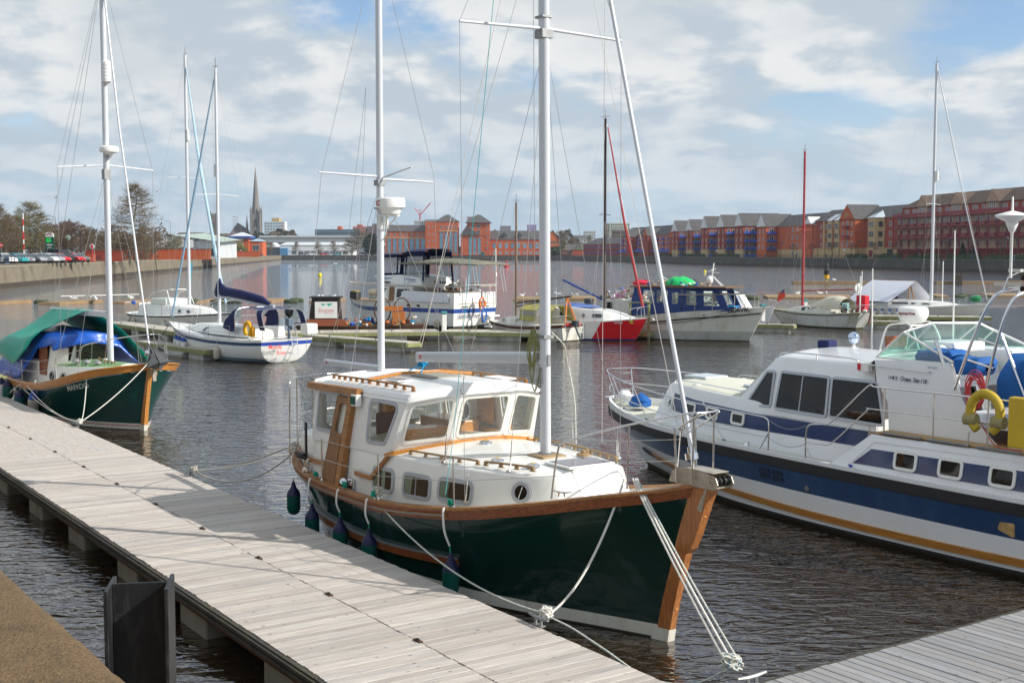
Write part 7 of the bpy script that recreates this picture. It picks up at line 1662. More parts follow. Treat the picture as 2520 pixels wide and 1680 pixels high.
MB().lathe((.42,0,2.14),[(.13,0),(.14,.10),(.12,.14),(.05,.16),(.04,.26)],16).build('furling_drum',steel,fo,smooth=40)
pp=MB()
for s in(-1,1):
 pp.tube(SMP([(-1.25,s*1.34,1.62),(-1.20,s*1.30,2.25),(-1.05,s*1.22,2.42),(-.4,s*.85,2.58),(.25,s*.40,2.70),(.55,s*.12,2.74),(.58,0,2.74)],5),.014,7)
 pp.tube([(-.5,s*.92,1.85),(-.42,s*.86,2.56)],.013,6);pp.tube([(.30,s*.25,1.92),(.33,s*.34,2.70)],.013,6)
pp.build('pulpit',steel,mp_,smooth=60)
for s in(-1,1):
 P=[]
 for x in(-6.8,-5.3,-3.8,-2.4):
  y=abs(MH.P(MH.u_at(x,1.1),1).y)-.06;z0=MH.sh(MH.u_at(x,1.1));P.append((x,s*y,z0))
  MB().tube([(x,s*y,z0),(x,s*y,z0+.66)],.013,6).build('stanchion',steel,mp_)
 gw=MB()
 for h in(.64,.34):gw.tube([(p[0],p[1],p[2]+h)for p in P]+[(-1.2,s*1.31,1.64+h)],.005,4)
 gw.build('guard_wire',ropew,mp_)
rg=MB()
for s in(-1,1):
 e=(-2.2,s*1.44,7.46);stay(rg,(-2.2,0,13.1),e,.006);stay(rg,e,(-2.35,s*1.42,1.3),.006)
 stay(rg,(-2.2,0,7.4),(-1.5,s*1.35,1.45),.006);stay(rg,(-2.2,0,7.4),(-3.1,s*1.45,1.25),.006);stay(rg,(-2.2,0,13.1),(-8.2,s*.3,1.6),.006)
rg.build('standing_rigging',wire,mp_)
an=MB();an.add([(.66,-.02,2.30),(.95,-.30,1.88),(.80,0,1.78),(1.02,-.02,1.98)],[(0,1,2,3)]).add([(.62,.02,2.32),(.98,.34,2.0),(.84,.04,1.76),(1.0,.02,1.98)],[(0,1,2,3)])
an.add([(.55,-.05,2.32),(.82,-.34,1.84),(.76,.0,2.06),(1.0,.05,1.75),(.86,.36,2.16),(.60,.10,2.40)],[(0,1,2),(0,2,5),(2,4,5),(2,3,4)])
an.tube([(.45,-.05,2.48),(.78,.02,2.10)],.028,6).box((.70,.22,2.36),(.16,.10,.05),ry=.5,rz=.6)
put('plough_anchor','grey galvanised plough anchor hanging on the bow of the left green boat','anchor',an,M('anchor_galv',(.09,.095,.10),.6,.4,var=.15),mp_)
gt=M('green_tarpaulin',(.0,.31,.21),.45,var=.12,scale=1.2,bump=.25,bscale=5);bt_=M('blue_tarpaulin',(.015,.10,.48),.30,var=.15,scale=3,bump=.9,bscale=7)
def tarp(name,label,rows,mat,like=mp_,n=3):
 g=random.Random(len(rows));R2=[]
 for i in range(len(rows)-1):
  for k in range(n):
   t=k/n;R2.append([Vector(a).lerp(Vector(b),t)for a,b in zip(rows[i],rows[i+1])])
 R2.append([Vector(a)for a in rows[-1]]);R3=[]
 for r in R2:
  rr=[]
  for j in range(len(r)-1):
   for k in range(n):rr.append(r[j].lerp(r[j+1],k/n))
  rr.append(r[-1]);R3.append([p+Vector((g.uniform(-.02,.02),g.uniform(-.025,.025),g.uniform(-.02,.02)))for p in rr])
 m_=MB().grid(R3,mat);o=put(name,label,'tarpaulin',m_,mat,like,smooth=60);md=o.modifiers.new('thickness','SOLIDIFY');md.thickness=.006;return o
tarp('green_tarpaulin','large green tarpaulin slung over the boom of the left green boat',[[(-8.4,-1.15,1.75),(-8.2,-1.15,2.2),(-7.5,-.62,2.58),(-7.0,0,3.12),(-7.4,.9,2.6),(-7.6,1.5,1.7)],[(-7.2,-1.40,1.70),(-7.2,-1.30,2.3),(-6.7,-.70,2.66),(-6.4,0,3.28),(-6.4,1.0,2.6),(-6.4,1.6,1.65)],[(-6.0,-1.50,1.55),(-6.1,-1.35,2.3),(-5.8,-.75,2.62),(-5.5,0,3.30),(-5.4,1.0,2.55),(-5.3,1.65,1.60)],[(-5.1,-1.55,1.95),(-5.1,-1.30,2.45),(-4.8,-.65,2.80),(-4.3,0,3.31),(-4.2,1.0,2.55),(-4.0,1.65,1.60)],[(-4.9,-1.2,2.55),(-4.7,-.95,2.72),(-4.2,-.5,3.02),(-3.5,0,3.32),(-3.2,.9,2.6),(-2.6,1.62,1.55)]],gt)
tarp('blue_tarpaulin','crinkled blue tarpaulin over the wheelhouse beneath the green one at the left',[[(-8.2,-1.25,1.1),(-8.0,-1.15,1.7),(-7.4,-.8,2.4),(-7.0,0,2.66),(-7.0,.8,2.4),(-7.2,1.3,1.2)],[(-5.8,-1.46,1.1),(-5.9,-1.2,1.85),(-5.8,-.92,2.54),(-5.8,0,2.72),(-5.8,.92,2.54),(-5.8,1.45,1.3)],[(-4.9,-1.14,2.10),(-4.7,-1.08,2.36),(-4.6,-.90,2.56),(-4.6,0,2.72),(-4.6,.90,2.54),(-4.6,1.45,1.3)],[(-4.1,-1.04,2.24),(-3.9,-.90,2.44),(-3.55,-.55,2.54),(-3.36,0,2.60),(-3.5,.8,2.50),(-3.4,1.5,1.4)],[(-3.95,-1.06,2.08),(-3.75,-.84,2.16),(-3.44,-.50,2.26),(-3.30,.1,2.30),(-3.3,.8,2.1),(-2.9,1.5,1.4)]],bt_)
tanf=M('stained_fender',(.55,.50,.40),.5,var=.1,dirt=(.50,.22,.05),dirt_amt=.9,dirt_scale=2.5)
bluecap=M('blue_cap',(.02,.08,.35),.5)
fender('fender','long stained cream fender with blue ends hanging at the side of the left green boat',mp_,-4.15,-1.62,.15,.78,.155,tanf,bluecap,(-4.3,-1.45,1.2),'fenders on the left green boat',.18)
fender('fender','teal fender left of the long cream one on the left green boat',mp_,-5.25,-1.60,.20,.62,.17,M('fender_teal',(.0,.09,.10),.5),fnavy,(-5.3,-1.5,1.1),'fenders on the left green boat')
fender('fender','dark green and navy fender second from the left edge of the photo',mp_,-6.55,-1.5,.42,.60,.16,fgreen,fnavy,(-6.6,-1.35,1.15),'fenders on the left green boat')
fender('fender','white fender with navy top at the extreme left on the left green boat',mp_,-7.45,-1.38,.42,.60,.16,pls,fnavy,(-7.4,-1.2,1.2),'fenders on the left green boat')
cD=Vector((-11.22,31.95,.62))
rope('mooring_rope','white rope from the anchor of the left green boat down to the pontoon cleat',sag(LW(mp_,(.72,-.05,2.1)),cD,.12),.013,ropew)
rope('mooring_rope','white rope curving from the forward rail of the left boat to the same cleat',sag(LW(mp_,(-1.0,-1.22,1.62)),cD,.35),.013,ropew)
rope('mooring_rope','white rope from midships of the left green boat to the pontoon cleat',sag(LW(mp_,(-5.0,-1.55,1.12)),cD,.25),.013,ropew)
rope('mooring_rope','long white rope from the stern quarter of the left green boat to the pontoon cleat',sag(LW(mp_,(-7.3,-1.2,1.25)),cD,.30),.013,ropew,knots=((cD,.09,3),))
cE=Vector((-15.7,38.85,.6))
rope('mooring_rope','short rope from the left boat to the cleat nearest the left edge',SMP([LW(mp_,(-5.0,-1.55,1.1)),LW(mp_,(-5.6,-1.75,.75)),cE],6),.012,ropew,knots=((cE,.08,4),))
# marina pontoons beyond
pale=plank_mat('pale_decking',(.56,.53,.46),(.40,.37,.31),(.50,.47,.40))
def FPO(name,label,a,b,w,floats,deck=.5,side=1):
 """a -> b is the near edge (world xy); the deck lies on its left (side=1) or right"""
 a=Vector((*a,deck));b=Vector((*b,deck));d=b-a;L_=d.length
 t=thing(name,label,'pontoon',a,math.atan2(d.y,d.x));s=side
 n=int(L_/.5);pr=None
 for i in range(n):
  if pr is None:pr=MB().box((0,0,0),(L_/n-.012,w,.05)).build('deck_board',pale,t);o=pr
  else:o=pr.copy();COL.objects.link(o)
  o.location=((i+.5)*L_/n,s*w/2,-.02)
 MB().box((L_/2,-s*.03,-.14),(L_+.06,.07,.20)).build('edge_timber',mossy,t)
 MB().box((L_/2,s*(w+.03),-.14),(L_+.06,.07,.20)).build('edge_timber',mossy,t)
 MB().box((L_+.03,s*w/2,-.14),(.07,w,.20)).box((-.03,s*w/2,-.14),(.07,w,.20)).build('end_timber',mossy,t)
 for x,fl in floats:MB().box((x,s*w/2,-.42),(fl,w*.92,.42)).build('float',concl,t,bevel=.03,seg=1)
 for x in(L_*.25,L_*.7):
  m=MB();m.tube([(-.14,0,.09),(.14,0,.09)],.014,5);m.box((0,0,.04),(.09,.04,.08));m.build('cleat',galv,t,loc=(x,s*.12,.01))
 return t
FPO('finger_pontoon','mossy finger pontoon beside the long white stern of the red lettered yacht',(-19.3,63.6),(-14.3,57.7),.75,[(1.2,1.0),(6.6,1.5)])
FPO('finger_pontoon','finger pontoon behind the bow of the left green boat, further of the two',(-27,81.6),(-19.2,70.9),1.5,[(2,1.3),(6,1.3),(11,1.3)])
FPO('walkway','main walkway pontoon crossing in front of the blue striped trawler yacht',(-13.2,70.0),(-4.2,71.4),2.2,[(1.5,1.5),(6.5,1.5)])
FPO('finger_pontoon','short finger pontoon ending left of the second mast, nearer of the pair',(-11.5,68.2),(-5.3,62.4),.9,[(1.6,1.9),(7.2,1.5)])
FPO('walkway','walkway pontoon running right from the trawler yacht stern past the little canopy boat',(-4.15,71.4),(2.4,70.0),2.2,[(3.4,2.6),(6.0,1.6)])
FPO('walkway','walkway behind the red bowed boat leading to the name lettered white cabin boat',(3.4,75.5),(15.0,77.2),1.6,[(2,1.4),(6,1.4),(10,1.4)])
FPO('finger_pontoon','mossy pontoon end with a concrete float right of the white name lettered bow',(12.6,80.2),(17.7,77.9),.8,[(4.5,1.6),(1.5,1.2)])
FPO('walkway','long pale pontoon in front of the white tented yacht',(22.4,90.2),(33.8,87.3),1.5,[(1.5,1.4),(5.5,1.4),(10,1.4)])
FPO('finger_pontoon','low pontoon beside the stern of the red masted yacht',(23.4,82.6),(26.6,81.8),.9,[(1.6,1.6)])
for X,Y,lab in((-3.95,71.9,'white service pedestal with teal top on the main walkway by the second mast'),(16.6,82.0,'white service pedestal beside the bow of the red masted yacht'),(21.4,90.4,'white service pedestal behind the red masted yacht'),(-21.2,48.3,'white service pedestal with blue top at the far left edge behind the tarpaulin')):
 p=thing('service_pedestal',lab,'pedestal',(X,Y,.5),.2,'service pedestals')
 MB().box((0,0,.5),(.26,.26,1.0)).build('post',pls,p,bevel=.02,seg=1);MB().box((0,0,1.06),(.34,.34,.16)).build('top',M('teal_paint',(.05,.25,.28),.5),p,bevel=.03,seg=1)
FPO('finger_pontoon','strip of pontoon at the far left edge behind the green tarpaulin',(-24.0,49.0),(-19.5,46.6),1.5,[(1,1),(4,1)])
def rig(parent,x,z0,z1,spz,half,hb,bow,stern,col=wmt,r=.075,second=None,wr=.005):
 m=MB().tube([(0,0,0),(0,0,z1-z0)],[r,r*.8],10).build('mast',col,parent,smooth=60,loc=(x,0,z0))
 MB().tube([(0,-half,spz-z0),(0,0,spz-z0+.06)],.022,5).tube([(0,half,spz-z0),(0,0,spz-z0+.06)],.022,5).build('spreader',col,m)
 MB().tube([(0,0,z1-z0),(0,0,z1-z0+.5)],.02,4).tube([(-.25,0,z1-z0+.1),(.25,0,z1-z0+.12)],.015,4).build('masthead',galv,m)
 g=MB()
 for s in(-1,1):
  g.tube([(x,0,z1),(x,s*half,spz)],wr,3);g.tube([(x,s*half,spz),(x-.1,s*hb,1.2)],wr,3);g.tube([(x,0,spz),(x+.5,s*hb*.9,1.2)],wr,3);g.tube([(x,0,spz),(x-.6,s*hb,1.2)],wr,3)
 g.tube([(x,0,z1),bow],wr,3);g.tube([(x,0,z1),stern],wr,3);g.tube([(x+.15,.1,z0+.2),(x+.12,.12,z1)],wr,3)
 g.build('standing_rigging',wire,parent);return m
def rails(parent,H_,xs,h=.6,bowx=None,sternx=None,inn=.05):
 for s in(-1,1):
  P=[]
  for x in xs:
   u=H_.u_at(x,H_.sh(.5));y=abs(H_.P(u,1).y)-inn;z0=H_.sh(u);P.append((x,s*y,z0))
   MB().tube([(x,s*y,z0),(x,s*y,z0+h)],.014,4).build('stanchion',steel,parent)
  g=MB()
  for k in(1,.5):g.tube([(p[0],p[1],p[2]+h*k)for p in P],.008,3)
  g.build('guard_wire',wire,parent)
 if bowx:
  u=.86;a=H_.P(u,1,-1,-inn);b=H_.P(u,1,1,-inn);c=H_.P(1,1)
  g=MB();g.tube(SMP([a,a+Vector((0,0,h)),Vector((c.x,-.1,c.z+h+.08)),Vector((c.x+.05,0,c.z+h+.1)),Vector((c.x,.1,c.z+h+.08)),b+Vector((0,0,h)),b],4),.016,5)
  g.tube([H_.P(.95,1,-1,-inn),H_.P(.95,1,-1,-inn)+Vector((0,0,h))],.014,4);g.tube([H_.P(.95,1,1,-inn),H_.P(.95,1,1,-inn)+Vector((0,0,h))],.014,4);g.build('pulpit',steel,parent,smooth=60)
 if sternx:
  a=H_.P(.0,1,-1,-inn);b=H_.P(0,1,1,-inn);a2=H_.P(.16,1,-1,-inn);b2=H_.P(.16,1,1,-inn);up=Vector((0,0,h))
  g=MB();g.tube([a2,a2+up,a+up,b+up,b2+up,b2],.016,5);g.tube([a,a+up],.014,4);g.tube([b,b+up],.014,4);g.build('pushpit',steel,parent)
def TSD(st,side):
 ys=curve([s[0]for s in st],[s[1]for s in st]);yt=curve([s[0]for s in st],[s[4]for s in st]);zb=curve([s[0]for s in st],[s[2]for s in st]);zt=curve([s[0]for s in st],[s[5]for s in st])
 return lambda u,v,w:Vector((u,side*(ys(u)+(yt(u)-ys(u))*(v-zb(u))/max(.01,zt(u)-zb(u))+w),v))
def srev(st):return sorted(st,key=lambda s:s[0])
# white yacht, stern towards us, yellow horseshoe
mo=boat('sailing_yacht','white sailing yacht with navy sprayhood and red lettering, stern towards us left of centre','boat',-10.30,56.55,-.7,.72)
mus=[0,.15,.35,.55,.75,.9,1]
MO=Hull((.35,-.05),(9.2,10.7),mus,[1.10,1.05,1.05,1.12,1.25,1.38,1.48],[1.38,1.64,1.74,1.62,1.12,.52,.04],[.42,1.0,1.30,1.20,.68,.24,.02],p=-1,q=1.1,n=26)
palebl=M('pale_blue_boot',(.30,.42,.50),.4)
mb=MB();MO.mesh(mb,[(0,-.3,2),(0,.02,1),(0,.20,8),(1,-.27,1),(1,-.12,1),(1,0,1)],[weed,palebl,white,navy,white],None);mb.build('hull',None,mo,smooth=35)
tp_=MB();rr=[[MO.P(0,t,-1),MO.P(0,t,-1)*.5+MO.P(0,t,1)*.5+Vector((-.16,0,0)),MO.P(0,t,1)]for t in(0.0,.06,.14,.25,.4,.6,.75)]
tp_.grid(rr,white);tp_.build('transom',white,mo,smooth=60)
MB().grid([[MO.P(0,t,-1,.004),MO.P(0,t,-1)*.5+MO.P(0,t,1)*.5+Vector((-.17,0,0)),MO.P(0,t,1,.004)]for t in(.75,.90)]).build('blue_stripe',M('royal_stripe',(.02,.07,.40),.35),mo)
mb=MB();MO.deck(mb,.02,white,camber=.06,inn=.02);mb.build('deck',None,mo,smooth=50)
ts2=[(1.6,1.0,1.1,1.6,.9,1.55,.05),(4.5,1.1,1.15,4.4,.85,1.52,.08),(6.5,.9,1.2,6.3,.6,1.52,.08),(8.3,.5,1.3,7.6,.3,1.48,.05)]
mb=MB();house(mb,ts2,white,white);mb.build('cabin_trunk',None,mo,bevel=.03,smooth=50)
for s in(-1,1):window(mo,rpoly([(3.5,1.24),(5.9,1.24),(5.7,1.42),(3.6,1.44)],.06),TSD(ts2,s),.03,grey,dgl,.012)
mmo=rig(mo,5.8,1.5,13.9,7.8,1.2,1.55,(10.6,0,1.5),(-.05,.2,1.2),r=.085)
MB().tube([(.12,0,7.2),(.12,0,7.8)],.09,10).build('radar_reflector',pls,mmo)
MB().tube([(10.45,0,1.75),(8.0,0,8.0),(5.9,0,13.4)],[.05,.055,.03],7).build('furled_genoa',M('blue_uv_strip',(.22,.38,.52),.7,var=.25,scale=8),mo)
b_=MB().sweep([(-4.8,0,1.05),(-.1,0,1.45)],[(-.06,-.09),(.06,-.09),(.06,.07),(-.06,.07)]).build('boom',alu,mmo)
sc_=thing('sail_cover','navy sail cover laced along the boom and up the mast of the red lettered yacht','cover',LW(mo,(5.8,0,1.5)),mo.rotation_euler.z)
rr=[]
for x,z,h,w in((.25,1.35,.50,.12),(-.02,1.38,1.05,.05),(-.2,1.38,.70,.12),(-.55,1.38,.50,.17),(-.9,1.38,.46,.17),(-2.0,1.30,.46,.17),(-3.2,1.18,.42,.16),(-3.9,1.12,.36,.14),(-4.5,1.06,.12,.08)):
 rr.append([(x,w*math.cos(a),z+h/2+h/2*math.sin(a))for a in[k*.6283 for k in range(10)]])
MB().grid(rr,close=True).build('cover',navyc,sc_,smooth=60)
sh_=thing('sprayhood','navy canvas cockpit hood on arched steel frames on the red lettered yacht','canopy',mo.location,mo.rotation_euler.z)
def arch_pts(x,w,z0,z1,lean=0):return SMP([(x,-w,z0),(x+lean*.7,-w*.98,z0+(z1-z0)*.75),(x+lean,-w*.7,z1-.03),(x+lean,0,z1),(x+lean,w*.7,z1-.03),(x+lean*.7,w*.98,z0+(z1-z0)*.75),(x,w,z0)],4)
A0=arch_pts(3.6,1.15,1.5,2.05,-.3);A1=arch_pts(2.8,1.2,1.35,2.45);A2=arch_pts(-.0,1.15,1.5,2.45,.4);A1b=arch_pts(2.45,1.2,1.4,2.48)
MB().grid([A1,A1b]).build('canvas_arch',navyc,sh_,smooth=80)
MB().grid([[a for a in A1b[7:-7]],[Vector(a).lerp(Vector(b),.5)+Vector((0,0,.06))for a,b in zip(A1b[7:-7],A2[7:-7])],[a for a in A2[7:-7]]]).build('canvas_roof',M('grey_blue_canvas',(.05,.06,.13),.8),sh_,smooth=80)
n_=8
for s in(0,1):
 sl=(lambda P:P[:n_])if s==0 else(lambda P:P[-n_:])
 MB().grid([sl(A0),sl(A1)]).build('canvas_side',navyc,sh_,smooth=80);MB().grid([sl([a+Vector((.0,0,0))for a in A2]),sl([a+Vector((.45,0,.02))for a in A2])]).build('canvas_side',navyc,sh_,smooth=80)
for A in(A0,A1b,A2):MB().tube(A,.018,5).build('frame',steel,sh_)
rails(mo,MO,(2.2,4.0,6.0,7.8),.6,True,True)
def omark(name,lab,like,at,rx,rz_,mat,r=.045,axis='y',open_=1.0,n=15,group=None,cat='lifebuoy'):
 t=thing(name,lab,cat,LW(like,at),like.rotation_euler.z,group);P=[]
 for k in range(n):
  a=-math.pi/2+open_*.5+(2*math.pi-open_)*k/(n-1);P.append((rx*math.cos(a),0,rz_*math.sin(a))if axis=='y' else(0,rx*math.cos(a),rz_*math.sin(a)))
 MB().tube(P,r,8).build('ring',mat,t,smooth=60);return t
omark('lifebuoy','orange yellow horseshoe lifebuoy on the stern rail of the red lettered yacht',mo,(1.0,1.42,1.55),.26,.30,M('amber_foam',(.78,.42,.01),.6),.10,'y',1.2)
put('danbuoy_case','amber box beside the horseshoe lifebuoy on the red lettered yacht','case',MB().box((.70,1.38,1.45),(.28,.16,.5)),M('amber_box',(.75,.33,.01),.5),mo,bevel=.03)
ob=MB().box((-.05,-.1,1.85),(.30,.24,.34)).tube([(-.05,-.1,1.8),(-.0,-.1,1.1)],.06,7).tube([(-.05,-.1,1.9),(.35,-.1,2.1)],.02,5)
put('outboard_motor','small grey outboard motor clamped on the stern rail of the red lettered yacht','outboard',ob,M('outboard_grey',(.10,.14,.2),.4),mo,bevel=.02)
put('liferaft','white liferaft canister on the far quarter of the red lettered yacht','liferaft',MB().box((.10,-1.30,1.50),(.55,.62,.50)),pls,mo,bevel=.06)
ld=MB()
for y in(-.15,-.45):ld.tube([(-.14,y,1.35),(-.26,y,.35)],.02,5)
for k in range(4):ld.tube([(-.165-k*.03,-.15,1.1-k*.22),(-.165-k*.03,-.45,1.1-k*.22)],.018,4)
ld.build('boarding_ladder',wmt,mo)
redp=M('red_lettering',(.60,.06,.05),.5)
trm=lambda x0,z0:(lambda u,v,w:Vector((-.10-.17*0-(.09+.0*v),x0-u,z0+v))+Vector((-.02,0,0)))
text('Moody',.25,trm(1.12,.70),redp,mo,bold=.006);text('Rose',.25,trm(.70,.42),redp,mo,bold=.004)
for x,lab in((7.6,'white round fender at the bow of the red lettered yacht, left of the pair'),(6.6,'white round fender at the bow of the red lettered yacht, right of the pair'),(3.1,'cream stained fender hanging amidships on the red lettered yacht'),(8.6,'grey fender at the very bow of the red lettered yacht')):
 u=MO.u_at(x,.8);y=abs(MO.P(u,.6).y)+.12
 fender('fender',lab,mo,x,y,.30 if x>4 else .08,.62,.15,pls if x>4 else tanf,bluecap if x>4 else tanf,(x,y-.1,1.2),'fenders on the red lettered yacht')
rope('stern_line','thin rope from the red lettered yacht stern to the finger pontoon end',sag(LW(mo,(.5,1.4,1.15)),(-14.9,58.6,.6),.1),.012,ropeg)
rope('bow_line','dark rope from the red lettered yacht bow down to the finger pontoon',sag(LW(mo,(10.1,.4,1.35)),(-18.7,63.4,.6),.35),.018,M('black_rope',(.03,.03,.035),.9))
# yacht behind it
k6=boat('sailing_yacht','older white sailing yacht with black rubbing strake moored behind the red lettered one','boat',-25.2,84,.75,-.65)
K6=Hull((.5,-.5),(9.2,10.3),mus,[1.0,.95,.95,1.0,1.12,1.22,1.3],[.9,1.4,1.6,1.5,1.0,.5,.05],[.5,1.1,1.3,1.2,.6,.2,.02],p=1.1,n=22)
mb=MB();K6.mesh(mb,[(0,-.3,2),(0,.06,1),(0,.12,6),(1,0,1)],[weed,navy,white]);mb.build('hull',None,k6,smooth=35)
mb=MB();K6.strip(mb,lambda u:K6.sh(u)-.10,.07,.04,black,0,1,24);mb.build('rubbing_strake',black,k6)
mb=MB();K6.deck(mb,.0,white,camber=.08);mb.build('deck',None,k6,smooth=50)
t6=[(1.5,1.15,.95,1.5,1.0,1.65,.05),(5.0,1.1,1.0,5.0,.85,1.62,.1),(7.8,.65,1.1,7.4,.5,1.5,.08),(8.6,.3,1.15,8.0,.2,1.45,.03)]
mb=MB();house(mb,t6,white,white);mb.build('cabin_trunk',None,k6,bevel=.04,smooth=50)
for s in(-1,1):
 for x in(5.9,6.7):window(k6,[(x+.16*math.cos(a*.5236),1.3+.10*math.sin(a*.5236))for a in range(12)],TSD(t6,s),.02,grey,dgl,.01)
ws=MB();ws.tube(SMP([(2.4,-1.1,1.6),(3.0,-1.05,2.35),(4.2,-.8,2.6),(4.4,0,2.65),(4.2,.8,2.6),(3.0,1.05,2.35),(2.4,1.1,1.6)],4),.03,6).tube([(4.4,-.8,2.58),(4.9,-.9,1.7)],.03,5).tube([(4.4,.8,2.58),(4.9,.9,1.7)],.03,5)
ws.build('windscreen_frame',pls,k6);MB().add([(3.0,-1.05,2.3),(4.3,-.8,2.55),(4.85,-.9,1.7),(2.7,-1.08,1.65)],[(0,1,2,3)]).build('windscreen',clear,k6)
MB().box((3.4,0,1.85),(1.8,1.7,.4)).build('cockpit_coaming',white,k6,bevel=.08)
m6=rig(k6,5.7,1.6,17.6,9.8,1.45,1.4,(9.7,0,1.4),(-.2,0,1.3),r=.11)
MB().tube([(.14,0,10.6),(.14,0,11.3)],.10,8).build('radar_reflector',pls,m6)
MB().tube([(9.6,0,1.9),(8.6,0,5),(7.0,0,11),(5.8,0,16.8)],[.06,.10,.09,.04],7).build('furled_genoa',M('pale_blue_sail',(.42,.60,.72),.7,var=.2,scale=6),k6)
MB().tube([(5.45,.25,2.9),(5.5,.25,4.4)],[.05,.17],6).build('rolled_sail',M('turquoise_sail',(.02,.22,.30),.7),k6)
rails(k6,K6,(1.6,3.2,4.8,6.4,8),.7,True,True)
put('blue_bundle','small blue bag on the rail of the older white yacht at left','bag',MB().lathe((.6,-.9,1.55),[(.03,0),(.16,.08),(.16,.2),(.05,.3)],8),bluecap,k6)
for x,lab in((.4,'grey fender at the stern of the older white yacht'),(1.3,'grey fender second from the stern of the older white yacht'),(5.0,'white fender amidships on the older white yacht')):fender('fender',lab,k6,x,-(abs(K6.P(K6.u_at(x,.6),.6).y)+.14),.12,.65,.17,M('grey_fender',(.35,.34,.31),.6)if x<4 else pls,tanf,(x,-1.4,1.0),'fenders on the older yacht')
# trawler yacht with canopies
sp_=boat('trawler_yacht','tall white trawler yacht with blue band, navy canopies and script name on its stern','boat',-2.39,81.0,-.7,.71)
tus=[0,.1,.3,.5,.7,.85,.95,1]
TH=Hull((.2,0),(12.0,13.3),tus,[1.72,1.72,1.70,1.68,1.62,1.66,1.76,1.85],[1.90,1.98,2.05,2.02,1.75,1.10,.55,.08],[1.78,1.86,1.9,1.8,1.25,.6,.2,.04],p=1.1,q=.9,n=26)
blueb=M('royal_band',(.02,.07,.30),.3,coat=.3)
mb=MB();TH.mesh(mb,[(0,-.35,2),(0,.25,1),(0,.30,4),(1,-.60,1),(1,-.32,2),(1,0,1)],[weed,M('grey_boot',(.22,.24,.27),.5),white,blueb,cream]);mb.build('hull',None,sp_,smooth=35)
mb=MB();TH.deck(mb,.0,tkg,camber=.05);mb.build('deck',None,sp_)
mb=MB();TH.strip(mb,.52,.05,.03,white,0,.95,24);mb.build('chine_rail',white,sp_)
aftb=[(0.05,1.85,1.72,.05,1.80,2.42,.03),(5.0,1.98,1.70,5.0,1.92,2.50,.03),(5.5,1.98,1.70,5.5,1.92,2.0,.03)]
mb=MB();house(mb,aftb,white,tkg);mb.build('aft_cabin',None,sp_,bevel=.04,smooth=40)
MB().box((3.0,2.02,2.12),(4.2,.03,.64),rx=-.04).build('dodger_panel',M('white_dodger',(.80,.82,.86),.6),sp_)
MB().box((.9,1.98,2.10),(.9,.03,.58),rx=-.04).build('dodger_panel',M('white_dodger',(.80,.82,.86),.6),sp_)
sal_=[(4.6,1.55,1.7,4.6,1.42,2.85,.05),(7.6,1.5,1.7,7.4,1.36,2.85,.05),(8.9,1.25,1.72,8.2,1.1,2.78,.05)]
mb=MB();house(mb,sal_,white,white);mb.build('saloon',None,sp_,bevel=.04,smooth=40)
for s in(-1,1):
 f=TSD(sal_,s);window(sp_,rpoly([(4.85,1.98),(6.35,1.98),(6.3,2.62),(4.9,2.62)],.05),f,.05,white,dgl,.012)
 window(sp_,rpoly([(7.3,2.0),(8.4,2.05),(8.05,2.62),(7.3,2.62)],.05),f,.05,white,dgl,.012)
 MB().slab([(6.55,1.75),(7.15,1.75),(7.15,2.72),(6.55,2.72)],[],.02,lambda u,v,w:f(u,v,w+.02)).build('side_door',teakdoor,sp_)
 g_=TH.mp(s)
 for x in(4.35,3.4,2.2):window(sp_,rpoly([(x-.2,1.45),(x+.2,1.45),(x+.2,1.64),(x-.2,1.64)],.06),g_,.03,pls,dgl,.02)
window(sp_,rpoly([(.6,1.45),(1.25,1.45),(1.25,1.66),(.6,1.66)],.08),lambda u,v,w:Vector((.02-w,u,v)),.04,pls,dgl,.02,name='stern_window')
window(sp_,rpoly([(-1.25,1.45),(-.6,1.45),(-.6,1.66),(-1.25,1.66)],.08),lambda u,v,w:Vector((.02-w,u,v)),.04,pls,dgl,.02,name='stern_window')
fb_=[(3.6,1.45,2.85,3.9,1.40,3.35,.0),(6.0,1.48,2.85,6.0,1.40,3.55,0),(8.3,1.35,2.82,9.2,1.1,3.42,0),(8.6,.9,2.82,9.5,.7,3.42,0)]
mb=MB();house(mb,fb_,white,white);mb.build('flybridge',None,sp_,bevel=.04,smooth=40)
for s in(-1,1):
 for dz,h in((3.30,.06),(3.18,.03)):MB().add([(4.3,s*1.475,dz-.1),(8.8,s*1.30,dz),(8.85,s*1.29,dz+h),(4.3,s*1.47,dz-.1+h)],[(0,1,2,3)]).build('blue_stripe',blueb,sp_)
window(sp_,rpoly([(7.0,2.93),(7.75,2.93),(7.75,3.08),(7.0,3.08)],.02),lambda u,v,w:Vector((u,1.44+w,v)),.03,pls,black,.02,name='vent_grille')
text('Spanish Treat',.42,lambda u,v,w:Vector((-.02,1.55-u,.82+v)),dk,sp_,shear=.4,sx=.85)
smokev=glass('vinyl_window',(.75,.78,.82),haze=.28)
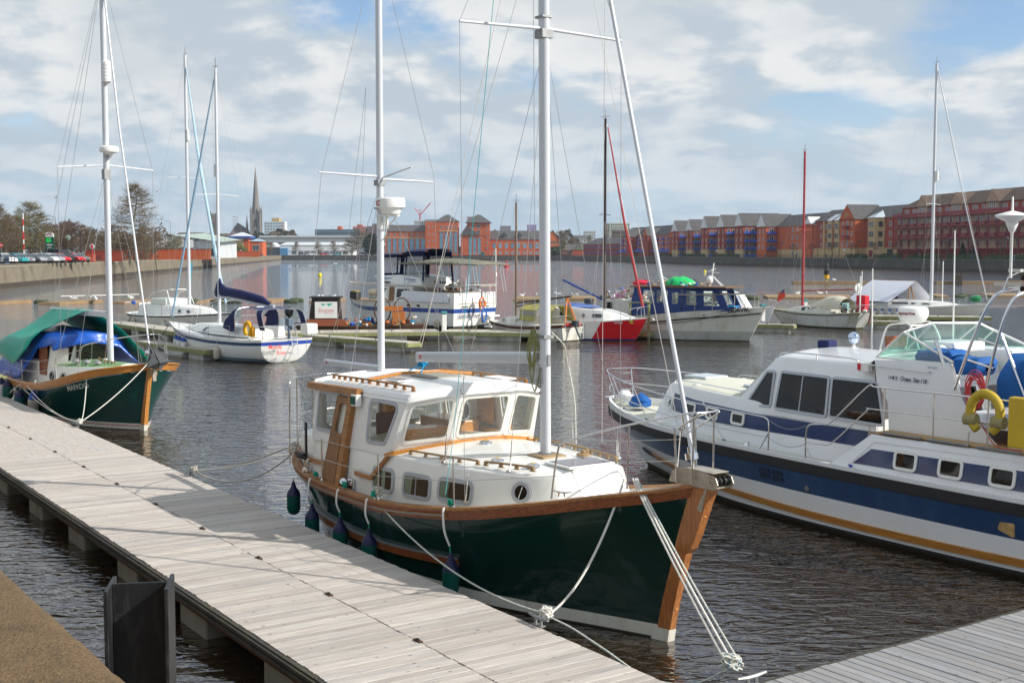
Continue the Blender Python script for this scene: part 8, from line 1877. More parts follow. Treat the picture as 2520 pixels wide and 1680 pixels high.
def hood(name,label,x0,x1,w,z0,z1,like,lean=.3,dark=navyc,roof=None):
 t=thing(name,label,'canopy',like.location,like.rotation_euler.z)
 B=[(x0,w),(x1,w*.8),(x1,-w*.8),(x0,-w)];T=[(x0+lean*.2,w*.9),(x1-lean,w*.72),(x1-lean,-w*.72),(x0+lean*.2,-w*.9)]
 MB().grid([[(x0,-w*.9,z1),(x1-lean,-w*.72,z1-.05)],[(x0,-w*.5,z1+.14),(x1-lean,-w*.4,z1+.08)],[(x0,w*.5,z1+.14),(x1-lean,w*.4,z1+.08)],[(x0,w*.9,z1),(x1-lean,w*.72,z1-.05)]]).build('canvas_roof',roof or dark,t)
 m_=MB();pn=MB();
 for i in range(3):
  a,b,c,d=(*B[i],z0),(*B[i+1],z0),(*T[i+1],z1-.05),(*T[i],z1)
  A,Bq,C,D_=map(Vector,(a,b,c,d));f=lambda u,v:A*(1-u)*(1-v)+Bq*u*(1-v)+C*u*v+D_*(1-u)*v
  MB().slab([(0,0),(1,0),(1,1),(0,1)],[[(.08,.12),(.92,.12),(.92,.85),(.08,.85)]],.01,lambda u,v,w_:f(u,v)).build('canvas_side',dark,t,recalc=False)
  MB().add([f(.08,.12),f(.92,.12),f(.92,.85),f(.08,.85)],[(0,1,2,3)]).build('clear_panel',smokev,t)
 return t
hood('canopy','navy canopy with clear panels on the forward flybridge of the tall trawler yacht',6.3,8.9,1.35,3.45,4.95,sp_,.35,roof=M('faded_navy_roof',(.06,.07,.12),.8))
hood('canopy','second navy canopy amidships on the tall trawler yacht',3.6,6.1,1.35,2.9,5.15,sp_,.3)
for s in(-1,1):pass
ht=thing('hardtop','lichen mottled grey awning roof on thin poles over the trawler yacht aft deck','awning',sp_.location,sp_.rotation_euler.z)
rr=[[(x,1.6*math.sin(a),4.28+.38*(1-((x-2.3)/4.3)**2)*math.cos(a))for a in[-1.57+k*.314 for k in range(11)]]for x in(-1.9,-.8,.6,2.2,3.8,5.4,6.5)]
o=MB().grid(rr).build('awning',M('lichen_awning',(.16,.155,.12),.9,var=.4,scale=3,dirt=(.42,.40,.30),dirt_amt=1,dirt_scale=5),ht,smooth=80);md=o.modifiers.new('t','SOLIDIFY');md.thickness=.05
for x in(-1.0,-.75,1.6,1.9,5.0,5.4):
 for s in(-1,1):MB().tube([(x,s*1.45,4.3),(x-.15,s*1.7,2.5)],.03,5).build('pole',alu,ht)
g=MB();rl=SMP([(0.0,1.85,2.85),(5.2,1.98,2.78),(7.5,1.80,2.75),(10.2,1.4,2.78),(12.4,.6,2.85),(13.3,0,2.9),(12.4,-.6,2.85),(10.2,-1.4,2.78),(5.2,-1.98,2.8),(0,-1.85,2.85),(0,0,2.85),(0,1.85,2.85)],4)
g.tube(rl,.035,6);g.build('hand_rail',M('varnished_rail',(.55,.50,.40),.5),sp_)
for x,y in((9.0,1.62),(10.2,1.4),(11.3,1.05),(12.4,.6),(11.3,-1.05),(9,-1.62)):MB().tube([(x,y,1.7),(x,y,2.8)],.02,4).build('stanchion',steel,sp_)
put('storage_box','black and yellow storage box at the trawler yacht bow','box',MB().box((12.1,.55,2.0),(.7,.5,.5)),M('black_box',(.03,.03,.03),.5),sp_,bevel=.03)
put('box_lid','yellow lid on the black box at the trawler yacht bow','lid',MB().box((12.1,.55,2.29),(.55,.4,.06)),yellowm,sp_)
put('rolled_fender','white drum with orange end on the trawler yacht foredeck','drum',MB().lathe((9.6,.8,2.25),[(.22,-.45),(.24,-.4),(.24,.4),(.22,.45)],12,axis='x'),M('orange_white',(.75,.60,.45),.5),sp_)
junk=M('deck_clutter',(.20,.15,.12),.8,var=.9,scale=9)
def CLT(name,label,like,box,n,seed,mats,cat='clutter',smin=.08,smax=.3):
 g=random.Random(seed);x0,x1,y0,y1,z0,z1=box
 mb=MB()
 for i in range(n):
  m_=mats[g.randrange(len(mats))];t=g.random();sx,sy,sz=(g.uniform(smin,smax)for _ in range(3))
  z=z0+(z1-z0)*g.random()**2
  c=(g.uniform(x0,x1),g.uniform(y0,y1),z)
  if t<.5:mb.box(c,(sx,sy,sz*.7),m_,rz=g.uniform(0,3),ry=g.uniform(-.5,.5))
  elif t<.8:mb.lathe(c,[(sx*.3,0),(sx*.5,sz*.2),(sx*.45,sz*.6),(sx*.2,sz*.7)],7,m_)
  else:mb.tube([c,(c[0]+g.uniform(-.5,.5),c[1]+g.uniform(-.3,.3),c[2]+g.uniform(0,.5))],.02,4,m_)
 o=mb.build(name,None,None,smooth=40)
 o.location=like.location;o.rotation_euler=like.rotation_euler;o['kind']='stuff';o['label']=label;return o
cm_=[junk,M('rust_clutter',(.30,.10,.05),.8,var=.3),pls,M('dark_clutter',(.04,.04,.05),.7),M('tan_clutter',(.42,.34,.22),.8,var=.2),bluecap]
CLT('deck_clutter','pile of oddments on the trawler yacht aft deck',sp_,(.6,3.4,-1.2,1.4,2.5,3.1),60,3,cm_)
put('steel_davit','white wind vane davit at the trawler yacht stern rail','davit',MB().tube([(0,1.3,2.3),(0,1.3,2.9),(-.6,1.4,2.95)],.03,5).tube([(0,-1.3,2.3),(0,-1.3,2.9),(-.6,-1.4,2.95)],.03,5).tube([(-.6,1.4,2.95),(-.6,-1.4,2.95)],.02,5),pls,sp_)
o_=omark('life_ring','orange ring lifebuoy on the post at the trawler yacht stern',sp_,(-.6,-.05,1.72),.22,.36,M('orange_ring',(.85,.17,.03),.5),.085,'x',0,17)
for k in range(4):a=k*1.5708+.78;MB().box((0,.22*math.cos(a),.36*math.sin(a)),(.19,.12,.12)).build('white_band',pls,o_)
put('mooring_post','rusty post with hanging blue rope at the trawler yacht stern','post',MB().tube([(-.5,-.15,.5),(-.5,-.1,2.5)],.05,6),M('rust_post',(.20,.12,.10),.8),sp_)
hr=MB();g=random.Random(9)
for k in range(9):
 a,b=g.uniform(.15,.3),g.uniform(.3,.55);hr.tube([(-.72,-.1+a*math.sin(t_),1.0+b*math.cos(t_))for t_ in[j*.57 for j in range(12)]],.015,4)
put('rope_coil','tangle of bright blue rope hanging below the orange ring','rope',hr,M('bright_blue_rope',(.03,.18,.55),.7),sp_)
put('swim_steps','white moulded boarding steps on the trawler yacht stern','steps',MB().box((-.35,-1.1,.9),(.6,1.0,.10)).box((-.25,-1.1,.55),(.5,1.0,.10)).box((-.5,-1.1,.2),(.7,1.0,.10)),white,sp_,bevel=.02)
whp=MB().tube([(-.1,-1.75,1.6),(-.1,-1.75,5.3)],.035,6).box((-.1,-1.75,3.6),(.12,.12,.25));put('ensign_staff','tall thin white pole at the trawler yacht far quarter','pole',whp,pls,sp_)
for k,(x,c)in enumerate(((1.5,tanf),(3.0,pls),(4.6,M('fender_teal',(.0,.09,.10),.5)),(6.5,pls),(8.4,bluecap))):fender('fender',('tan fender nearest the stern of the trawler yacht','white fender second from the trawler yacht stern','dark teal fender on the trawler yacht side','white fender below the side door of the trawler yacht','blue fender below the trawler yacht windscreen')[k],sp_,x,2.06,.15,.6,.2,c,tanf,(x,2.0,1.2),'fenders on the trawler yacht')
# low work boat with the sign
wk=boat('work_barge','low rusty work barge with dark wheelhouse and framed sign left of the second mast','boat',-9.6,76.5,-.98,-.05)
mb=MB();WH_=Hull((-4.2,-4.4),(3.4,3.8),[0,.5,1],[.62,.55,.70],[.9,1.2,.6],[.85,1.1,.5],n=12);WH_.mesh(mb,[(0,-.3,1),(0,.1,3),(1,0,1)],[weed,rusty]);WH_.deck(mb,.0,rusty);mb.build('hull',None,wk)
dw=wood('dark_wheelhouse_wood',(.05,.03,.02),(.02,.012,.01),.5,axis=2)
MB().add([(.9,-.7,.6),(.9,.9,.6),(2.9,.9,.6),(2.9,-.7,.6),(1.05,-.6,2.25),(1.05,.75,2.25),(2.65,.75,2.25),(2.65,-.6,2.25)],[(0,1,5,4),(1,2,6,5),(2,3,7,6),(3,0,4,7),(4,5,6,7)]).build('wheelhouse',dw,wk)
MB().box((1.85,.08,2.30),(1.9,1.6,.10)).build('roof',black,wk)
MB().box((1.8,.99,.78),(2.4,.10,.42)).build('coaming',M('red_brown_paint',(.30,.09,.04),.5),wk)
sg=MB().box((1.78,.93,1.55),(1.35,.05,1.0)).build('sign_board',pls,wk)
text('Snappy',.42,lambda u,v,w:Vector((2.30-u,.962,1.40+v)),M('pale_red_script',(.75,.35,.35),.6),wk,shear=.3,sx=.85)
MB().add([(1.75,.963,1.95),(1.35,.963,1.95),(1.6,.963,1.78)],[(0,1,2)]).add([(2.1,.963,1.95),(1.8,.963,1.92),(1.95,.963,1.8)],[(0,1,2)]).build('green_flags',M('teal_print',(.03,.45,.36),.5),wk)
for x in(-1.6,-.2-2.6):omark('paddle_wheel','rusty iron wheel hoop on the work barge, %s'%('left one' if x>-2 else 'right one'),wk,(x,.2,1.5),.50,.75,rusty,.04,'y',0,19,'rusty hoops','wheel')
MB().box((-2.2,.1,1.6),(1.3,.5,.28)).box((-2.6,.2,1.05),(.8,.7,.7)).build('winch_frame',M('orange_winch',(.50,.17,.04),.6,var=.2),wk)
CLT('deck_clutter','orange and tan ropes and gear heaped on the work barge',wk,(-3.6,.9,-.5,.9,.6,1.0),70,5,cm_+[M('orange_rope_pile',(.65,.20,.05),.8),ropeblue,M('yellow_rope_pile',(.5,.42,.12),.8)])
put('outboard_motor','black outboard motor standing left of the signed work barge','outboard',MB().lathe((4.1,.3,1.1),[(.08,0),(.22,.1),(.26,.4),(.14,.62)],10,sy=.7).tube([(4.1,.3,1.2),(4.0,.3,.3)],.07,6),black,wk,smooth=60)
# small cruiser with yellow canopy
yb=boat('small_sailboat','small grubby white sailing cruiser with mildewed yellow canopy and orange A-frame','boat',3.46,70.4,-.72,.69)
YH=Hull((.1,.0),(6.0,6.75),mus,[.98,.90,.82,.80,.86,.92,.98],[.95,1.15,1.22,1.16,.85,.45,.04],[.7,.95,1.05,.95,.55,.2,.02],p=1.1,n=20)
mb=MB();YH.mesh(mb,[(0,-.25,2),(0,.06,4),(1,-.2,1),(1,-.02,1),(1,0,1)],[weed,owh,M('brown_strake',(.10,.035,.03),.5),owh]);mb.build('hull',None,yb,smooth=35)
mb=MB();YH.deck(mb,0,owh);mb.build('deck',None,yb)
y6=[(2.2,.92,.85,2.3,.80,1.28,.06),(4.2,.85,.84,4.1,.68,1.26,.06),(5.6,.45,.9,5.2,.30,1.15,.04),(6.0,.2,.92,5.6,.12,1.05,.02)]
mb=MB();house(mb,y6,owh,owh);mb.build('cabin',None,yb,bevel=.03,smooth=50)
for s in(-1,1):
 f=TSD(y6,s)
 window(yb,rpoly([(3.0,.98),(3.75,.98),(3.75,1.2),(3.0,1.2)],.1),f,.04,grey,M('tan_blind',(.30,.25,.14),.4),.012)
 window(yb,rpoly([(4.75,.98),(5.15,1.0),(5.1,1.16),(4.75,1.16)],.07),f,.03,grey,M('tan_blind',(.30,.25,.14),.4),.012)
ycan=M('mildew_yellow',(.42,.38,.12),.85,var=.2,scale=3,dirt=(.16,.17,.04),dirt_amt=.8,dirt_scale=2);ygl=glass('mildew_vinyl',(.5,.52,.3),haze=.35)
for(x0,x1,z0,lab)in((2.0,3.3,1.1,'yellow canopy section nearest the mast on the small cruiser'),(.75,1.75,.95,'aft yellow canopy section on the small cruiser')):
 t=thing('canopy',lab,'canopy',yb.location,yb.rotation_euler.z)
 MB().grid([[(x0,w,z),(x1,w,z)]for w,z in((-.95,z0),(-.88,1.75),(-.5,2.0),(.5,2.0),(.88,1.75),(.95,z0))]).build('canvas',ycan,t)
 for s in(-1,1):MB().add([(x0+.12,s*.945,z0+.3),(x1-.12,s*.945,z0+.3),(x1-.12,s*.905,1.68),(x0+.12,s*.905,1.68)],[(0,1,2,3)]).build('clear_panel',ygl,t)
mwood=wood('grey_mast_wood',(.30,.22,.15),(.16,.11,.08),.6,axis=2)
my=rig(yb,4.45,1.2,8.0,5.6,.6,1.1,(6.6,0,1.0),(.1,0,1.6),mwood,.075)
MB().tube([(0,0,.85),(-4.3,0,1.35)],[.05,.06],7).build('boom',M('black_boom',(.06,.045,.035),.6),my);MB().tube([(-.1,.1,.65),(-3.2,.12,1.2)],.04,6).build('gaff',M('black_boom',(.06,.045,.035),.6),my)
MB().tube([(.45,0,2.5),(.1,.55,.95)],.045,6).tube([(.45,0,2.5),(.35,-.75,.95)],.045,6).build('a_frame',M('orange_frame',(.70,.22,.05),.5),yb)
ob=MB().box((-.30,.15,1.05),(.34,.28,.30)).tube([(-.25,.15,1.0),(-.55,.15,.45),(-.75,.15,.1)],.07,6).build('outboard',M('outboard_teal',(.02,.05,.06),.4),yb,bevel=.03)
MB().tube([(-.1,-.5,1.0),(-.1,-.5,.1)],.02,4).tube([(-.1,-.8,1.0),(-.1,-.8,.1)],.02,4).tube([(-.1,-.5,.5),(-.1,-.8,.5)],.02,4).tube([(-.1,-.5,.8),(-.1,-.8,.8)],.02,4).build('ladder',pls,yb)
MB().box((-.0,.0,.98),(.12,1.2,.12)).build('red_board',red,yb)
for x,lab in((5.4,'dark red fender at the bow of the small canopy cruiser'),(4.1,'dark red fender below the oval window of the small cruiser')):fender('fender',lab,yb,x,abs(YH.P(YH.u_at(x,.6),.6).y)+.1,-.05,.5,.12,M('dark_red_fender',(.25,.01,.02),.5),red,(x,.9,.85),'red fenders')
rails(yb,YH,(1.0,2.6),.5,False,True)
# red and white Solo
so=boat('small_sailboat','white sailing boat with bright red bow and dark mast right of the mainmast','boat',2.8,73.3,.87,-.49)
SH=Hull((-.2,-.3),(4.85,5.65),mus,[1.15,1.12,1.10,1.12,1.20,1.28,1.35],[.95,1.15,1.22,1.15,.85,.45,.04],[.8,1.0,1.08,.98,.55,.2,.02],p=1.1,q=.8,n=24)
redh=M('bright_red_paint',(.62,.005,.012),.3,var=.05,coat=.3)
mb=MB();rows_=SH.rows([(0,-.25,1),(0,.03,1),(0,.09,6),(1,-.06,1),(1,0,1)]);cols_=[weed,M('blue_boot',(.01,.03,.25),.4),None,white]
for side in(-1,1):
 for i in range(len(rows_)-1):
  a0,b0,k0=rows_[i];a1,b1,_=rows_[i+1]
  for j in range(len(SH.us)-1):
   u,u2=SH.us[j],SH.us[j+1];p=[SH.P(u,a0+b0/SH.sh(u),side),SH.P(u2,a0+b0/SH.sh(u2),side),SH.P(u2,a1+b1/SH.sh(u2),side),SH.P(u,a1+b1/SH.sh(u),side)]
   mb.add(p,[(0,1,2,3)],cols_[k0]if cols_[k0]else(white))
A=[SH.P(0,a+b/SH.sh(0),-1)for a,b,_ in rows_];B=[SH.P(0,a+b/SH.sh(0),1)for a,b,_ in rows_]
for i in range(len(rows_)-1):mb.add([A[i],A[i+1],B[i+1],B[i]],[(0,1,2,3)],white)
mb.build('hull',None,so,smooth=35)
for s in(-1,1):
 rr=[]
 for k in range(9):
  z=.09+(1.06-.09)*k/8;x0=2.62+.62*k/8;u0=SH.u_at(x0,z);rr.append([SH.Z(u0+(1-u0)*j/16,z+(SH.sh(u0+(1-u0)*j/16)-1.12)*(k/8),s,.006)for j in range(17)])
 MB().grid(rr).build('red_bow',redh,so,smooth=60)
mb=MB();SH.deck(mb,0,white);mb.build('deck',None,so)
s6_=[(.0,.90,1.1,.0,.85,1.80,.06),(1.2,1.02,1.1,1.2,.92,1.86,.06),(3.3,.95,1.15,3.1,.8,1.72,.06),(4.6,.55,1.2,4.0,.4,1.55,.05),(5.0,.25,1.25,4.4,.2,1.45,.02)]
mb=MB();house(mb,s6_,white,white);mb.build('cabin',None,so,bevel=.03,smooth=50)
mb=MB()
for s in(-1,1):
 f=TSD(s6_,s);window(so,rpoly([(.5,1.32),(1.3,1.32),(1.3,1.62),(.5,1.62)],.06),f,.04,grey,dgl,.012);window(so,rpoly([(2.6,1.32),(3.2,1.32),(3.2,1.52),(2.6,1.52)],.08),f,.03,grey,dgl,.012)
 window(so,[(2.05+.11*math.cos(a*.5236),1.42+.11*math.sin(a*.5236))for a in range(12)],f,.03,grey,dgl,.012,name='porthole')
MB().grid([[(x,w,1.86+.24*math.sqrt(max(0,1-(w/.7)**2))*h)for w in(-.7,-.45,0,.45,.7)]for x,h in((.6,.9),(1.2,1),(1.9,.7),(2.5,.1))]).build('sliding_hatch',M('pale_blue_canvas',(.12,.2,.5),.6),so,smooth=60)
mred=M('dark_red_mast',(.035,.02,.02),.6,var=.3)
mso=rig(so,2.95,1.75,12.7,7.2,.75,1.1,(5.5,0,1.5),(-.2,0,1.2),mred,.085)
MB().tube([(-.1,0,.55),(-2.75,0,1.70)],.06,7).build('boom',M('blue_boom',(.02,.06,.28),.6),mso)
MB().tube([(5.35,0,1.95),(4.2,0,6.6),(3.1,0,12.2)],[.09,.07,.035],8).build('furled_jib',M('faded_red_sail',(.42,.05,.05),.7,var=.2,scale=6),so)
rails(so,SH,(.6,1.9,3.3),.55,True,False)
MB().tube([(.2,-.8,1.9),(.2,-.8,3.0),(-.35,-.8,2.85)],.03,5).build('gantry',alu,so)
text('Solo',.26,lambda u,v,w:SH.X(3.95+u,1.0+v,-1,.012),wmt,so,bold=.006)
MB().slab([(.10*math.cos(a*.6)+4.85,1.14+.07*math.sin(a*.6))for a in range(10)],[],.004,lambda u,v,w:SH.X(u,v,-1,.014+w)).build('palm_emblem',M('emblem_yellow',(.65,.55,.05),.5),so)
MB().slab([(4.76,1.0),(5.0,1.0),(4.86,1.09)],[],.004,lambda u,v,w:SH.X(u,v,-1,.014+w)).build('palm_emblem_base',M('emblem_yellow',(.65,.55,.05),.5),so)
put('bow_anchor','small galvanised anchor on the bow of the red bowed boat','anchor',MB().tube([(5.4,0,1.4),(5.95,0,1.35)],.03,5).add([(5.8,0,1.4),(6.05,.15,1.25),(6.0,0,1.15),(6.05,-.15,1.25)],[(0,1,2),(0,2,3)]),galv,so)
put('outboard_motor','dark grey outboard motor tilted behind the red bowed boat cockpit','outboard',MB().box((1.3,1.3,2.1),(.5,.35,.45)),M('outboard_charcoal',(.04,.045,.05),.4),so,bevel=.08)
# cluttered boat between
cb=boat('derelict_boat','shabby grey cabin boat heaped with clutter behind the dark masted boat','boat',6.2,77.5,.8,-.6)
CB=Hull((-.3,-.4),(5.0,5.6),[0,.5,.8,1],[1.2,1.1,1.2,1.35],[1.1,1.25,.9,.05],[1.0,1.1,.6,.03],n=14)
mb=MB();CB.mesh(mb,[(0,-.3,1),(0,.1,3),(1,0,1)],[weed,M('pink_brown_hull',(.38,.25,.20),.7,var=.2,dirt=(.1,.06,.04))]);CB.deck(mb,0,owh);mb.build('hull',None,cb)
mb=MB();house(mb,[(.1,1.0,1.1,.1,.95,2.15,.03),(3.0,1.0,1.1,2.9,.9,2.15,.03),(3.6,.6,1.1,3.4,.5,2.1,.02)],owh,owh);mb.build('cabin',None,cb)
MB().lathe((2.6,-1.0,1.75),[(.18,0),(.18,.03)],12,axis='y').box((.5,-1.0,1.8),(.35,.05,.4)).build('porthole',dgl,cb)
g=MB()
for x in(-.2,1.2,2.6,3.8):g.tube([(x,-.95,2.1),(x,-.95,3.0)],.02,4);g.tube([(x,.95,2.1),(x,.95,3.0)],.02,4)
g.tube([(-.4,-.95,3.0),(4.2,-.95,3.0)],.025,4);g.tube([(-.4,.95,3.0),(4.2,.95,3.0)],.025,4);g.build('canopy_frame',wst,cb)
CLT('roof_clutter','jumble of white, grey and pink oddments on the shabby boat roof',cb,(-.1,3.2,-.9,.9,2.15,2.85),90,11,cm_+[pls,pls,M('pink_clutter',(.6,.2,.4),.6)])
put('red_bundle','red cloth bundle on top of the frame behind the red furled sail','bundle',MB().lathe((2.2,0,3.0),[(.1,0),(.55,.05),(.6,.2),(.35,.36),(.1,.38)],9,sy=.7),M('red_cloth',(.65,.02,.05),.7),cb,smooth=50)
# NORVIK
no=boat('cabin_cruiser','white hulled cabin boat with big blue wheelhouse and black name on its bow','boat',6.7,74.5,.85,-.53)
NH=Hull((.1,0),(8.0,9.0),mus,[1.35,1.35,1.50,1.68,1.80,1.90,2.0],[1.25,1.38,1.45,1.38,1.05,.58,.05],[1.15,1.25,1.3,1.15,.65,.25,.03],p=1.2,q=1.0,n=26)
nw=M('norvik_white',(.62,.62,.54),.45,var=.06,dirt=(.26,.27,.13),dirt_amt=.8,dirt_scale=1.3)
mb=MB();NH.mesh(mb,[(0,-.3,2),(0,.05,1),(0,.55,2),(0,.56,4),(1,0,1)],[weed,M('norvik_lower',(.40,.41,.37),.5,var=.1,dirt=(.2,.2,.12)),nw,nw]);mb.build('hull',None,no,smooth=35)
mb=MB();NH.deck(mb,.0,owh);mb.build('deck',None,no)
mb=MB();NH.strip(mb,lambda u:NH.sh(u)-.52+.12*u,.07,.05,black,.28,.99,26);mb.build('rubbing_strake',black,no)
for s in(-1,1):
 for x in(4.35,5.85):window(no,rpoly([(x-.24,1.42),(x+.24,1.44),(x+.24,1.60),(x-.24,1.58)],.08),NH.mp(s),.04,pls,dgl,.02)
text('NORVIK',.34,lambda u,v,w:NH.X(7.08+u,1.66+.06*u+v,-1,.015),M('black_print',(.02,.02,.03),.5),no,bold=.012,sx=.86)
nblue=M('norvik_blue',(.012,.04,.17),.55,var=.1,dirt=(.03,.06,.15))
nh=[(.9,1.35,1.3,1.5,1.25,3.0,.04),(4.6,1.35,1.5,4.6,1.25,3.0,.04)]
for s in(-1,1):
 f=TSD(nh,s)
 hl_=[rpoly([(1.75,2.15),(2.65,2.15),(2.65,2.85),(1.95,2.85)],.05),rpoly([(2.78,2.15),(3.5,2.15),(3.5,2.85),(2.78,2.85)],.05),rpoly([(3.75,2.1),(4.15,2.1),(4.15,2.75),(3.75,2.75)],.05)]
 MB().slab([(.95,1.2),(4.35,1.45),(4.35,3.02),(1.35,3.02)],hl_,.05,f).build('wheelhouse_side',nblue,no)
 for h in hl_:MB().slab(h,[],.004,lambda u,v,w:f(u,v,w-.02)).build('pane',clear,no)
 hl2=[rpoly([(4.62,2.05),(5.3,2.05),(5.2,2.85),(4.62,2.85)],.04),rpoly([(5.7,2.02),(6.6,2.02),(6.2,2.85),(5.65,2.85)],.04)]
 f2=lambda u,v,w,s=s:Vector((u,s*(1.30-.16*max(0,u-5.2)-.06*(v-1.5)+w),v))
 MB().slab([(4.38,1.5),(5.5,1.6),(7.2,1.75),(6.5,3.0),(4.38,3.0)],hl2,.05,f2).build('cabin_side',nblue if s else nblue,no)
 for h in hl2:MB().slab(h,[],.004,lambda u,v,w:f2(u,v,w-.02)).build('pane',clear,no)
MB().slab([(-1.0,1.8),(1.0,1.8),(.95,2.95),(-.95,2.95)],[rpoly([(-.9,2.0),(-.05,2.0),(-.05,2.85),(-.85,2.85)],.04),rpoly([(.05,2.0),(.9,2.0),(.85,2.85),(.05,2.85)],.04)],.05,lambda u,v,w:Vector((7.15-.55*(v-1.8)/1.15+w,u,v))).build('cabin_front',nblue,no)
MB().box((4.1,0,3.06),(6.0,2.7,.08)).build('roof',M('brown_roof_edge',(.16,.09,.05),.7),no)
MB().box((4.0,0,2.0),(4.5,2.2,.1)).box((3,.3,1.6),(2,1,.8)).build('cabin_lining',owh,no)
CLT('cabin_clutter','clutter visible through the blue wheelhouse windows',no,(2.0,6.3,-.9,.9,2.05,2.6),40,21,cm_+[pls,pls])
CLT('roof_clutter','planks and oddments lying on the blue wheelhouse roof',no,(1.8,5.6,-.9,.9,3.12,3.3),55,23,cm_)
gb=MB();g=random.Random(6);rr=[]
for i in range(9):
 t=i/8;w=math.sin(math.pi*(.08+.84*t));rr.append([(2.7+2.0*t,.8*w*math.cos(a),3.15+.55*w*max(0,math.sin(a))*g.uniform(.75,1.1))for a in[k*.35 for k in range(10)]])
gb.grid(rr);put('green_sheet','bright green plastic sheet heaped on the blue wheelhouse roof','sheet',gb,M('bright_green_sheet',(.01,.52,.13),.5,var=.2,scale=4,bump=.5,bscale=6),no,smooth=35)
put('satellite_dome','white oval dome on the blue wheelhouse roof','dome',MB().lathe((5.8,-.6,3.1),[(.03,0),(.03,.12),(.15,.2),(.2,.38),(.15,.55),(.02,.62)],12),pls,no,smooth=60)
nr=MB()
for s in(-1,1):
 P=[(x,s*(abs(NH.P(NH.u_at(x,1.7),1).y)-.04),2.62+.02*(x-4))for x in(4.0,5.2,6.2,7.4,8.4)]+[(9.15,0,2.8)]
 nr.tube(P,.03,5)
 for p in P[1:-1]:nr.tube([p,(p[0],p[1],1.75)],.022,4)
nr.build('rail',wst,no)
put('blue_boards','bright blue flat boards lying on the name lettered boat foredeck','boards',MB().box((6.3,-.5,1.98),(2.2,.7,.06),rz=.05),ropeblue,no)
rope('mooring_rope','dark rope drooping across the name lettered white hull',sag(LW(no,(7.9,-1.1,1.85)),LW(no,(2.2,-1.6,.9)),.22),.018,M('black_rope',(.03,.03,.035),.9))
put('driftwood_stage','rotten timber landing stage under the name lettered boat stern','stage',MB().box((1.1,-1.7,.32),(3.2,.9,.22)).box((2.6,-1.9,1.1),(.12,.1,2.2)).box((1.4,-1.9,1.1),(.1,.1,2.0)).box((2.0,-1.9,2.15),(1.5,.08,.06)),mossy,no)
sb=boat('cabin_boat','small white cabin boat with a short tripod mast behind the black name lettered bow','boat',12.6,88.5,.85,-.5)
SB_=Hull((0,0),(5.8,6.4),mus,[1.0,1.0,1.0,1.1,1.2,1.3,1.35],[1,1.1,1.15,1.1,.8,.4,.04],[.9,1,1.05,.9,.5,.2,.02],n=14)
mb=MB();SB_.mesh(mb,[(0,-.3,1),(0,.1,3),(1,0,1)],[weed,white]);SB_.deck(mb,0,white);mb.build('hull',None,sb,smooth=35)
s7_=[(1.0,.95,1.0,1.1,.85,2.2,.1),(3.6,.95,1.0,3.4,.85,2.25,.1),(4.6,.6,1.1,4.0,.5,2.1,.06)]
mb=MB();house(mb,s7_,white,white);mb.build('cabin',None,sb,bevel=.06,smooth=50)
for s in(-1,1):
 f=TSD(s7_,s)
 for xa in(1.4,2.5):window(sb,rpoly([(xa,1.6),(xa+.9,1.6),(xa+.9,2.05),(xa,2.05)],.08),f,.04,white,M('greenish_window',(.12,.20,.18),.1),.012)
MB().tube([(1.6,0,2.3),(1.9,0,4.3)],.05,6).tube([(3.0,.3,2.3),(1.8,0,3.4)],.03,5).tube([(3.0,-.3,2.3),(1.8,0,3.4)],.03,5).tube([(1.85,-.5,3.8),(1.85,.5,3.9)],.02,5).tube([(1.4,0,3.75),(2.3,0,3.6)],.02,5).build('tripod_mast',pls,sb)
# red masted yacht
rm=boat('sailing_yacht','grubby white sailing yacht with a red mast and green stained hull right of centre','boat',23.2,81.6,-.56,.83)
RH=Hull((.4,-.3),(7.3,8.5),mus,[1.10,1.0,.92,.92,1.0,1.05,1.12],[.75,1.15,1.30,1.22,.85,.4,.04],[.35,.9,1.1,1.0,.5,.18,.02],p=1.0,q=1.0,n=24)
rwh=M('streaked_white',(.62,.63,.60),.5,var=.05,dirt=(.24,.26,.10),dirt_amt=.9,dirt_scale=1.1)
mb=MB();RH.mesh(mb,[(0,-.3,1),(0,.05,1),(0,.10,5),(1,0,1)],[weed,M('green_boot',(.10,.11,.05),.7),rwh]);mb.build('hull',None,rm,smooth=35)
mb=MB();RH.strip(mb,lambda u:RH.sh(u)-.10,.06,.035,black,0,1,24);mb.build('rubbing_strake',M('mossy_strake',(.06,.055,.03),.8),rm)
mb=MB();RH.deck(mb,0,M('mossy_deck',(.28,.28,.18),.9,var=.3,scale=5));mb.build('deck',None,rm)
r7=[(2.0,.95,.95,2.1,.8,1.42,.05),(4.4,.95,.92,4.3,.75,1.40,.06),(6.2,.6,.98,5.9,.45,1.25,.04),(6.8,.3,1.0,6.4,.2,1.15,.02)]
mb=MB();house(mb,r7,owh,owh);mb.build('cabin',None,rm,bevel=.03,smooth=50)
for s in(-1,1):
 for xa in(3.1,4.0):window(rm,rpoly([(xa,1.08),(xa+.75,1.08),(xa+.72,1.32),(xa,1.34)],.05),TSD(r7,s),.03,owh,dgl,.012)
mr_=rig(rm,5.4,1.3,12.0,6.6,.8,1.15,(8.3,0,1.1),(-.2,0,1.2),M('flaking_red_mast',(.36,.03,.035),.55,var=.2,scale=4,dirt=(.45,.40,.36),dirt_amt=.7,dirt_scale=14),.095)
MB().tube([(-.1,0,1.1),(-4.5,0,1.30)],.05,6).build('boom',M('flaking_red_mast'),mr_)
tent_w=M('dirty_white_cloth',(.60,.57,.46),.8,var=.1,dirt=(.3,.28,.15),bump=.3,bscale=8)
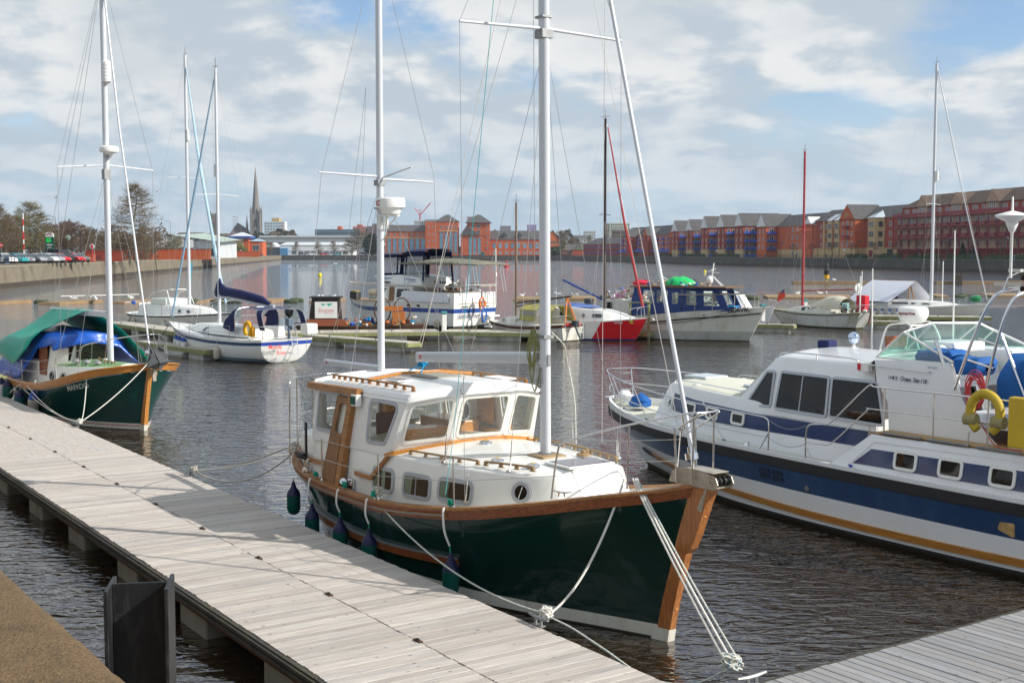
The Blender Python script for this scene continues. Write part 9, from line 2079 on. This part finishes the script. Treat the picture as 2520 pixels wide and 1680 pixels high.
rr=[[(x,w*math.cos(a),1.25+h*math.sin(a))for a in[k*.314 for k in range(11)]]for x,w,h in((1.4,.85,.75),(2.1,.9,.9),(2.9,.85,.85),(3.9,.8,.45),(4.4,.7,.12))]
put('cloth_cover','dirty white cloth cover slumped over the red masted yacht cockpit','cover',MB().grid(rr),tent_w,rm,smooth=50)
put('teal_hatch','pale teal hatch board in the red masted yacht cockpit','hatch',MB().box((1.35,.25,1.45),(.04,.7,.5)),M('pale_teal',(.22,.42,.42),.6),rm)
rails(rm,RH,(1.4,3.0,4.6,6.2),.5,True,True)
put('red_canister','red fuel canister stack standing at the red masted yacht stern','canister',MB().box((.3,-.2,1.85),(.75,.45,.75)).box((.3,-.2,1.30),(.65,.4,.3)),M('red_fuel_plastic',(.62,.01,.03),.45),rm,bevel=.05)
put('sensor_pole','white pole with dish at the red masted yacht stern','pole',MB().tube([(.1,.3,1.1),(.1,.3,3.5)],.05,6).lathe((.25,.3,2.7),[(.1,-.05),(.32,0),(.32,.06),(.1,.1)],12,axis='x'),pls,rm)
put('rudder','rusty brown rudder blade on the red masted yacht transom','rudder',MB().box((-.55,0,.95),(.12,.10,1.3),ry=-.25),M('rudder_rust',(.20,.11,.08),.8),rm)
CLT('stern_clutter','ropes and gear on the red masted yacht stern',rm,(-.2,1.6,-.7,.7,1.05,1.3),30,31,cm_+[pls])
fl_=thing('ensign','red ensign flag on a sloping staff at the bow of the red masted yacht','flag',LW(rm,(8.2,.25,1.35)),rm.rotation_euler.z)
MB().tube([(0,0,0),(-1.05,-.5,1.35)],.025,5).build('staff',wst,fl_)
rr=[[(-.95+.55*t+.06*math.sin(5*v+3*t),-.45+.15*t,1.2-.08*t-v*.62-.35*t)for v in[k/5 for k in range(6)]]for t in[k/6 for k in range(7)]]
MB().grid(rr).build('flag_cloth',M('ensign_red',(.70,.06,.03),.7),fl_,smooth=80)
MB().add([Vector(rr[0][0])+Vector((0,.012,0)),Vector(rr[3][0])+Vector((0,.02,0)),Vector(rr[3][2])+Vector((0,.02,0)),Vector(rr[0][2])+Vector((0,.012,0))],[(0,1,2,3)]).build('flag_canton',M('canton_blue',(.05,.06,.20),.7),fl_)
# yacht with the white tent
te=boat('sailing_yacht','long white sailing yacht with a white tent over its cockpit at right','boat',27,96,.75,-.65)
TE=Hull((.6,.0),(8.7,9.9),mus,[1.0,.98,.98,1.05,1.18,1.30,1.38],[1.0,1.35,1.55,1.5,1.0,.48,.04],[.5,1.0,1.25,1.15,.6,.2,.02],p=1.0,n=24)
mb=MB();TE.mesh(mb,[(0,-.3,1),(0,.12,5),(1,-.22,1),(1,-.19,1),(1,0,1)],[weed,cream,grey,cream]);mb.build('hull',None,te,smooth=35)
mb=MB();TE.deck(mb,0,white);mb.build('deck',None,te)
t8=[(2.6,.9,1.0,2.6,.8,1.5,.05),(5.0,.95,1.05,5.0,.7,1.45,.06),(6.8,.6,1.15,6.5,.4,1.38,.05),(7.8,.3,1.2,7.3,.2,1.32,.02)]
mb=MB();house(mb,t8,white,white);mb.build('cabin',None,te,bevel=.05,smooth=50)
for s in(-1,1):window(te,rpoly([(2.9,1.2),(4.2,1.2),(4.2,1.34),(2.9,1.34)],.05),TSD(t8,s),.02,grey,dgl,.012);window(te,rpoly([(4.4,1.2),(6.0,1.22),(5.6,1.32),(4.4,1.34)],.05),TSD(t8,s),.02,grey,dgl,.012)
mt_=rig(te,5.6,1.45,18.9,8.6,1.3,1.3,(9.8,0,1.5),(.1,0,1.1),r=.12)
MB().tube([(.2,0,8.9),(.2,0,9.6)],.14,8).build('radar_reflector',pls,mt_)
MB().tube([(9.7,0,1.7),(7.6,0,10),(5.7,0,18.4)],.035,6).build('furled_genoa',wmt,te)
rails(te,TE,(3.2,4.6,6.0,7.4),.55,True,True)
tt=thing('tent_cover','white cloth tent pitched over the boom of the yacht at right','tent',te.location,te.rotation_euler.z)
twh=M('white_tent_cloth',(.74,.76,.84),.7,var=.03)
MB().grid([[(-.4,-1.5,1.35),(1.5,-1.55,1.38),(2.9,-1.55,1.35)],[(.3,-.75,2.3),(2.1,-.78,2.28),(3.9,-.8,2.2)],[(1.0,0,3.0),(2.6,0,2.97),(4.4,0,2.95)],[(.6,.8,2.2),(2.4,.8,2.2),(4.9,.8,2.1)],[(.2,1.5,1.35),(2.2,1.5,1.35),(5.2,1.5,1.35)]]).build('cloth',twh,tt,smooth=60)
MB().tube([(4.0,-.4,1.4),(3.9,0,2.85)],.05,5).tube([(4.2,.3,1.4),(3.9,0,2.85)],.05,5).tube([(1.0,0,2.95),(4.4,0,2.9)],.05,5).build('wooden_trestle',teak,tt)
MB().box((1.6,0,1.5),(2.2,1.6,.5)).build('spray_hood',navyc,te,bevel=.1)
for k in range(7):fender('fender','blue topped white fender on the tented yacht, number %s from its stern'%('one','two','three','four','five','six','seven')[k],te,1.2+.62*k,-(abs(TE.P(TE.u_at(1.2+.62*k,.6),.6).y)+.12),.35,.5,.13,pls,bluecap,(1.2+.62*k,-1.35,1.05),'fenders on the tented yacht')
put('green_rope_heap','green rope bundle on the bow rail of the tented yacht','rope',MB().lathe((8.9,0,1.45),[(.1,0),(.4,.1),(.42,.3),(.2,.5)],8),M('green_bundle',(.02,.22,.08),.8),te,smooth=50)
for x,h,lab in((-.2,2.6,'short white pole with wind generator at the tented yacht stern'),(6.2,3.4,'thin white pole beside the mast of the tented yacht')):put('thin_pole',lab,'pole',MB().tube([(x,.6,1.0),(x,.6,1.0+h)],.035,5),pls,te)
# second cruiser hidden behind the big one
c3=boat('motor_cruiser','white motor cruiser mostly hidden behind the big cruiser, radar dome on its frame','boat',10.0,26.4,-.5593,.829)
C3=Hull((-7,-7),(5.2,6.2),mus,[1.1,1.1,1.1,1.2,1.35,1.5,1.6],[1.6,1.7,1.7,1.65,1.2,.6,.06],[1.5,1.6,1.6,1.4,.8,.3,.03],n=18)
mb=MB();C3.mesh(mb,[(0,-.3,1),(0,.1,4),(1,0,1)],[weed,white]);C3.deck(mb,0,white);mb.build('hull',None,c3,smooth=35)
MB().grid([[(4.6,-.2,2.20),(4.6,0,2.25),(4.6,.2,2.20)],[(3.8,-.7,2.35),(3.8,0,2.55),(3.8,.7,2.35)],[(2.6,-1.0,2.45),(2.6,0,2.78),(2.6,1.0,2.45)],[(1.0,-1.15,2.5),(1.0,0,2.9),(1.0,1.15,2.5)]]).build('white_awning',white,c3,smooth=60)
mb=MB();house(mb,[(-4.5,1.4,1.1,-4.2,1.2,2.75,.05),(1.5,1.4,1.2,1.5,1.2,2.72,.05),(3.6,.9,1.3,2.8,.8,2.4,.05)],white,white);mb.build('cabin',None,c3,bevel=.06,smooth=50)
fr_=MB()
for s in(-1,1):fr_.tube(SMP([(2.3,s*.45,2.75),(2.15,s*.42,3.3),(1.9,s*.4,3.42),(1.5,s*.4,3.40),(1.2,s*.42,2.75)],4),.022,6)
fr_.tube([(1.9,-.4,3.42),(1.9,.4,3.42)],.02,5);fr_.tube([(1.5,-.4,3.4),(1.5,.4,3.4)],.02,5);fr_.build('radar_frame',pls,c3)
MB().box((2.2,0,3.0),(.04,.7,.25)).build('teak_seat',mahog,c3)
rd3=thing('radar','white radome with dark red lettering seen left of the green tinted screen','radar',LW(c3,(1.75,0,3.43)),c3.rotation_euler.z)
MB().lathe((0,0,0),[(.20,0),(.27,.05),(.33,.16),(.34,.24),(.32,.34),(.27,.375),(.001,.38)],28).build('radome',pls,rd3,smooth=40)
text('Raymarine',.10,cylmap(.335,.20,R(62)),M('maroon_print',(.25,.01,.03),.5),rd3,bold=.003)
for at,h,lab in(((2.6,.35,2.75),1.9,'white whip aerial left of the white radome at right'),((1.05,-.5,2.7),2.8,'tall white whip aerial right of the white radome')):put('whip_aerial',lab,'aerial',MB().tube([at,(at[0]+.02,at[1],at[2]+h)],[.022,.012],6),pls,c3)
put('roof_shell','rounded white upper deck seen through the green tinted screen','cover',MB().lathe((-1.2,-.2,2.75),[(1.5,0),(1.45,.12),(1.1,.24),(.4,.30),(.01,.31)],24,sx=1.3,sy=.75),white,c3,smooth=60)
# air
hz=MB().box((0,980,60),(3840,2100,123)).build('haze')
struct(hz,'stuff')
hm=bpy.data.materials.new('haze');hm.use_nodes=True
hm.node_tree.nodes.clear();ho=hm.node_tree.nodes.new('ShaderNodeOutputMaterial');hv=hm.node_tree.nodes.new('ShaderNodeVolumePrincipled')
hv.inputs['Color'].default_value=(.80,.88,1,1);hv.inputs['Density'].default_value=.00009;hv.inputs['Anisotropy'].default_value=.2
hm.node_tree.links.new(hv.outputs[0],ho.inputs['Volume']);hz.data.materials.append(hm)
